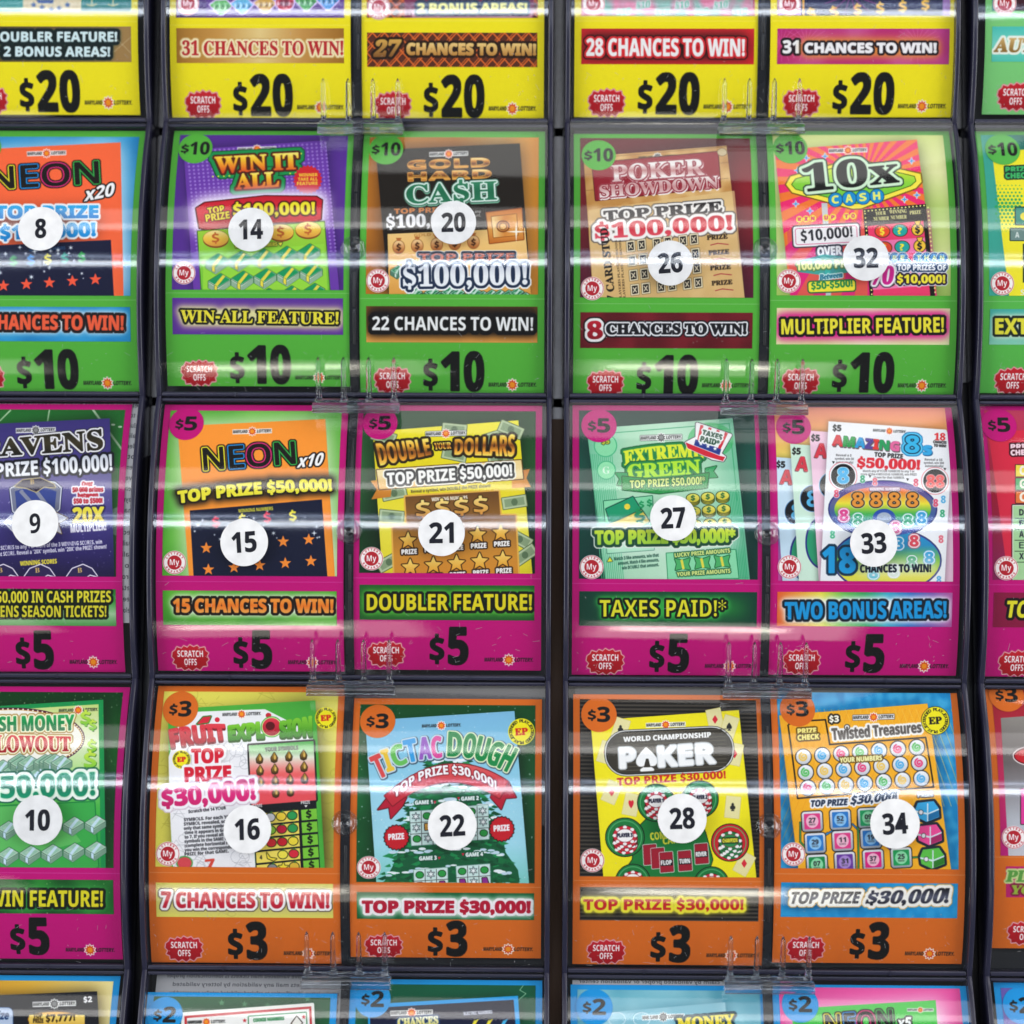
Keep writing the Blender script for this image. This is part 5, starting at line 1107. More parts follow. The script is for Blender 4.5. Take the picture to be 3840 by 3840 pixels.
    a.full(); banner(a, '#e8e060', .712, .837); a.z(0, 2); squig(a, 31, 14, (900, 1130, 1900, 1310), '#c8be48', 3)
    a.text('7 CHANCES TO WIN!', 915, 1272, 1862, 1276, 86, V('#c81c38', '#d82c40', '#b81430'), w=5, ol=[(18, '#4a3c30'), (13, '#fbf8f8')], glow=(40, '#c8c080', .8))
    chrome(a, mt=.608, fold=.675, pt=.937, lt=.965, bt=.083, bu=.13)
    return a


def g_tic_tac():
    a = base(Q['tic_tac'], ORA, '$3', '$3'); a.window(.023, .712)
    a.flood(V('#0c4a20', '#1c6a34', '#0e4a24')); a.z(1, 2)
    a.tilt([(170, 260), (1010, 190), (1080, 1160), (190, 1160)], '#02140a', soft=50, a=.95)
    a.tilt([(135, 215), (980, 160), (1065, 1160), (200, 1160)], V('#7cb8dc', '#88c8e4', '#9cd4e8', '#a4dcec', '#7cd0c4'))
    a.speck(260, 2., ['#d8eef8', '#f4fafc'], 21, .7); mdl(a, 566, 243, 225, -.03, box=False)
    rg = random.Random(4)
    a.poly([(610, 400), (700, 560), (760, 590), (820, 740), (900, 800), (930, 960), (1000, 1060), (1010, 1130), (240, 1130), (290, 1040), (330, 930), (370, 800), (430, 700), (470, 580), (540, 540)], '#135c38')
    for cy_, w_ in ((450, 110), (520, 170), (590, 215), (680, 260), (760, 270), (850, 290), (950, 340), (1060, 370), (1140, 370)):
        for k in range(70):
            x = 610 + rg.uniform(-1, 1) * w_; y = cy_ + rg.uniform(-30, 45) + abs(x - 610) * .12; d = 1 if x > 610 else -1; s_ = rg.uniform(14, 36)
            a.poly([(x, y - 6), (x + d * s_ * 1.5, y + s_ * .45), (x + d * s_ * .5, y + s_ * .7), (x - d * 8, y + 10)], rg.choice(['#17713f', '#1c8a4c', '#0c4a2c', '#0f5c34']))
        for k in range(24):
            x = 610 + rg.uniform(-1, 1) * w_ * .95; y = cy_ - 22 + rg.uniform(-8, 14) + abs(x - 610) * .12; a.ell(x, y, rg.uniform(12, 30), rg.uniform(4, 9), rg.choice(['#eef6fa', '#c4dcec']))
    # letter by letter: left and right foot, cap height
    feet = [(212, 545, 268, 520, 128, 'T', 0), (262, 505, 300, 492, 122, 'I', 0), (306, 478, 378, 452, 112, 'C', 0), (374, 452, 440, 438, 122, 'T', 1), (444, 434, 512, 428, 118, 'A', 1), (516, 426, 572, 422, 116, 'C', 1),
            (602, 414, 676, 418, 132, 'D', 2), (684, 418, 748, 428, 130, 'O', 2), (752, 432, 816, 448, 130, 'U', 2), (818, 452, 876, 474, 130, 'G', 2), (884, 478, 936, 504, 138, 'H', 2)]
    colr = {'T0': '#e04c4c', 'I0': '#f0c43c', 'C0': '#6ac05c', 'T1': '#3aa0e0', 'A1': '#9a5cc0', 'C1': '#e04c9c'}
    for ps_ in (0, 1, 2):
        for x0, y0, x1, y1, h, c, gq in feet:
            cc_ = colr.get(c + str(gq), '#1c8a48')
            if ps_ == 0: a.text(c, x0 + 3, y0 + 3, x1 + 3, y1 + 3, h, cc_, w=4, ol=[(12, '#3c5468')])
            if ps_ == 1: a.text(c, x0, y0, x1, y1, h, cc_, w=4, ol=[(8, '#e8f0c8' if gq == 2 else '#c8dce8')])
            if ps_ == 2: a.text(c, x0, y0, x1, y1, h, cc_, w=4)
    a.poly([(205, 720), (300, 600), (370, 650), (345, 700), (280, 770), (270, 705)], '#b81c34', ol=[(5, '#5c0c18')]); a.poly([(865, 600), (945, 560), (990, 650), (930, 655), (905, 718), (845, 650)], '#b81c34', ol=[(5, '#5c0c18')])
    tt = np.linspace(0, 1, 20); top = [(245 + 700 * t, 640 - 80 * t + 0 - 145 * 4 * t * (1 - t) * .95) for t in tt]; botm = [(290 + 605 * t, 698 - 42 * t - 120 * 4 * t * (1 - t) * .95) for t in tt[::-1]]
    a.poly(top + botm, V('#e06060', '#d83c44', '#c02838'), ol=[(5, '#7c1420')])
    a.text('TOP PRIZE $30,000!', 300, 655, 880, 605, 48, '#f8f6f8', w=3, arc=112, ol=[(5, '#8c1828')])
    for t, x0, x1, y in (('GAME 1', 418, 516, 690), ('GAME 2', 680, 778, 668), ('GAME 3', 442, 540, 1006), ('GAME 4', 705, 802, 985)):
        a.text(t, x0, y, x1, y - 5, 21, '#f4f8f8', w=2.5, ol=[(6, '#0f4a34')]); xx = x1 + 14 if x0 < 600 else x0 - 16; a.poly([(xx - 9, y - 20), (xx + 9, y - 21), (xx, y - 3)], '#c81c3c')
    for gx, gy in ((388, 730), (640, 705), (410, 1060), (650, 1040)):
        a.tilt([(gx, gy), (gx + 190, gy - 14), (gx + 196, gy + 180), (gx + 10, gy + 192)], '#d0e8e4', ol=[(3, '#7a9c98')])
        for k in (1, 2): a.line([(gx + 64 * k, gy - 4), (gx + 4 + 64 * k, gy + 190)], 3, '#222'); a.line([(gx, gy + 64 * k), (gx + 194, gy + 64 * k - 12)], 3, '#222')
        for i in range(3):
            for j in range(3):
                x, y = gx + 34 + i * 63 + j * 3, gy + 28 + j * 63 - i * 4
                q = (i * 2 + j + int(gx)) % 4
                if q < 2: a.star(x, y, 24, '#f4f8f8', n=6, inner=.3, ol=[(3, '#1c2c34')])
                elif q == 2: a.ell(x, y, 20, 17, '#2c9a44', ol=[(4, '#123c1c')])
                else: a.poly([(x - 16, y - 18), (x + 10, y - 20), (x + 20, y + 12), (x - 14, y + 18)], rg.choice(['#d89a3c', '#8c5428', '#8c2c8c']), ol=[(4, '#2c1c10')])
    for x, y in ((312, 876), (908, 828)): a.star(x, y, 70, '#c81c28', n=20, inner=.9, ol=[(5, '#2c0c10')]); a.text('PRIZE', x - 44, y + 14, x + 44, y + 8, 32, '#f6f4f6', w=3)
    ep(a, 1020, 278, 76)
    a.full(); banner(a, V('#0c5a2c', '#127038', '#0c5a2c'), .75, .855)
    a.text('TOP PRIZE $30,000!', 120, 1300, 1068, 1302, 62, '#b81434', w=7, ol=[(14, '#f8f4f6')], glow=(28, '#f0f8f0', .9))
    chrome(a, mt=.655, fold=.727, pt=.945, lt=.968, bt=.088, bu=.13)
    return a


def chips(a, x, y, r, ringc='#1c7a3c', c='#d0283a', n=5, name='PLAYER 3'):
    a.ell(x, y, r, r, '#14281c'); a.ell(x, y, r * .96, r * .96, ringc, ol=[(4, '#0e1410')]); a.ring(x, y, r * .86, r * .86, 5, '#58b070')
    R_ = r * .62
    for k in range(3, -1, -1):
        yy = y + k * 17 - 10
        a.ell(x + (k % 2) * 4, yy, R_, R_ * .82, '#20140f'); a.ell(x + (k % 2) * 4, yy, R_ - 3, R_ * .82 - 3, c)
        for q in range(8): t = q * .785 + k * .3; a.ell(x + R_ * .84 * math.cos(t), yy + R_ * .68 * math.sin(t), 12, 10, '#f6f2f2', n=8)
    a.ell(x, y - 10, R_ * .68, R_ * .52, '#fbf6f6' if c[1] in 'cde' else '#2f8a4c', ol=[(3, '#8a2c34')]); a.text(name, x - R_ * .62, y, x + R_ * .62, y - 3, 21, '#15152c' if c[1] in 'cde' else '#f2e43c', w=2.5, ol=() if c[1] in 'cde' else [(6, '#0e2c18')])


def g_champion_poker():
    a = base(Q['champion_poker'], ORA, '$3', '$3'); a.window(.018, .675)
    st = lambda X, Y: np.where((np.mod(Y, 11) < 6)[..., None], hx('#1c1a18'), hx('#4a443c'))
    a.flood(st); a.z(1, 2)
    a.tilt([(1420, 270), (2240, 180), (2350, 1120), (1500, 1120)], '#050505', soft=50, a=.9)
    a.tilt([(1410, 215), (2250, 155), (2352, 1130), (1485, 1130)], '#f4e61c')
    for x, y, r_, c in ((1580, 265, .3, '♣'), (2115, 210, -.2, '♦'), (2195, 250, .3, '♠'), (1500, 395, .3, '♦'), (1640, 690, .2, '♥'), (1530, 620, .4, '♦'), (2225, 405, .2, '♦'), (2215, 705, .1, '♣'), (2280, 1025, .5, '♦')):
        k, s_ = math.cos(r_), math.sin(r_); P = lambda u, v: (x + u * k - v * s_, y + u * s_ + v * k)
        a.tilt([P(-42, -62), P(42, -62), P(42, 62), P(-42, 62)], '#f8f6e0', ol=[(2, '#d8c860')], a=.55); a.text(c, x - 15, y + 14, x + 15, y + 14, 32, '#d8283a' if c in '♦♥' else '#2c2c2c', f='R')
    mdl(a, 1836, 238, 225, -.03)
    a.rr(1502, 270, 2210, 505, 112, '#3a362e', -.045, ol=[(14, '#1c1c1c'), (11, '#e8e8e8'), (5, '#1c1c1c')])
    for k in range(11): a.line([(1560, 290 + k * 21), (2180, 262 + k * 21)], 5, '#5a5448')
    a.text('WORLD CHAMPIONSHIP', 1598, 335, 2092, 308, 27, '#f4f4f4', w=3)
    a.text('P', 1580, 482, 1665, 478, 108, '#f8f8f8', w=9, ol=[(6, '#c8ccd0')]); a.text('♠', 1672, 480, 1788, 474, 92, '#f8f8f8', f='R', w=5); a.poly([(1712, 480), (1750, 478), (1738, 430), (1724, 430)], '#3a362e'); a.text('KER', 1800, 474, 2115, 452, 108, '#f8f8f8', w=9, ol=[(6, '#c8ccd0')])
    a.text('TOP PRIZE $30,000!', 1562, 582, 2176, 540, 40, '#cc2a24', w=2)
    a.poly([(1650, 850), (1800, 700), (2000, 720), (2060, 850), (2100, 1000), (2060, 1130), (1560, 1130), (1650, 1000)], '#187a38', ol=[(5, '#0c3c1c')])
    chips(a, 1782, 680, 108, name='PLAYER 1'); chips(a, 2030, 660, 106, name='PLAYER 2'); chips(a, 1605, 875, 112); chips(a, 2200, 905, 108, '#c8202c', '#1f7a40', name='CHAMPION'); chips(a, 1650, 1125, 100, name='PLAYER 4'); chips(a, 2095, 1140, 100, name='PLAYER 5')
    a.text('COMMUNITY', 1752, 892, 1990, 860, 40, '#e8e03c', w=2); a.text('CARDS', 1822, 915, 1960, 900, 36, '#e8e03c', w=2)
    for x, y, t in ((1745, 975, ''), (1790, 995, ''), (1838, 1018, 'FLOP'), (1942, 1010, 'TURN'), (2036, 970, 'RIVER')):
        a.tilt([(x - 36, y - 54), (x + 34, y - 60), (x + 42, y + 50), (x - 30, y + 56)], '#a01c30', ol=[(5, '#f4e8e8'), (2, '#5c0c18')])
        if t: a.tilt([(x - 32, y - 15), (x + 37, y - 18), (x + 38, y + 16), (x - 31, y + 20)], '#121216'); a.text(t, x - 28, y + 14, x + 32, y + 10, 24, '#f4f4f4', w=2.5)
    a.full(); banner(a, st, .715, .838)
    a.quad(1370, 1195, 2270, 1310, '#15150c', soft=20, a=.6)
    a.text('TOP PRIZE $30,000!', 1372, 1285, 2275, 1285, 56, '#c82424', w=3, ol=[(15, '#f0e63a')], glow=(24, '#e8dc3a', .95))
    chrome(a, mt=.616, fold=.69, pt=.94, lt=.965, bt=.075, bu=.135)
    return a


def g_treasures():
    a = base(Q['treasures'], ORA, '$3', '$3'); a.window(.0, .652)
    a.flood(noisy('#1890d0', '#40b0e4', 8, 12)); a.z(2, 2)
    a.tilt([(560, 230), (1400, 140), (1500, 1100), (640, 1100)], '#06182c', soft=50, a=.85)
    a.tilt([(545, 185), (1385, 118), (1525, 1100), (660, 1100)], '#f6b024')
    for k in range(26): a.line([(560 + k * 40, 150), (760 + k * 40, 700)], 3, '#fbc850', a=.8); a.line([(1500 - k * 40, 150), (1200 - k * 40, 900)], 3, '#e89018', a=.5)
    a.text('$3', 832, 224, 884, 221, 34, '#fbf8e8', w=3, ol=[(9, '#2a2418')]); mdl(a, 1080, 195, 235, -.03, pill=1)
    for (x, s_, h) in (('T', 0, 0),): pass
    a.text('Twisted Treasures', 848, 325, 1352, 280, 58, '#66605c', f='B', w=4, ol=[(11, '#f8f6f2')], taper=(1.1, .95)); a.ring(930, 252, 18, 18, 6, '#55504c')
    ep(a, 1430, 215, 78, '#000')
    a.text('PRIZE', 652, 290, 756, 284, 28, '#f8ec8c', w=4, ol=[(7, '#5a4010')]); a.text('CHECK', 652, 326, 772, 318, 28, '#f8ec8c', w=4, ol=[(7, '#5a4010')])
    a.line([(600, 235), (712, 215), (808, 210), (832, 350), (1375, 310), (1420, 590), (650, 655), (596, 240)], 9, '#241c10')
    cc = ['#f0c85c', '#50b0e8', '#e8407c', '#58c060']
    for j in range(3):
        for i in range(7):
            x, y = 683 + i * 107 + j * 13, 420 + j * 88 - i * 9 - (8 if False else 0)
            a.ell(x, y, 42, 42, V('#f8f8fc', '#c8ccd4'), ol=[(5, '#2c2c30')]); c = cc[(i * 1 + j * 3 + (i > 3)) % 4]
            sp = [(x + (4 + t * 2.6) * math.cos(t * 1.25), y + (4 + t * 2.6) * math.sin(t * 1.25)) for t in np.linspace(0, 8.5, 22)]; a.line(sp, 9, c)
    a.text('YOUR NUMBERS', 890, 452, 1128, 438, 26, '#f8f4b0', w=3, ol=[(6, '#6a4a10')])
    a.text('TOP PRIZE', 728, 702, 935, 692, 34, '#20304c', f='BI', w=3, ol=[(9, '#f4f4fa')]); a.text('$30,000!', 950, 690, 1212, 662, 46, '#20304c', f='BI', w=3, ol=[(9, '#f4f4fa')], sx=.15)
    a.text('PRIZE', 1332, 648, 1416, 642, 26, '#f4f6fa', w=3, ol=[(5, '#20242c')])
    for p, c in (([(665, 790), (665, 900), (700, 940)], '#3ca850'), ([(820, 850), (780, 880), (860, 830)], '#2a8ccc'), ([(960, 800), (1010, 850), (1080, 900)], '#2a8ccc'), ([(990, 760), (995, 1090)], '#3ca850'), ([(1130, 900), (1190, 960)], '#7c3ca0'), ([(1290, 990), (1360, 985)], '#3ca850'), ([(800, 1010), (850, 1090)], '#3ca850')): a.line(p, 12, '#1c1c20'); a.line(p, 6, c)
    sqs = [(733, 785, '#e03c84', '27', 'TWSEV'), (892, 775, '#2a78c8', '52', 'FYTWO'), (1050, 765, '#1fa060', '09', 'NINE'), (750, 908, '#2a78c8', '29', 'TWNIN'), (905, 895, '#e03c84', '11', 'ELEVEN'), (1065, 880, '#2a78c8', '19', 'NINTN'), (760, 1030, '#178a48', '07', 'SEVEN'), (918, 1015, '#6a3a9c', '31', 'THONE'), (1078, 1002, '#d81c7c', '37', 'THSEV'), (1237, 990, '#1c9c54', '25', 'TWFIV')]
    for x, y, c, n, wd in sqs:
        a.rr(x - 58, y - 56, x + 58, y + 56, 16, V('#e8eaee', '#9ca0a8'), -.05, ol=[(5, '#1c1c20')]); a.rr(x - 46, y - 44, x + 46, y + 44, 6, c, -.05); a.ell(x, y, 35, 37, '#f4b8d0' if c in ('#e03c84', '#d81c7c') else '#8cc4f0' if c == '#2a78c8' else '#8cdca8' if c in ('#1fa060', '#178a48', '#1c9c54') else '#a888d0')
        a.text(n, x - 19, y + 8, x + 19, y + 6, 26, '#2c2c34', f='N', w=1.2); a.text(wd, x - 18, y + 24, x + 18, y + 22, 10, '#444', f='N', w=.6)
    for x, y, c, d in ((1390, 730, '#38a8e0', '#1c6ca0'), (1405, 862, '#f04c98', '#a82864'), (1420, 995, '#5cc048', '#2c7a28')):
        a.poly([(x - 76, y - 10), (x - 60, y - 50), (x + 30, y - 60), (x + 58, y - 20), (x + 62, y + 30), (x - 10, y + 58), (x - 70, y + 30)], c, ol=[(13, '#1c2430')]); a.poly([(x - 76, y - 8), (x - 2, y + 8), (x + 60, y - 18), (x + 60, y - 10), (x - 2, y + 18), (x - 76, y + 2)], '#d8e8f0')
        a.poly([(x - 2, y + 16), (x + 58, y - 8), (x + 60, y + 28), (x - 6, y + 54)], d); a.line([(x - 4, y - 45), (x - 4, y + 52)], 7, '#d8e8f0'); a.ell(x - 42, y + 4, 11, 12, '#e8e8f0', ol=[(3, '#333')])
    a.full(); banner(a, noisy('#1890d0', '#2ca0dc', 8, 12), .705, .832)
    a.text('TOP PRIZE', 612, 1250, 1002, 1248, 62, V('#15151c', '#55586c', '#15151c'), f='BI', w=3, ol=[(21, '#d8a040'), (17, '#fbf8f0')], glow=(40, '#123a5c', .7), sx=.12)
    a.text('$30,000!', 1036, 1250, 1500, 1245, 76, V('#15151c', '#55586c', '#15151c'), f='SI', w=5, ol=[(21, '#d8a040'), (17, '#fbf8f0')], sx=.12, taper=(.8, 1.05))
    chrome(a, mt=.6, fold=.672, pt=.935, lt=.965, bt=.062, bu=.142)
    return a


# ---- the cards of which only a strip shows
def g_gems():
    a = base(Q['gems'], YEL, '', '$20'); a.window(.3, .618); a.flood('#4c2474'); a.z(0, 0)
    a.tilt([(1160, -400), (1990, -400), (1990, 110), (1170, 110)], '#5c2c8c'); a.speck(120, 2, ['#c8a8e8', '#8c5cc8'], 2, .6)
    for i, (x, c, d) in enumerate(((1250, '#58b84c', '#1c5c28'), (1370, '#58b4e0', '#1c4c7c'), (1500, '#d8a83c', '#5c3c10'), (1612, '#c83048', '#5c0c1c'), (1732, '#4cac50', '#1c5c28'), (1855, '#4898dc', '#183c70'))):
        y = 48 - i * 6
        if i == 3: a.ell(x, y - 16, 50, 46, c, ol=[(7, '#e0c8f4')]); a.ell(x, y - 16, 26, 24, d, a=.6)
        else: a.poly([(x - 62, y - 20), (x - 30, y - 42), (x + 30, y - 45), (x + 62, y - 15), (x + 10, y + 36), (x - 8, y + 36)], c, ol=[(7, '#e0c8f4')])
        for k in range(6): xx = x - 40 + k * 16; a.poly([(xx, y - 30), (xx + 9, y - 5), (xx - 4, y + 10)], d if k % 2 else '#f0f6fa', a=.7)
    a.full(); banner(a, Hz('#a87428', '#c89448', '#e8cc88', '#c8944c', '#a06c24'), .658, .79)
    a.text('31 CHANCES TO WIN!', 1032, 312, 1942, 312, 80, '#b82028', f='S', w=2, ol=[(15, '#c89c50'), (11, '#f6e6b8')])
    chrome(a, badge=False, mt=.565, fold=.645, pt=.93, lt=.958); return a


def g_carpet():
    a = base(Q['carpet'], YEL, '', '$20'); a.window(.3, .61)
    f = lambda X, Y: np.where(((np.abs(np.mod(X + Y, 34) - 17) < 3) | (np.abs(np.mod(X - Y, 34) - 17) < 3) | (np.abs(np.mod(X + Y, 34) - 9) < 1.6))[..., None], hx('#e06a28'), hx('#5a2a1a'))
    a.flood(f); a.z(1, 0)
    a.tilt([(345, -400), (1090, -400), (1090, 110), (360, 110)], '#7c1c48'); a.quad(400, 60, 1080, 105, '#d8a8b8', a=.7)
    a.text('2 BONUS AREAS!', 432, 72, 1050, 70, 50, '#f0ec90', w=6, ol=[(16, '#1c2c44'), (10, '#23405c')])
    a.full(); banner(a, f, .665, .795)
    a.text('27', 185, 318, 338, 316, 86, V('#d8a850', '#8a5a28'), f='SI', w=8, ol=[(13, '#241408')]); a.text('CHANCES TO WIN!', 372, 308, 1100, 312, 60, V('#f0cc80', '#c08840'), w=7, ol=[(13, '#2a1608')])
    a.full(); chrome(a, badge=False, mt=.572, fold=.62, pt=.922, lt=.95); return a


def g_bonus_twenty():
    a = base(Q['bonus_twenty'], YEL, '', '$20'); a.window(.3, .605); a.flood('#0e7c78'); a.z(0, 0)
    a.tilt([(-200, -400), (130, -400), (130, 60), (-200, 60)], '#128c84'); a.tilt([(130, -400), (465, -400), (460, 80), (130, 80)], '#d8c8a0')
    for k in range(10): a.ell(10 + k * 13, 50, 6, 6, '#e8d8a8', n=8)
    for k in range(22): a.ell(455 + k * 13, 65, 6, 6, '#2a2a1c', n=8)
    for x, y in ((190, 28), (238, 42), (290, 55), (335, 48), (382, 28)): a.star(x, y, 20, '#1c4a8c')
    a.poly([(205, 0), (305, 0), (300, 20), (215, 18)], '#1c4a8c')
    for x in (520, 640): a.line([(x - 28, 25), (x, 35), (x + 28, 22)], 7, '#d8c890'); a.line([(x, 0), (x, 30)], 7, '#d8c890')
    a.full(); banner(a, Hz('#5a4424', '#7a5c34', '#a88450'), .66, .795)
    a.text('DOUBLER FEATURE!', -52, 235, 662, 235, 52, '#d8ecf0', w=4, ol=[(17, '#0d1c1c')], glow=(20, '#0e3c3c', .9)); a.text('+ 2 BONUS AREAS!', -40, 318, 622, 320, 52, '#d8ecf0', w=4, ol=[(17, '#0d1c1c')], glow=(20, '#0e3c3c', .9))
    for k in range(18): a.ell(650 + k * 8, 290 - k * 7, 2.5, 2.5, '#e8d8b0', n=6); a.ell(660 + k * 7, 220 + k * 7, 2.5, 2.5, '#e8d8b0', n=6)
    chrome(a, badge=False, my=False, fold=.64, pt=.925, lt=.95); return a


def g_red_chances():
    a = base(Q['red_chances'], YEL, '', '$20'); a.window(.3, .612); a.flood('#c04868'); a.z(1, 0)
    a.tilt([(1480, -200), (2330, -200), (2330, 110), (1480, 110)], noisy('#7ab0a0', '#d87898', 12, 7))
    for k in range(7): a.text('$10', 1560 + k * 110, 90 - (k % 2) * 40, 1640 + k * 110, 80 - (k % 2) * 40, 36, '#5ab090', f='SI', w=2, ol=[(4, '#f0e0e8')])
    a.full(); banner(a, V('#d8242c', '#b81820', '#d02028'), .66, .795)
    a.quad(1390, 195, 2290, 330, '#240808', soft=24, a=.95)
    a.text('28 CHANCES TO WIN!', 1388, 315, 2282, 318, 94, '#f4f2f2', w=4, ol=[(17, '#1c0606'), (11, '#d8242c')])
    chrome(a, badge=False, mt=.567, fold=.63, pt=.925, lt=.957); return a


def g_pink_chances():
    a = base(Q['pink_chances'], YEL, '', '$20'); a.window(.3, .61); a.flood('#a878c0'); a.z(2, 0)
    a.tilt([(660, -300), (1480, -300), (1470, 100), (670, 100)], V('#141024', '#1a1440', '#1c2450')); a.tilt([(672, -300), (684, -300), (690, 100), (678, 100)], '#e8b040')
    for k in range(6): x = 735 + k * 128; a.text('$', x - 22, 102 - k * 9 + (8 if k < 2 else 0), x + 22, 100 - k * 9, 56, '#f0c040', w=3); a.star(x, 70 - k * 8, 50, '#f0c040', n=8, inner=.12, a=.6)
    for k in range(14): a.line([(950, -30), (950 + 160 * math.cos(k * .45), -30 + 120 * math.sin(k * .45))], 4, '#e040b0', a=.7)
    a.full(); banner(a, noisy('#b82478', '#c84c98', 20, 8), .66, .795); a.quad(560, 230, 1440, 300, '#e8902c', soft=40, a=.7)
    for cx in (700, 1330, 560):
        for k in range(20): a.line([(cx, 240), (cx + 130 * math.cos(k * .314), 240 + 110 * math.sin(k * .314))], 2.5, '#f080c8', a=.5)
    a.text('31', 568, 300, 655, 300, 68, '#f6f4f6', w=5, ol=[(12, '#1c1018')]); a.text('CHANCES TO WIN!', 692, 298, 1435, 298, 52, '#f6f4f6', w=6, ol=[(11, '#1c1018')], glow=(30, '#e8a030', .7))
    chrome(a, badge=False, mt=.567, fold=.63, pt=.925, lt=.955); return a


def g_auto():
    a = base(Q['auto'], '#7ccc78', '', '$10'); a.window(.3, .6); a.flood('#0e7c78'); a.z(2, 0); a.tilt([(1860, -200), (2400, -200), (2400, 110), (1870, 110)], '#3a1420')
    a.full(); banner(a, V('#48c0b4', '#78d4c4', '#50c4b0'), .66, .795); a.text('AUTOMATIC WIN!', 1762, 292, 2700, 292, 76, V('#d8b070', '#8a6428'), f='SI', w=5, ol=[(12, '#f0f4e8')])
    chrome(a, badge=False, mt=.573, fold=.625, pt=.91, lt=.945, price_=0) if False else chrome(a, badge=False, mt=.573, fold=.625, pt=.91, lt=.945); return a


def g_extra():
    a = base(Q['extra'], '#58b84c', '$10', '$10'); a.window(.02, .63, .03); a.flood(Hz('#40b4a0', '#0c2c2c', '#0c2c2c')); a.z(2, 0)
    a.tilt([(1750, 860), (2600, 800), (2700, 1700), (1850, 1700)], '#f4e62c')
    for j in range(14):
        for i in range(7): a.ell(1775 + i * 22 + (j % 2) * 11, 1050 + j * 20, max(10 - abs(j - 6) * 1.1, 1.5), max(10 - abs(j - 6) * 1.1, 1.5), '#2aa864', n=8)
    a.text('PRIZE', 1828, 975, 1960, 970, 28, '#3cb464', w=4, ol=[(8, '#0c2c28')]); a.text('CHECK', 1828, 1010, 1970, 1005, 28, '#3cb464', w=4, ol=[(8, '#0c2c28')])
    a.quad(1885, 1175, 2200, 1270, '#2a8c7c', ol=[(6, '#14302c')]); a.ell(1940, 1225, 30, 24, '#f0dc3c'); a.quad(1855, 1295, 2200, 1360, '#708c88', ol=[(5, '#14302c')]); a.text('A', 1882, 1345, 1905, 1345, 30, '#e0e8e4', f='N', w=1)
    a.quad(1925, 1380, 2200, 1600, '#14302c'); a.text('S', 1912, 1670, 1935, 1670, 30, '#e0e8e4', f='N')
    a.full(); banner(a, V('#48b0a4', '#3caca0', '#8cd0b8'), .68, .815); a.text('EXTRA CHANCES!', 1770, 1890, 2660, 1890, 84, '#e8e03c', w=5, ol=[(13, '#14201c')], glow=(26, '#f0f4d8', .9))
    chrome(a, mt=.583, fold=.65, pt=.935, bt=.075, bu=.14); return a


def g_red_prize():
    a = base(Q['red_prize'], MAG, '$5', '$5'); a.window(.018, .643, .03); a.flood(V('#c03c5c', '#a01430', '#8c2058')); a.z(2, 1)
    a.tilt([(1730, 520), (2600, 440), (2700, 1400), (1850, 1400)], '#d82844'); a.text('PRIZE', 1858, 612, 1990, 608, 28, '#f4d8e0', w=4, ol=[(8, '#3c0814')]); a.text('CHECK', 1858, 645, 1990, 640, 28, '#f4d8e0', w=4, ol=[(8, '#3c0814')])
    for k, (c, t) in enumerate((('#f0dc4c', ''), ('#58b070', 'G'), ('#e8783c', 'C'))): a.quad(1885, 700 + k * 75, 2200, 765 + k * 75, c, ol=[(4, '#3c1420')]); a.text(t or 'O', 1908, 755 + k * 75, 1945, 755 + k * 75, 48, '#f4f0e0', w=3)
    a.quad(1870, 930, 2200, 1400, '#a8d49c', ol=[(9, '#181818'), (4, '#f4e0e4')])
    for k, t in enumerate('DFAEX'): a.text(t, 1905, 985 + k * 62, 1930, 985 + k * 62, 34, '#223', f='N', w=1); a.line([(1880, 1002 + k * 62), (2200, 1002 + k * 62)], 4, '#2c3c2c')
    a.full(); banner(a, '#8c1440', .69, .818); a.text('TOP PRIZE $50,000!', 1838, 1562, 2740, 1562, 90, '#e8e02c', f='BI', w=4, ol=[(14, '#140c10')])
    chrome(a, mt=.6, fold=.66, pt=.935, bt=.072, bu=.1); return a


def g_grey_prize():
    a = base(Q['grey_prize'], ORA, '$3', '$3'); a.window(.015, .65, .03); a.flood(V('#a01c24', '#c82c5c', '#c01c78')); a.z(2, 2)
    a.tilt([(1800, 200), (2600, 140), (2700, 1100), (1850, 1100)], V('#98948c', '#6c6464', '#b8bcc4', '#d0ccd4')); a.tilt([(1800, 1060), (2400, 1020), (2400, 1220), (1800, 1220)], '#d0186c')
    a.ell(1990, 415, 110, 46, '#c8202c', ol=[(11, '#f0e4e4'), (6, '#5c0c14')]); a.quad(1915, 600, 2200, 800, '#e03c98', ol=[(5, '#2c1420')]); rewards(a, .26, .18)
    a.full(); a.lim = (0, int(.65 * CH), CW, int(.85 * CH)); a.tilt([(1830, 1040), (2700, 1040), (2700, 1215), (1830, 1215)], '#c01c6c'); a.text('PLAY FOR', 1830, 1125, 2300, 1125, 62, '#5c9c44', f='SI', w=5, ol=[(10, '#c8d890')]); a.text('YOU', 1865, 1195, 2050, 1195, 48, '#98b43c', f='SI', w=5, ol=[(10, '#7c1c3c')])
    a.full(); chrome(a, mt=.58, fold=.655, pt=.93, bt=.035, bu=.11); return a


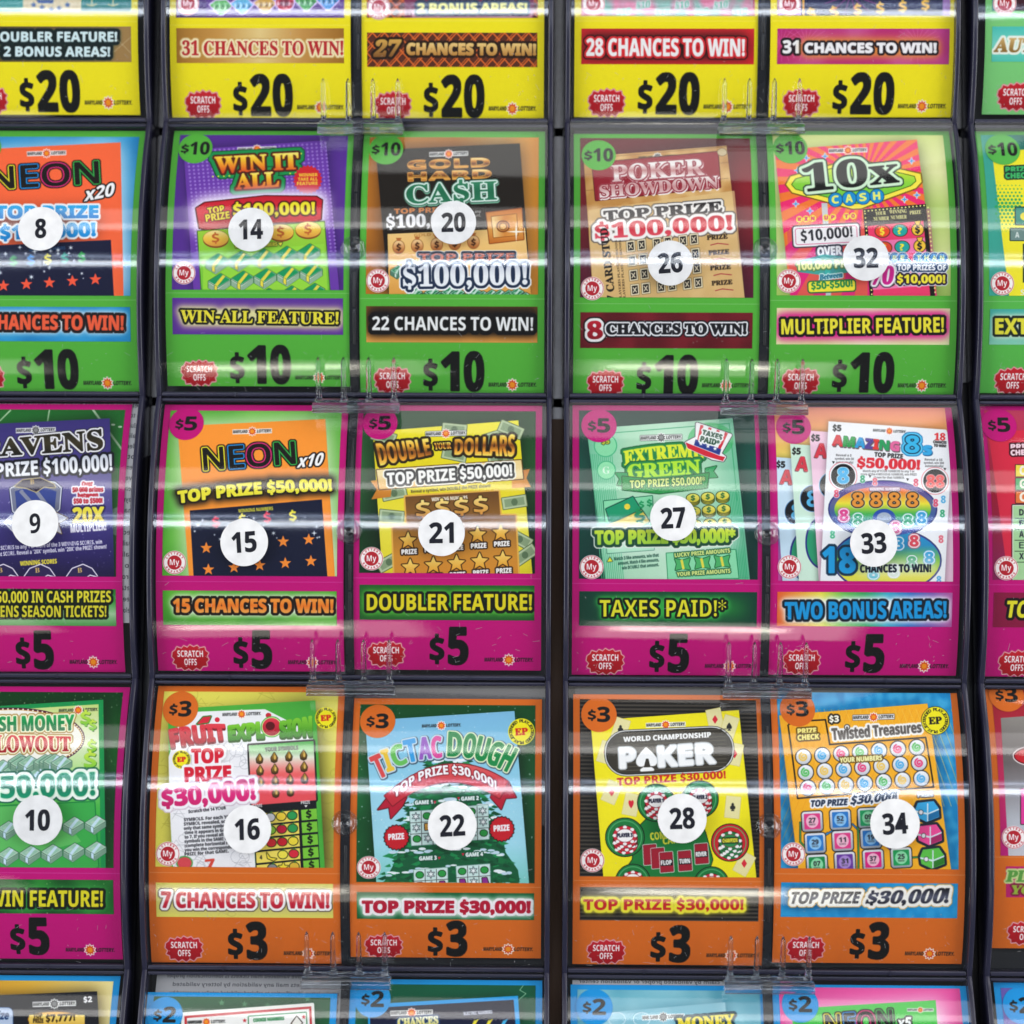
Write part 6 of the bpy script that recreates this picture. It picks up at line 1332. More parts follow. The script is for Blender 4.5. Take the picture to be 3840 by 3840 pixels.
def g_sevens():
    a = base(Q['sevens'], BLU, '', ''); a.window(.02, .7); a.flood(Hz('#c88c1c', '#e8b43c', '#f8e8a0')); a.z(0, 2)
    a.tilt([(-300, 1800), (560, 1740), (600, 2500), (-300, 2500)], '#1c1404', soft=40, a=.9); a.tilt([(-300, 1780), (550, 1747), (590, 2500), (-300, 2500)], '#15161e')
    mdl(a, 308, 1818, 245, -.03, mono=True); a.text('$2', 475, 1810, 522, 1806, 30, '#f4f4f4', w=3)
    a.rr(-100, 1840, 72, 2000, 30, '#b4c4dc', 0, ol=[(4, '#3c5c8c')]); a.text('Prize', -60, 1905, 50, 1905, 44, '#1c3c6c', f='BI', w=3)
    a.ell(310, 1905, 150, 42, '#e8b03c', ol=[(4, '#7a4c0c')]); a.quad(165, 1880, 480, 1990, V('#f8dc70', '#c88c24')); a.text('TOP', 190, 1898, 240, 1896, 24, '#3c2808', w=2); a.text('PRIZE', 188, 1925, 245, 1925, 24, '#3c2808', w=2); a.text('$7,777!', 262, 1920, 425, 1912, 38, '#3c2808', w=3)
    a.full(); return a


def g_cookie():
    a = base(Q['cookie'], BLU, '$2', ''); a.window(.02, .7); a.flood(V('#1c5a34', '#2c6c44', '#143c28')); a.z(0, 2)
    for x, y in ((910, 1800), (1255, 1812), (1385, 1820), (1515, 1826), (1740, 1790)): a.star(x, y, 20, '#5c9c6c')
    a.tilt([(1030, 1880), (1780, 1818), (1850, 2500), (1050, 2500)], '#082414', soft=40, a=.8); a.tilt([(1030, 1872), (1772, 1818), (1800, 2500), (1050, 2500)], '#f4f0ea', ol=[(6, '#f4f0ea')]); a.tilt([(1044, 1886), (1762, 1832), (1790, 2500), (1060, 2500)], '#c82c34'); a.tilt([(1058, 1898), (1750, 1846), (1780, 2500), (1070, 2500)], '#f4f2ee')
    a.text('MARYLAND', 1070, 1930, 1150, 1926, 16, '#222', w=1); mdl(a, 1168, 1920, 220, -.03, box=False)
    a.tilt([(1408, 1890), (1732, 1868), (1740, 2100), (1412, 2100)], '#f4f2ee', ol=[(5, '#1c7a3c')]); a.text('COOKIE NUMBERS', 1435, 1920, 1608, 1908, 18, '#1c7a3c', w=2); a.star(1720, 1892, 14, '#c82c34'); a.star(1385, 1912, 14, '#c82c34')
    a.poly([(1650, 1930), (1680, 1890), (1710, 1925), (1690, 1950)], '#f0ece4', ol=[(5, '#2c1c14')])
    a.full(); chrome(a, my=False, scratch=False, logo=False, fold=0, bt=.088, bu=.1); return a


def g_electric():
    a = base(Q['electric'], BLU, '$2', ''); a.window(.02, .7); a.flood(V('#0e5a3c', '#14603c', '#2c8c3c')); a.z(1, 2)
    a.tilt([(150, 1850), (1000, 1780), (1060, 2500), (160, 2500)], '#04140c', soft=40, a=.8); a.tilt([(150, 1820), (1000, 1772), (1050, 2500), (160, 2500)], '#1c9ce0'); a.tilt([(162, 1842), (975, 1795), (1030, 2500), (170, 2500)], V('#14142c', '#1a2850', '#20406c'))
    mdl(a, 398, 1868, 240, -.03, pill=1); a.text('ELECTRIC NUMBERS', 694, 1882, 854, 1872, 18, '#e8ecf4', w=1.5)
    a.text('CHANCES', 322, 1945, 548, 1930, 44, V('#f8f4e0', '#e8dc60'), f='S', w=5, ol=[(8, '#1c3c6c')])
    for x in (740, 820, 905): a.poly([(x, 1935), (x + 20, 1895), (x + 14, 1915), (x + 40, 1900), (x + 10, 1950)], '#f0e03c' if x < 900 else '#48b8e8')
    a.line([(1040, 1700), (1010, 1740), (1045, 1760), (1000, 1800)], 3, '#a8d8b0')
    a.full(); chrome(a, my=False, scratch=False, logo=False, fold=0, bt=.075, bu=.12); return a


def g_aqua_money():
    a = base(Q['aqua_money'], BLU, '$2', ''); a.window(.02, .7); a.flood(noisy('#5ca8bc', '#8cc8d4', 26, 6)); a.z(1, 2)
    a.tilt([(1480, 1880), (2170, 1820), (2260, 2500), (1500, 2500)], '#2c6478', soft=30, a=.5); a.tilt([(1470, 1870), (2172, 1808), (2240, 2500), (1500, 2500)], noisy('#a8d4e0', '#84c0d0', 22, 8))
    mdl(a, 1822, 1892, 240, -.04, mono=True); a.text('MONEY', 1905, 1960, 2225, 1935, 60, '#f4dc3c', f='S', w=6, ol=[(14, '#143c4c')])
    for x in (1560, 1700): a.ring(x, 1905, 50, 40, 5, '#d0e8f0')
    a.full(); chrome(a, my=False, scratch=False, logo=False, fold=0, bt=.085, bu=.12); return a


def g_neon_five():
    a = base(Q['neon_five'], BLU, '$2', ''); a.window(.012, .7); a.flood(V('#f050a0', '#e02c8c', '#c82080')); a.z(2, 2)
    a.tilt([(620, 1850), (1480, 1790), (1540, 2500), (640, 2500)], '#f8e8f0', soft=50, a=.95); a.tilt([(620, 1845), (1432, 1797), (1480, 2500), (640, 2500)], '#4cc850')
    neon(a, 815, 1995, 1190, 1965, 110, .9); mdl(a, 1345, 1852, 150, 0, box=True); a.text('x5', 1215, 1955, 1295, 1950, 56, '#fafafa', f='BI', w=3, ol=[(8, '#141410')])
    a.full(); chrome(a, my=False, scratch=False, logo=False, fold=0, bt=.075, bu=.14); return a


def g_last_two():
    a = base(Q['last_two'], BLU, '$2', ''); a.window(.02, .7); a.flood('#6c5cb0'); a.full(); chrome(a, my=False, scratch=False, logo=False, fold=0, bt=.085, bu=.13); return a
# ============================================================ MATERIALS
def mat(name):
    m = bpy.data.materials.new(name); m.use_nodes = True; nt = m.node_tree; nt.nodes.clear()
    return m, nt, nt.nodes.new('ShaderNodeOutputMaterial')


def N(nt, t, **k):
    n = nt.nodes.new(t)
    for a, b in k.items():
        if isinstance(a, str) and hasattr(n, a): setattr(n, a, b)
    return n


def plastic(name, col, rough=.25, metal=0., coat=0., bump=0., scale=60., spec=.5):
    m, nt, o = mat(name); p = N(nt, 'ShaderNodeBsdfPrincipled')
    p.inputs['Roughness'].default_value = rough; p.inputs['Metallic'].default_value = metal; p.inputs['Coat Weight'].default_value = coat; p.inputs['Specular IOR Level'].default_value = spec
    tc = N(nt, 'ShaderNodeTexCoord'); ns = N(nt, 'ShaderNodeTexNoise'); ns.inputs['Scale'].default_value = scale; ns.inputs['Detail'].default_value = 6
    nt.links.new(tc.outputs['Object'], ns.inputs['Vector'])
    mx = N(nt, 'ShaderNodeMix'); mx.data_type = 'RGBA'; mx.inputs['A'].default_value = (*[c * .8 for c in col], 1); mx.inputs['B'].default_value = (*[min(c * 1.2, 1) for c in col], 1)
    nt.links.new(ns.outputs['Fac'], mx.inputs['Factor']); nt.links.new(mx.outputs['Result'], p.inputs['Base Color'])
    mr = N(nt, 'ShaderNodeMapRange'); mr.inputs['To Min'].default_value = rough * .7; mr.inputs['To Max'].default_value = min(rough * 1.5, 1)
    nt.links.new(ns.outputs['Fac'], mr.inputs['Value']); nt.links.new(mr.outputs['Result'], p.inputs['Roughness'])
    if bump:
        b = N(nt, 'ShaderNodeBump'); b.inputs['Strength'].default_value = bump; b.inputs['Distance'].default_value = .0005; nt.links.new(ns.outputs['Fac'], b.inputs['Height']); nt.links.new(b.outputs['Normal'], p.inputs['Normal'])
    nt.links.new(p.outputs[0], o.inputs[0]); return m


def clear_sheet(name, tint=(.975, .98, .985), rough=.012, gain=1.):
    """thin clear plastic: passes what is behind it and reflects by Fresnel, a little wavy, faintly smeared"""
    m, nt, o = mat(name)
    tr = N(nt, 'ShaderNodeBsdfTransparent'); tr.inputs[0].default_value = (*tint, 1)
    gl = N(nt, 'ShaderNodeBsdfGlossy'); gl.inputs['Color'].default_value = (1, 1, 1, 1)
    fr = N(nt, 'ShaderNodeFresnel'); fr.inputs['IOR'].default_value = 1.5
    ge = N(nt, 'ShaderNodeNewGeometry'); io = N(nt, 'ShaderNodeMapRange'); io.inputs['To Min'].default_value = 1.5; io.inputs['To Max'].default_value = 1 / 1.5
    nt.links.new(ge.outputs['Backfacing'], io.inputs['Value']); nt.links.new(io.outputs['Result'], fr.inputs['IOR'])
    tc = N(nt, 'ShaderNodeNewGeometry'); w = N(nt, 'ShaderNodeTexNoise'); w.inputs['Scale'].default_value = 14.; w.inputs['Detail'].default_value = 1.
    mp = N(nt, 'ShaderNodeMapping'); mp.inputs['Scale'].default_value = (.7, 1., 2.2)
    nt.links.new(tc.outputs['Position'], mp.inputs[0]); nt.links.new(mp.outputs[0], w.inputs['Vector'])
    b = N(nt, 'ShaderNodeBump'); b.inputs['Strength'].default_value = .24; b.inputs['Distance'].default_value = .0006
    nt.links.new(w.outputs['Fac'], b.inputs['Height']); nt.links.new(b.outputs['Normal'], gl.inputs['Normal'])
    s = N(nt, 'ShaderNodeTexNoise'); s.inputs['Scale'].default_value = 38.; s.inputs['Detail'].default_value = 8.; nt.links.new(tc.outputs['Position'], s.inputs['Vector'])
    mr = N(nt, 'ShaderNodeMapRange'); mr.inputs['From Min'].default_value = .35; mr.inputs['From Max'].default_value = .75; mr.inputs['To Min'].default_value = rough; mr.inputs['To Max'].default_value = rough * 7
    nt.links.new(s.outputs['Fac'], mr.inputs['Value']); nt.links.new(mr.outputs['Result'], gl.inputs['Roughness'])
    ml = N(nt, 'ShaderNodeMath', operation='MULTIPLY'); ml.inputs[1].default_value = gain; nt.links.new(fr.outputs[0], ml.inputs[0])
    mx = N(nt, 'ShaderNodeMixShader'); nt.links.new(ml.outputs[0], mx.inputs[0]); nt.links.new(tr.outputs[0], mx.inputs[1]); nt.links.new(gl.outputs[0], mx.inputs[2])
    nt.links.new(mx.outputs[0], o.inputs[0]); return m


def solid_clear(name, col=(.93, .95, 1.), ior=1.46, rough=.03, mixt=.35):
    m, nt, o = mat(name); g = N(nt, 'ShaderNodeBsdfGlass'); g.inputs['Color'].default_value = (*col, 1); g.inputs['IOR'].default_value = ior; g.inputs['Roughness'].default_value = rough
    t = N(nt, 'ShaderNodeBsdfTransparent'); t.inputs[0].default_value = (*col, 1); mx = N(nt, 'ShaderNodeMixShader'); mx.inputs[0].default_value = mixt
    tc = N(nt, 'ShaderNodeTexCoord'); ns = N(nt, 'ShaderNodeTexNoise'); ns.inputs['Scale'].default_value = 90.; nt.links.new(tc.outputs['Object'], ns.inputs['Vector'])
    b = N(nt, 'ShaderNodeBump'); b.inputs['Strength'].default_value = .25; b.inputs['Distance'].default_value = .0006; nt.links.new(ns.outputs['Fac'], b.inputs['Height']); nt.links.new(b.outputs['Normal'], g.inputs['Normal'])
    nt.links.new(g.outputs[0], mx.inputs[1]); nt.links.new(t.outputs[0], mx.inputs[2]); nt.links.new(mx.outputs[0], o.inputs[0]); return m


M_RIM = plastic('smoky_indigo_plastic', (.02, .02, .04), .2, bump=.15, spec=.38)
M_DARK = plastic('black_plastic', (.012, .012, .016), .3, bump=.3)
M_DIV = plastic('divider_plastic', (.008, .009, .014), .25, spec=.3)
M_COVER = clear_sheet('clear_cover_plastic')
M_BOSS = clear_sheet('clear_boss_plastic', (.8, .82, .85), .05, 1.3)
M_CLIP = solid_clear('clear_clip_plastic', (.93, .95, .97), 1.49, .02, .16)
M_CARDBACK = plastic('white_card_stock', (.7, .7, .68), .7, scale=300)
M_METAL = plastic('brushed_upright_metal', (.6, .6, .63), .42, metal=.4, bump=.2, scale=240)
M_WOOD = plastic('brown_backing_board', (.13, .075, .05), .6, bump=.6, scale=40)
M_BACK = plastic('dark_backing', (.02, .018, .018), .7)
M_STICKER = plastic('matt_white_sticker_paper', (.72, .72, .73), .8, bump=.05, scale=160, spec=.2)
M_INK = plastic('black_printed_ink', (.010, .011, .018), .6, scale=700, spec=.15)
M_SCR = plastic('pale_scratch', (.34, .35, .37), .6)


def print_mat(name, im):
    h, w = im.shape[:2]
    img = bpy.data.images.new(name, w, h, alpha=False)
    px = np.ones((h, w, 4), np.float32); px[..., :3] = np.clip(im[::-1], 0, 1)
    img.pixels.foreach_set(px.ravel()); img.update(); img.pack()
    m, nt, o = mat(name + '_print'); p = N(nt, 'ShaderNodeBsdfPrincipled')
    t = N(nt, 'ShaderNodeTexImage'); t.image = img; t.interpolation = 'Cubic'; t.extension = 'EXTEND'
    tc = N(nt, 'ShaderNodeTexCoord'); nt.links.new(tc.outputs['UV'], t.inputs[0])
    ns = N(nt, 'ShaderNodeTexNoise'); ns.inputs['Scale'].default_value = 420.; ns.inputs['Detail'].default_value = 3.; nt.links.new(tc.outputs['Object'], ns.inputs['Vector'])
    mr = N(nt, 'ShaderNodeMapRange'); mr.inputs['To Min'].default_value = .94; mr.inputs['To Max'].default_value = 1.; nt.links.new(ns.outputs['Fac'], mr.inputs['Value'])
    mx = N(nt, 'ShaderNodeMix'); mx.data_type = 'RGBA'; mx.blend_type = 'MULTIPLY'; mx.inputs['Factor'].default_value = 1.
    nt.links.new(t.outputs[0], mx.inputs['A']); nt.links.new(mr.outputs[0], mx.inputs['B']); nt.links.new(mx.outputs['Result'], p.inputs['Base Color'])
    p.inputs['Roughness'].default_value = .5; p.inputs['Specular IOR Level'].default_value = .08
    nt.links.new(p.outputs[0], o.inputs[0]); return m


# ============================================================ GEOMETRY HELPERS
def link(name, me, parent=None, loc=None):
    o = bpy.data.objects.new(name, me); COL.objects.link(o)
    if parent: o.parent = parent
    if loc is not None: o.location = loc
    return o


def empty(name, loc, label, cat, group=None):
    o = bpy.data.objects.new(name, None); COL.objects.link(o); o.location = loc; o.empty_display_size = .02
    o['label'] = label; o['category'] = cat
    if group: o['group'] = group
    return o


def tag(o, label, cat, group=None):
    o['label'] = label; o['category'] = cat
    if group: o['group'] = group
    return o


def mesh(name, vs_, fs, m, smooth=False, uv=None):
    me = bpy.data.meshes.new(name); me.from_pydata([tuple(v) for v in vs_], [], [tuple(f) for f in fs]); me.materials.append(m)
    if smooth: me.polygons.foreach_set('use_smooth', [True] * len(me.polygons))
    if uv is not None:
        l = me.uv_layers.new(name='UVMap'); idx = np.empty(len(me.loops), int); me.loops.foreach_get('vertex_index', idx)
        l.data.foreach_set('uv', np.asarray(uv, np.float32)[idx].ravel())
    me.update(); return me


def bev(me, w, seg=2, ang=30):
    bm = bmesh.new(); bm.from_mesh(me)
    es = [e for e in bm.edges if len(e.link_faces) == 2 and e.calc_face_angle(0) > math.radians(ang)]
    bmesh.ops.bevel(bm, geom=es, offset=w, segments=seg, affect='EDGES', profile=.5, clamp_overlap=True)
    for f in bm.faces: f.smooth = True
    bmesh.ops.recalc_face_normals(bm, faces=bm.faces)
    bm.to_mesh(me); bm.free(); return me


def prism_x(name, prof, x0, x1, m, bevel=0., smooth=False):
    """a profile in (up, out) drawn along x; local axes: x right, z up, -y out"""
    n = len(prof)
    v = [(x0, -w, z) for z, w in prof] + [(x1, -w, z) for z, w in prof]
    f = [tuple(range(n))[::-1], tuple(range(n, 2 * n))] + [(i, (i + 1) % n, n + (i + 1) % n, n + i) for i in range(n)]
    me = mesh(name, v, f, m)
    bm = bmesh.new(); bm.from_mesh(me); bmesh.ops.recalc_face_normals(bm, faces=bm.faces); bm.to_mesh(me); bm.free()
    if bevel: bev(me, bevel)
    return me


def box(name, x0, x1, z0, z1, w0, w1, m, bevel=0.):
    return prism_x(name, [(z0, w0), (z0, w1), (z1, w1), (z1, w0)], x0, x1, m, bevel)


def on_cover(X, Y, off=.0045):
    w = 0.
    for _ in range(12):
        u, v = unproject(X, Y, w); k, r = bin_of(u, v); u0, v0 = bin_base(k, r); w = bulge(v - v0, off)
    return u, v, w, k, r, v - v0


rng = random.Random(20)
# ============================================================ THE SETTING BEHIND THE BINS
back = tag(link('backing_board', box('backing_board', -.42, .42, -.42, .42, -.125, -.115, M_BACK)), 'dark board behind the whole rack of ticket bins', 'board')
back['kind'] = 'structure'; back.location = world((0, 0, 0))
for k in (-1, 0, 1):
    xc = BX + k * PITCH + BW + (PITCH - BW) / 2
    o = tag(link('metal_upright', box('metal_upright', -.0032, .0032, -.32, .40, -.026, -.012, M_METAL, .001), None, world((xc, 0, 0))), ('metal upright seen in the gap left of the purple and gold ticket column', 'metal upright in the gap between the two full ticket columns', 'metal upright in the gap right of the 10x cash ticket column')[k + 1], 'upright', 'uprights behind the ticket bins')
    o2 = tag(link('backing_strip', box('backing_strip', -.0036, .0036, -.40, .05 + .02 * k, -.0115, -.0095, M_WOOD if k == 0 else M_DARK, .001), None, world((xc, 0, 0))), ('dark strip low in the gap left of the fruit ticket', 'brown strip low in the gap between fruit and poker ticket columns', 'dark strip low in the gap right of the twisted treasures ticket')[k + 1], 'strip', 'strips in the gaps between columns')
for r in range(6):
    z = BY + .0028 - (r - 1) * ROW + (ROW - HB) / 2
    nm = ('over the yellow twenty dollar bins', 'between the yellow and green priced bins', 'between the green and pink priced bins', 'between the pink and orange priced bins', 'between the orange and blue priced bins', 'under the blue priced bins')[r]
    tag(link('mounting_rail', box('mounting_rail', -.42, .42, -.0035, .0035, -.034, -.012, M_DARK, .0012), None, world((0, z + ROW if False else z, 0))), f'dark mounting rail running {nm}', 'rail', 'horizontal mounting rails') if 0 < r < 5 else None

# ============================================================ THE BINS
NZ = 28
zs = np.linspace(0, HB, NZ)


def arc_pts(o0, n=NZ, z0=0., z1=HB):
    return [curved_z(z, o0) for z in np.linspace(z0, z1, n)]


W_ALL = BW + 2 * MARG
ME = {}
side = arc_pts(.0052) + [(HB + .001, -.034), (-.001, -.034)]
ME['side_wall'] = prism_x('side_wall', side, 0, .0026, M_RIM, .0007)
inner, outer = arc_pts(.0026), arc_pts(.0042)
ME['cover'] = prism_x('cover', outer + inner[::-1], .0027, W_ALL - .0027, M_COVER)
for p in ME['cover'].polygons: p.use_smooth = abs(p.normal.x) < .5
_bm = bmesh.new(); _bm.from_mesh(ME['cover'])
for e in _bm.edges:
    if len(e.link_faces) == 2 and e.calc_face_angle(0) > .6: e.smooth = False
_bm.to_mesh(ME['cover']); _bm.free()
ME['bottom_rim'] = box('bottom_rim', .0027, W_ALL - .0027, -.0010, .0014, -.030, .0052, M_RIM, .0006)
ME['top_rim'] = box('top_rim', .0027, W_ALL - .0027, HB - .0014, HB + .0004, -.030, .0048, M_RIM, .0005)
dv = arc_pts(.0010) + [(z, w - .004) for z, w in arc_pts(.0010)][::-1]
ME['divider'] = prism_x('divider', dv, MARG + CWD + .0003, MARG + CWD + CGAP - .0003, M_DIV)
ME['inner_box'] = box('inner_box', .0028, W_ALL - .0028, .0016, HB - .0016, -.033, -.0075, M_DARK)


def disc_stack(name, rings, m, n=28):
    """turned piece: rings of (radius, height out); axis out of the rack"""
    v = []; f = []
    for r, h in rings: v += [(r * math.cos(6.2832 * i / n), -h, r * math.sin(6.2832 * i / n)) for i in range(n)]
    for j in range(len(rings) - 1): f += [(j * n + i, j * n + (i + 1) % n, (j + 1) * n + (i + 1) % n, (j + 1) * n + i) for i in range(n)]
    f += [tuple(range(n))[::-1], tuple((len(rings) - 1) * n + i for i in range(n))]
    me = mesh(name, v, f, m, True); bm = bmesh.new(); bm.from_mesh(me); bmesh.ops.recalc_face_normals(bm, faces=bm.faces); bm.to_mesh(me); bm.free(); return me


ME['boss'] = disc_stack('boss', [(.0064, 0), (.0064, .0012), (.0058, .0018), (.0052, .0012), (.0042, .0010), (.0034, .0020), (.0022, .0022), (.0018, .0010), (.0004, .0009)], M_BOSS)
ME['screw'] = disc_stack('screw', [(.0018, -.002), (.0018, .0002), (.0008, .0006), (.0006, .0001), (.0002, .0001)], M_DIV, 16)
ME['slot'] = box('slot', -.0007, .0007, -.009, .009, 0, .0005, M_DARK, .0002)
ME['tick'] = box('tick', -.0003, .0003, -.0012, .0012, .0052, .0058, M_RIM)

colw = {-1: 'left edge column', 0: 'column of purple, orange and fruit tickets', 1: 'column of poker and green tickets', 2: 'right edge column'}
seen = {
    (-1, -1): 'bin with a yellow doubler feature card and half of another out of view', (0, -1): 'bin with the gold banner and carpet patterned yellow cards',
    (1, -1): 'bin with the red banner and pink firework yellow cards', (2, -1): 'cut off bin with a pale green automatic card at the top right corner',
    (-1, 0): 'bin holding the red orange neon x20 card', (0, 0): 'bin holding the purple win it all and black gold cards', (1, 0): 'bin holding the poker showdown and 10x cash cards', (2, 0): 'cut off bin with a green bordered yellow prize check card',
    (-1, 1): 'bin holding the purple football card numbered 9', (0, 1): 'bin holding the orange neon x10 and double dollars cards', (1, 1): 'bin holding the pale green and rainbow eights cards', (2, 1): 'cut off bin with a pink bordered red prize check card',
    (-1, 2): 'bin holding the green cash money card numbered 10', (0, 2): 'bin holding the fruit and snowy tic tac cards', (1, 2): 'bin holding the yellow poker chip and twisted treasures cards', (2, 2): 'cut off bin with an orange bordered grey card',
    (-1, 3): 'lowest bin at left with the black and gold sevens card', (0, 3): 'lowest bin with the cookie and electric cards', (1, 3): 'lowest bin with the aqua money and neon x5 cards', (2, 3): 'lowest bin at right, cut off, with a violet card'}
BINS = {}
scr_rg = random.Random(77)
for (k, r), lab in seen.items():
    u0, v0 = bin_base(k, r)
    t = empty('ticket_bin', world((u0 - MARG, v0, 0)), 'clear fronted ' + lab, 'ticket bin', 'clear fronted ticket bins')
    t.rotation_euler = (0, 0, 0)
    BINS[k, r] = t
    link('side_wall', ME['side_wall'], t); link('side_wall', ME['side_wall'], t, (W_ALL - .0026, 0, 0))
    c = link('cover', ME['cover'], t)
    link('bottom_rim', ME['bottom_rim'], t); link('top_rim', ME['top_rim'], t); link('divider', ME['divider'], t); link('inner_box', ME['inner_box'], t)
    tl = rng.uniform(-.007, .007) + {0: .012, -1: .008}.get(r, 0)
    c.rotation_euler = (tl, rng.uniform(-.0012, .0012), rng.uniform(-.003, .003))
    z, w = curved_z(HB * .51, .0042); b = link('boss', ME['boss'], t, (W_ALL / 2, -w + .0001, z)); link('screw', ME['screw'], b, (0, -.0003, 0))
    for zz in (.24, .37, .66, .79):
        z, w = curved_z(HB * zz, .0010); s = link('slot', ME['slot'], t, (W_ALL / 2 + .0004, -w, z)); s.rotation_euler = (-math.asin((HB * zz - HB / 2) / RAD), 0, 0)
    for i in range(3): link('tick', ME['tick'], t, (W_ALL * (.2 + .3 * i), 0, 0))
    # fine scratches and lint on the front, most of them low down
    v = []; f = []
    for i in range(95 if k >= 0 else 70):
        zz = HB * (min(abs(scr_rg.gauss(0, .13)), .9) + .03); x = scr_rg.uniform(.006, W_ALL - .006); L = scr_rg.choice((.0006, .001, .0016, .0024, .0035)) * scr_rg.uniform(.5, 1.1); a = scr_rg.uniform(0, 3.14); h = .00004 if L > .001 else .00007
        dx, dz = math.cos(a) * L / 2, math.sin(a) * L / 2; nx, nz = -math.sin(a) * h, math.cos(a) * h
        b0 = len(v); lift = .0043
        for px, pz in ((x - dx - nx, zz - dz - nz), (x + dx - nx, zz + dz - nz), (x + dx + nx, zz + dz + nz), (x - dx + nx, zz - dz + nz)):
            q, w = curved_z(pz, lift); v.append((px, -w, q)); 
        for px, pz in ((x - dx - nx, zz - dz - nz), (x + dx - nx, zz + dz - nz), (x + dx + nx, zz + dz + nz), (x - dx + nx, zz - dz + nz)):
            q, w = curved_z(pz, lift + .00006); v.append((px, -w, q))
        f += [(b0 + 4, b0 + 5, b0 + 6, b0 + 7), (b0, b0 + 1, b0 + 5, b0 + 4), (b0 + 1, b0 + 2, b0 + 6, b0 + 5), (b0 + 2, b0 + 3, b0 + 7, b0 + 6), (b0 + 3, b0, b0 + 4, b0 + 7)]
    s = link('surface_scratches', mesh('surface_scratches', v, f, M_SCR), t); s['kind'] = 'stuff'

# ============================================================ THE CARDS
CARD_T = .0004


def sheet(name, x0, x1, z0, z1, off, m, uvr=(0, 1, 0, 1), th=CARD_T, nz=30, nx=2):
    """a thin sheet bent along the bin's front between heights z0 and z1 of the bin; its print covers uvr"""
    v = []; uv = []
    for lay in (0, 1):
        for j in range(nz + 1):
            zf = z0 + (z1 - z0) * j / nz; q, w = curved_z(zf, off - lay * th); q = zf if True else q
            for i in range(nx + 1):
                a = i / nx; v.append((x0 + (x1 - x0) * a, -w, q)); uv.append((uvr[0] + (uvr[1] - uvr[0]) * a, uvr[2] + (uvr[3] - uvr[2]) * j / nz))
    n1 = (nz + 1) * (nx + 1); f = []
    for j in range(nz):
        for i in range(nx):
            a = j * (nx + 1) + i; f.append((a, a + 1, a + nx + 2, a + nx + 1)); f.append((n1 + a, n1 + a + nx + 1, n1 + a + nx + 2, n1 + a + 1))
        a = j * (nx + 1); b = a + nx; f.append((a, a + nx + 1, n1 + a + nx + 1, n1 + a)); f.append((b, n1 + b, n1 + b + nx + 1, b + nx + 1))
    for i in range(nx):
        f.append((i, n1 + i, n1 + i + 1, i + 1)); a = nz * (nx + 1) + i; f.append((a, a + 1, n1 + a + 1, n1 + a))
    return mesh(name, v, f, m, False, uv)


def patch(name, pts, x0, x1, z0, z1, off, m, nb=26):
    """a piece of the card's face cut along a closed outline given in card fractions (u, t from the top), laid a hair over the card"""
    bm = bmesh.new(); vs_ = [bm.verts.new((u, 0, 1 - t)) for u, t in pts]
    try: bm.faces.new(vs_)
    except ValueError: bm.free(); return None
    ts = [p[1] for p in pts]
    for i in range(1, nb):
        zc = i / nb
        if 1 - max(ts) < zc < 1 - min(ts): bmesh.ops.bisect_plane(bm, geom=bm.verts[:] + bm.edges[:] + bm.faces[:], plane_co=(0, 0, zc), plane_no=(0, 0, 1))
    bmesh.ops.triangulate(bm, faces=[f for f in bm.faces if len(f.verts) > 4])
    bmesh.ops.recalc_face_normals(bm, faces=bm.faces)
    bm.verts.ensure_lookup_table()
    uvs = [(v.co.x, v.co.z) for v in bm.verts]; vv = []
    for lay in (0, 1):
        for u, z in uvs:
            zf = z0 + (z1 - z0) * z; q, w = curved_z(zf, off - lay * .00012); vv.append((x0 + (x1 - x0) * u, -w, zf))
    n = len(uvs); fs = []
    for f in bm.faces:
        ids = [v.index for v in f.verts]
        a, b, c = [Vector(vv[i]) for i in ids[:3]]
        if (b - a).cross(c - b).y > 0: ids = ids[::-1]
        fs.append(ids); fs.append([n + i for i in ids[::-1]])
    for e in bm.edges:
        if e.is_boundary: i, j = e.verts[0].index, e.verts[1].index; fs.append((i, j, n + j, n + i))
    bm.free()
    return mesh(name, vv, fs, m, False, uvs + uvs)


def circ(cx, cy, ru, n=28): return [(cx + ru * math.cos(-6.2832 * i / n), cy + ru * CW / CH * math.sin(-6.2832 * i / n)) for i in range(n)]


def rect(u0, u1, t0, t1): return [(u0, t1), (u1, t1), (u1, t0), (u0, t0)]


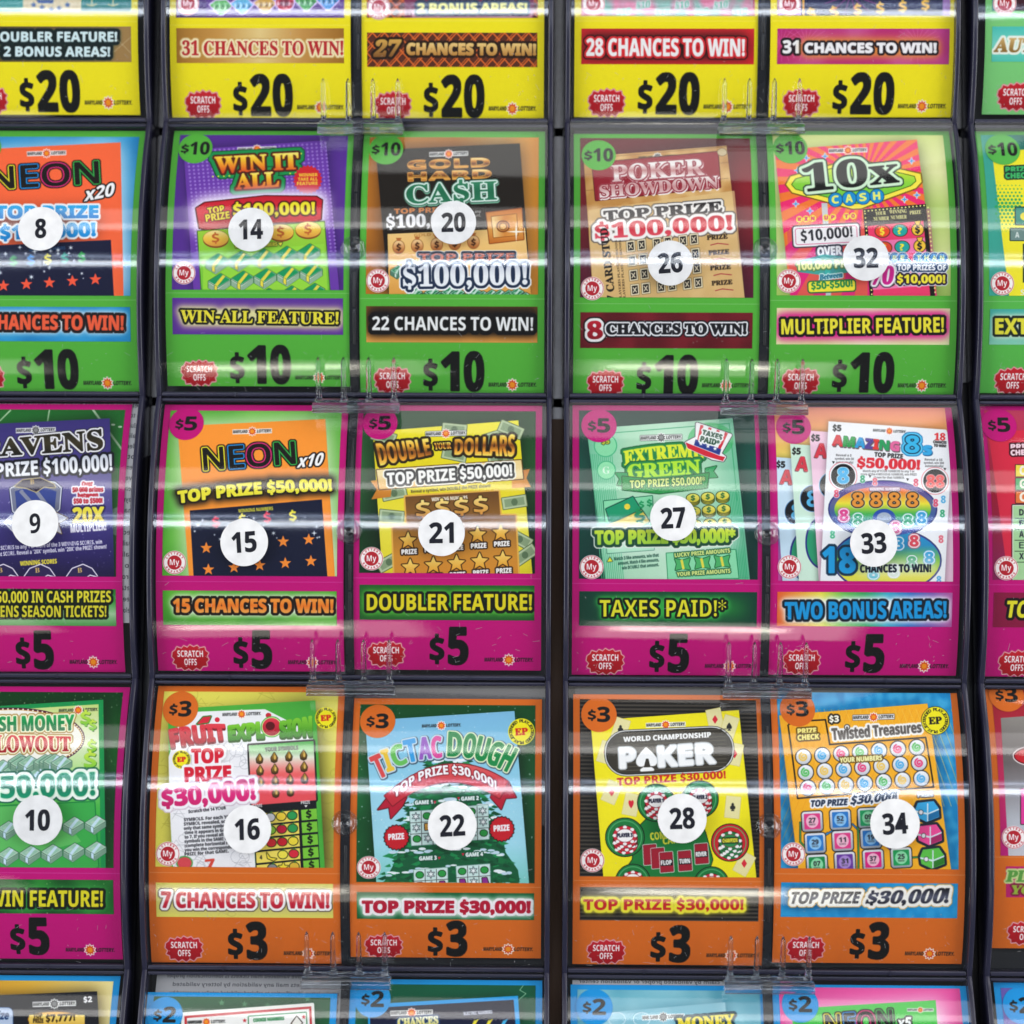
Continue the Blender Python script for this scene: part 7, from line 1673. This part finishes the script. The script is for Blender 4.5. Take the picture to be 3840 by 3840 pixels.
# name -> label, picture window (t0, t1), banner (t0, t1), centre of the price badge or None, tilted ticket outline in drawing units or None
CARDS = {
    'win_it_all': ('green $10 card with a purple win it all ticket, sticker 14 over it', (.013, .62), (.652, .795), (.127, .067), [(0, 0), (1040, 850), (1845, 795), (1925, 1640), (1094, 1640)]),
    'gold_cash': ('green $10 card with a black and gold hard cash ticket', (.021, .618), (.665, .802), (.127, .067), [(1, 0), (195, 850), (1010, 812), (1072, 1660), (266, 1660)]),
    'poker_showdown': ('green $10 card with a wood brown poker showdown ticket', (.012, .627), (.685, .822), (.135, .078), [(1, 0), (1370, 888), (2180, 825), (2284, 1690), (1424, 1690)]),
    'ten_cash': ('green $10 card with a pink rayed 10x cash ticket', (.02, .627), (.675, .812), (.127, .07), [(2, 0), (520, 850), (1325, 790), (1438, 1665), (608, 1665)]),
    'neon_ten': ('pink $5 card with an orange neon x10 ticket, sticker 15 over it', (.02, .642), (.698, .828), (.127, .07), [(0, 1), (1005, 480), (1842, 440), (1892, 1310), (1070, 1310)]),
    'double_dollars': ('pink $5 card with a yellow double your dollars ticket of gold stars', (.02, .634), (.679, .811), (.127, .067), [(1, 1), (178, 510), (1002, 447), (1083, 1300), (234, 1300)]),
    'extreme_green': ('pink $5 card with a pale green ticket and striped top hat', (.018, .643), (.69, .818), (.14, .075), [(1, 1), (1388, 495), (2215, 435), (2312, 1335), (1494, 1335)]),
    'eights': ('pink $5 card with fanned white tickets of rainbow eights', (.0, .648), (.69, .818), (.14, .075), None),
    'fruit': ('orange $3 card with a green and white fruit explosion ticket', (.02, .655), (.712, .837), (.13, .083), [(0, 2), (950, 150), (1785, 100), (1838, 1040), (972, 1040)]),
    'tic_tac': ('orange $3 card with a snowy fir tree ticket, slid lower in its bin', (.023, .712), (.75, .855), (.13, .088), [(1, 2), (135, 215), (980, 160), (1063, 1110), (198, 1110)]),
    'champion_poker': ('orange $3 card with a yellow ticket of poker chips', (.018, .675), (.715, .838), (.135, .075), [(1, 2), (1410, 215), (2250, 155), (2348, 1080), (1480, 1080)]),
    'treasures': ('orange $3 card with an amber ticket of swirls and treasure chests', (.0, .652), (.705, .832), (.142, .062), [(2, 2), (545, 185), (1385, 118), (1515, 1040), (652, 1040)]),
    'neon_twenty': ('green $10 card with a red orange neon x20 ticket, sticker 8 over it', (.02, .63), (.673, .806), (.127, .067), None),
    'ravens': ('pink $5 card with a purple football ticket, sticker 9 over it', (.02, .643), (.69, .828), (.127, .067), None),
    'blowout': ('pink $5 card with a green cash money blowout ticket of note bundles', (.02, .665), (.71, .835), (.127, .067), None),
    'auto': ('pale green card with aqua banner, cut off at the top right corner', (.3, .6), (.66, .795), None, None),
    'extra': ('green $10 card with a yellow prize check ticket, cut off at the right', (.02, .63), (.68, .815), (.14, .075), None),
    'red_prize': ('pink $5 card with a red prize check ticket, cut off at the right', (.018, .643), (.69, .818), (.1, .072), None),
    'grey_prize': ('orange $3 card with a grey ticket and red oval, cut off at the right', (.015, .65), None, (.11, .035), None),
    'bonus_twenty': ('yellow $20 card with brown banner reading doubler feature and 2 bonus areas', (.3, .605), (.66, .795), None, None),
    'gems': ('yellow $20 card with cut gems and a gold banner for 31 chances', (.3, .618), (.658, .79), None, None),
    'carpet': ('yellow $20 card with a patterned carpet banner for 27 chances', (.3, .61), (.665, .795), None, None),
    'red_chances': ('yellow $20 card with a red banner for 28 chances', (.3, .612), (.66, .795), None, None),
    'pink_chances': ('yellow $20 card with a pink firework banner for 31 chances', (.3, .61), (.66, .795), None, None),
    'sevens': ('blue bordered card with a black ticket and gold coins, top $7,777', (.02, .7), None, None, None),
    'cookie': ('blue $2 card with a white and red cookie numbers ticket', (.02, .7), None, (.1, .088), None),
    'electric': ('blue $2 card with a dark electric numbers ticket on green', (.02, .7), None, (.12, .075), None),
    'aqua_money': ('blue $2 card with a pale aqua money ticket', (.02, .7), None, (.12, .085), None),
    'neon_five': ('blue $2 card with a green neon x5 ticket on pink', (.012, .7), None, (.14, .075), None),
    'last_two': ('blue $2 card with violet ground, cut off at the bottom right corner', (.02, .7), None, (.13, .085), None),
}
GR = 'printed price cards in the bins'
for name, (lab, pic, bn, bd, tk) in CARDS.items():
    a = globals()['g_' + name]()
    m = print_mat(name, a.im)
    ul, ur, vt, vb = a.place
    k, r = bin_of((ul + ur) / 2, (vt + vb) / 2); bu, bv = bin_base(k, r)
    z0, z1 = max(vb - bv, .0018), min(vt - bv, HB - .0017)
    # the print keeps its place where the sheet is trimmed by the bin's rims
    f0, f1 = (z0 - (vb - bv)) / (vt - vb), 1 - ((vt - bv) - z1) / (vt - vb)
    Z0, Z1 = vb - bv, vt - bv
    root = empty('price_card', world((bu, bv, 0)), lab, 'price card', GR)
    X_0, X_1 = ul - bu, ur - bu
    root['label'] = lab
    link('card_sheet', sheet('card_sheet', X_0, X_1, z0, z1, 0., m, (0, 1, f0, f1)), root)
    cl = lambda P: [(max(.002, min(.998, u)), max(1 - f1 + .001, min(1 - f0 - .001, t))) for u, t in P]
    def part(nm, P, off):
        me = patch(nm, cl(P), X_0, X_1, Z0, Z1, off, m)
        return link(nm, me, root) if me else None
    w0, w1 = (.04, .965) if name == 'eights' else (.03, .966) if name in ('extra', 'red_prize', 'grey_prize') else (.034, .966)
    pic = (a.ct(pic[0]), a.ct(pic[1])); bn = bn and (a.ct(bn[0]), a.ct(bn[1])); bd = bd and (bd[0], a.ct(bd[1]))
    pp = part('picture_panel', rect(w0, w1, max(pic[0], .002), pic[1]), .00014)
    if tk:
        a.z(*tk[0]); P = a.warp(np.array(tk[1:], float)); n = len(P)
        P = [(p[0] / CW, p[1] / CH) for p in P]; P = [(max(w0, min(w1, u)), max(pic[0], min(pic[1] - .001, t))) for u, t in P]
        q = part('pictured_ticket', P[::-1], .00028)
        if q and pp: q.parent = pp
    if bn: part('banner', rect(.036, .963, *bn), .00014)
    if bd: part('price_badge', circ(bd[0], bd[1], .094), .0004)
    if a.price or name == 'auto':
        if name not in ('sevens', 'neon_twenty_'):
            pt = {'win_it_all': .93, 'gold_cash': .93}.get(name, .93)
    if hasattr(a, 'scratch_box'):
        sx, sy, sw, sh_ = a.scratch_box; part('scratch_offs_mark', [((sx + x * sw) / CW, (sy + y * sh_) / CH) for x, y in ZZ[::-1]], .00014)
    if hasattr(a, 'my_t'): part('rewards_mark', circ(.1, a.my_t, .063), .0004)

# ---- loose paper showing behind some cards
def slip_print(seed, up=True, dark=.62):
    a = Art(None, (dark, dark, dark * 1.02)); a.warp = lambda p: np.asarray(p, float)
    rg = random.Random(seed)
    words = 'required to receive payment by mail see below identification is processed validated by any retailer or lottery claim center proper validation tickets over'.split()
    for i in range(20):
        t = ' '.join(rg.choice(words) for _ in range(9)); y = 26 + i * 37
        L = a.letters(t, CW - 8, y - 13, 14 + rg.uniform(0, 60), y - 13, -16, 'N'); a.put([p for o in L for p in o], (.32, .32, .34), canvas=True)
    return a.im


def slip(label, X0, X1, Y0, Y1, k, r, dark, seed, off=-.0007):
    m = print_mat('paper_slip', slip_print(seed, dark=dark))
    u0, v1 = unproject(X0, Y0); u1, v0 = unproject(X1, Y1); bu, bv = bin_base(k, r)
    o = link('paper_slip', sheet('paper_slip', u0 - bu, u1 - bu, max(v0 - bv, .002), min(v1 - bv, HB - .0016), off, m, (0, 1, 0, 1), .0002), None, world((bu, bv, 0)))
    tag(o, label, 'paper slip', 'paper behind the price cards')


slip('grey printed paper showing above the snowy fir tree card', 2012, 3082, 3864 + 15, 3864 + 800, 0, 2, .36, 1)
slip('white upside down printed paper above the cookie numbers card', 890, 1925, 3864 + 1650, 3864 + 2600, 0, 3, .6, 2)
slip('white paper edge above the aqua money card', 3240, 4330, 3864 + 1682, 3864 + 2600, 1, 3, .72, 3)
slip('white paper edge beside the purple football card', -200, 790, 1932 + 352, 1932 + 1600, -1, 1, .74, 4)
slip('grey paper edge above the yellow poker chip card', 3255, 4320, 3864 + 28, 3864 + 900, 1, 2, .34, 5)
slip('pale paper edge above the poker showdown card', 3250, 4290, 733, 1500, 1, 0, .3, 6)

# ============================================================ THE NUMBER STICKERS
ST = [('8', 230, 1293, 130, 'round white sticker 8 on the red orange neon card'), ('14', 1420, 1298, 130, 'round white sticker 14 on the purple win it all card'), ('20', 1932 + 635, 1258, 130, 'round white sticker 20 on the black and gold card'),
      ('26', 3794, 1488, 130, 'round white sticker 26 on the poker showdown card'), ('32', 3864 + 1037, 1460, 131, 'round white sticker 32 on the pink 10x cash card'),
      ('9', 198, 1932 + 1030, 133, 'round white sticker 9 on the purple football card'), ('15', 1382, 1932 + 1137, 135, 'round white sticker 15 on the orange neon card'), ('21', 1932 + 567, 1932 + 1083, 132, 'round white sticker 21 on the double dollars card'),
      ('27', 3810, 2931, 130, 'round white sticker 27 on the pale green card'), ('33', 3864 + 1082, 1932 + 1142, 133, 'round white sticker 33 on the rainbow eights card'),
      ('10', 213, 3864 + 778, 138, 'round white sticker 10 on the green cash money card'), ('16', 1400, 3864 + 830, 133, 'round white sticker 16 on the fruit card'), ('22', 1932 + 628, 3864 + 808, 136, 'round white sticker 22 on the snowy fir tree card'),
      ('28', 3861, 4632, 136, 'round white sticker 28 on the yellow poker chip card'), ('34', 3864 + 1202, 3864 + 798, 137, 'round white sticker 34 on the treasure chest card')]
GPM = DIST / F_G


def conform(pts2, u, zc, off, bu=0.):
    """(x, z) offsets round a point of the front -> points on the curved front (arc length kept)"""
    a0 = math.asin(max(-1, min(1, (zc - HB / 2) / (RAD + off)))); out = []
    for x, z in pts2:
        a = a0 + z / (RAD + off); out.append((x, -((RAD + off) * math.cos(a) - (RAD - SAG)), HB / 2 + (RAD + off) * math.sin(a)))
    return out


def sliced(name, polys, m, zc, off, th, nb=10, fat=0.):
    """flat shapes (with holes) filled, cut into strips and laid on the curved front"""
    cu = bpy.data.curves.new(name, 'CURVE'); cu.dimensions = '2D'; cu.fill_mode = 'BOTH'; cu.offset = fat
    for p in polys:
        s = cu.splines.new('POLY'); s.points.add(len(p) - 1); s.use_cyclic_u = True
        s.points.foreach_set('co', np.concatenate([p, np.zeros((len(p), 1)), np.ones((len(p), 1))], 1).ravel())
    ob = bpy.data.objects.new(name, cu); COL.objects.link(ob); bpy.context.view_layer.update()
    me0 = bpy.data.meshes.new_from_object(ob.evaluated_get(bpy.context.evaluated_depsgraph_get())); bpy.data.objects.remove(ob); bpy.data.curves.remove(cu)
    bm = bmesh.new(); bm.from_mesh(me0); bpy.data.meshes.remove(me0)
    bmesh.ops.remove_doubles(bm, verts=bm.verts, dist=1e-7)
    ys = [v.co.y for v in bm.verts]; lo, hi = min(ys), max(ys)
    for i in range(1, nb): bmesh.ops.bisect_plane(bm, geom=bm.verts[:] + bm.edges[:] + bm.faces[:], plane_co=(0, lo + (hi - lo) * i / nb, 0), plane_no=(0, 1, 0))
    bm.verts.ensure_lookup_table(); pts2 = [(v.co.x, v.co.y) for v in bm.verts]; n = len(pts2)
    vv = conform(pts2, 0, zc, off) + conform(pts2, 0, zc, off - th); fs = []
    for f in bm.faces:
        ids = [v.index for v in f.verts]
        a, b, c = [Vector(vv[i]) for i in ids[:3]]
        if (b - a).cross(c - b).y > 0: ids = ids[::-1]
        fs.append(ids)
    for e in bm.edges:
        if e.is_boundary: i, j = e.verts[0].index, e.verts[1].index; fs.append((i, j, n + j, n + i))
    bm.free(); return mesh(name, vv, fs, m)


helper_art = Art(None, '#000')
st_rg = random.Random(9)
for num, X, Y, R_, lab in ST:
    u, v, w, k, r, z = on_cover(X, Y, .0046)
    rad = R_ * GPM * (1 - w / DIST); bu, bv = bin_base(k, r)
    root = empty('number_sticker', world((u, bv, 0)), lab, 'sticker', 'round number stickers')
    an = np.linspace(0, 2 * math.pi, 49)[:-1]
    me = sliced('sticker_disc', [np.stack([rad * np.cos(an), rad * 1.005 * np.sin(an)], 1)], M_STICKER, z, .0047, .0004, 14)
    link('sticker_disc', me, root)
    h = .0102; wd_ = .0054 if len(num) == 1 else .0120
    L = helper_art.letters(num, -wd_ / 2, 0, wd_ / 2, 0, 1., 'B')
    ps = [np.array(p) for o in L for p in o]; al = np.concatenate(ps); cy = (al[:, 1].min() + al[:, 1].max()) / 2
    hh = al[:, 1].max() - al[:, 1].min(); tilt_ = math.radians(st_rg.uniform(1, 5)); ct, st_ = math.cos(tilt_), math.sin(tilt_)
    ps = [np.stack([p[:, 0], -(p[:, 1] - cy) / hh * h], 1) for p in ps]
    ps = [np.stack([p[:, 0] * ct - p[:, 1] * st_, p[:, 0] * st_ + p[:, 1] * ct], 1) for p in ps]
    link('numeral', sliced('numeral', ps, M_INK, z, .00482, .0001, 10, 0. if '9' in num else .0002), root)

# ============================================================ THE CLEAR TICKET CLIPS
CL = [(2041, 440, 690, 'clear pronged clip between gold banner cards and purple win it all card'), (4310, 440, 690, 'clear pronged clip above the poker showdown and 10x cash bin'),
      (2016, 1932 + 80, 1932 + 335, 'clear pronged clip above the neon x10 and double dollars bin'), (4324, 1932 + 80, 1932 + 345, 'clear pronged clip above the pale green and eights bin'),
      (1986, 1932 + 1670, 3864 + 0, 'clear pronged clip above the fruit and fir tree bin'), (4341, 1932 + 1690, 3864 + 15, 'clear pronged clip above the poker chip and treasures bin'),
      (1958, 3864 + 1390, 3864 + 1655, 'clear pronged clip above the cookie and electric bin'), (4355, 3864 + 1420, 3864 + 1680, 'clear pronged clip above the aqua money and neon x5 bin')]


def prong_mesh():
    """a tapering round rod that stands up and leans back along the front"""
    n = 10; v = []; f = []; H = .0215; js = 10
    for j in range(js + 1):
        t = j / js; z = H * t; rr_ = .0016 * (1 - .3 * t) * (1 if j < js else .25); rr_ = rr_ * 1.5 if j == 0 else rr_; y = .0075 * math.sin(t * 1.3) * -1
        for i in range(n): v.append((rr_ * math.cos(6.2832 * i / n), y + rr_ * 1.5 * math.sin(6.2832 * i / n), z))
    for j in range(js): f += [(j * n + i, j * n + (i + 1) % n, (j + 1) * n + (i + 1) % n, (j + 1) * n + i) for i in range(n)]
    f += [tuple(range(n))[::-1], tuple(js * n + i for i in range(n))]
    return mesh('prong', v, f, M_CLIP, True)


ME['prong'] = prong_mesh()
ME['crossbar'] = box('crossbar', -.0208, .0208, -.0013, .0013, .0105, .0135, M_CLIP, .0005)
ME['ledge'] = prism_x('ledge', [(-.0012, .0085), (-.0012, .0165), (-.0068, .0178), (-.0068, .0162), (-.0030, .0152), (-.0030, .0085)], -.0222, .0222, M_CLIP, .0004)
ME['foot'] = box('foot', -.0212, .0212, -.0038, -.0014, -.010, .0086, M_CLIP, .0004)
for X, Yt, Yb, lab in CL:
    u, v = unproject(X, Yb, .015)
    t = empty('ticket_clip', world((u, v, 0)), lab, 'clip', 'clear pronged ticket clips')
    for i in range(4): link('prong', ME['prong'], t, ((-1.5 + i) * .01285, -.0128, .0))
    link('crossbar', ME['crossbar'], t); link('ledge', ME['ledge'], t); link('foot', ME['foot'], t)
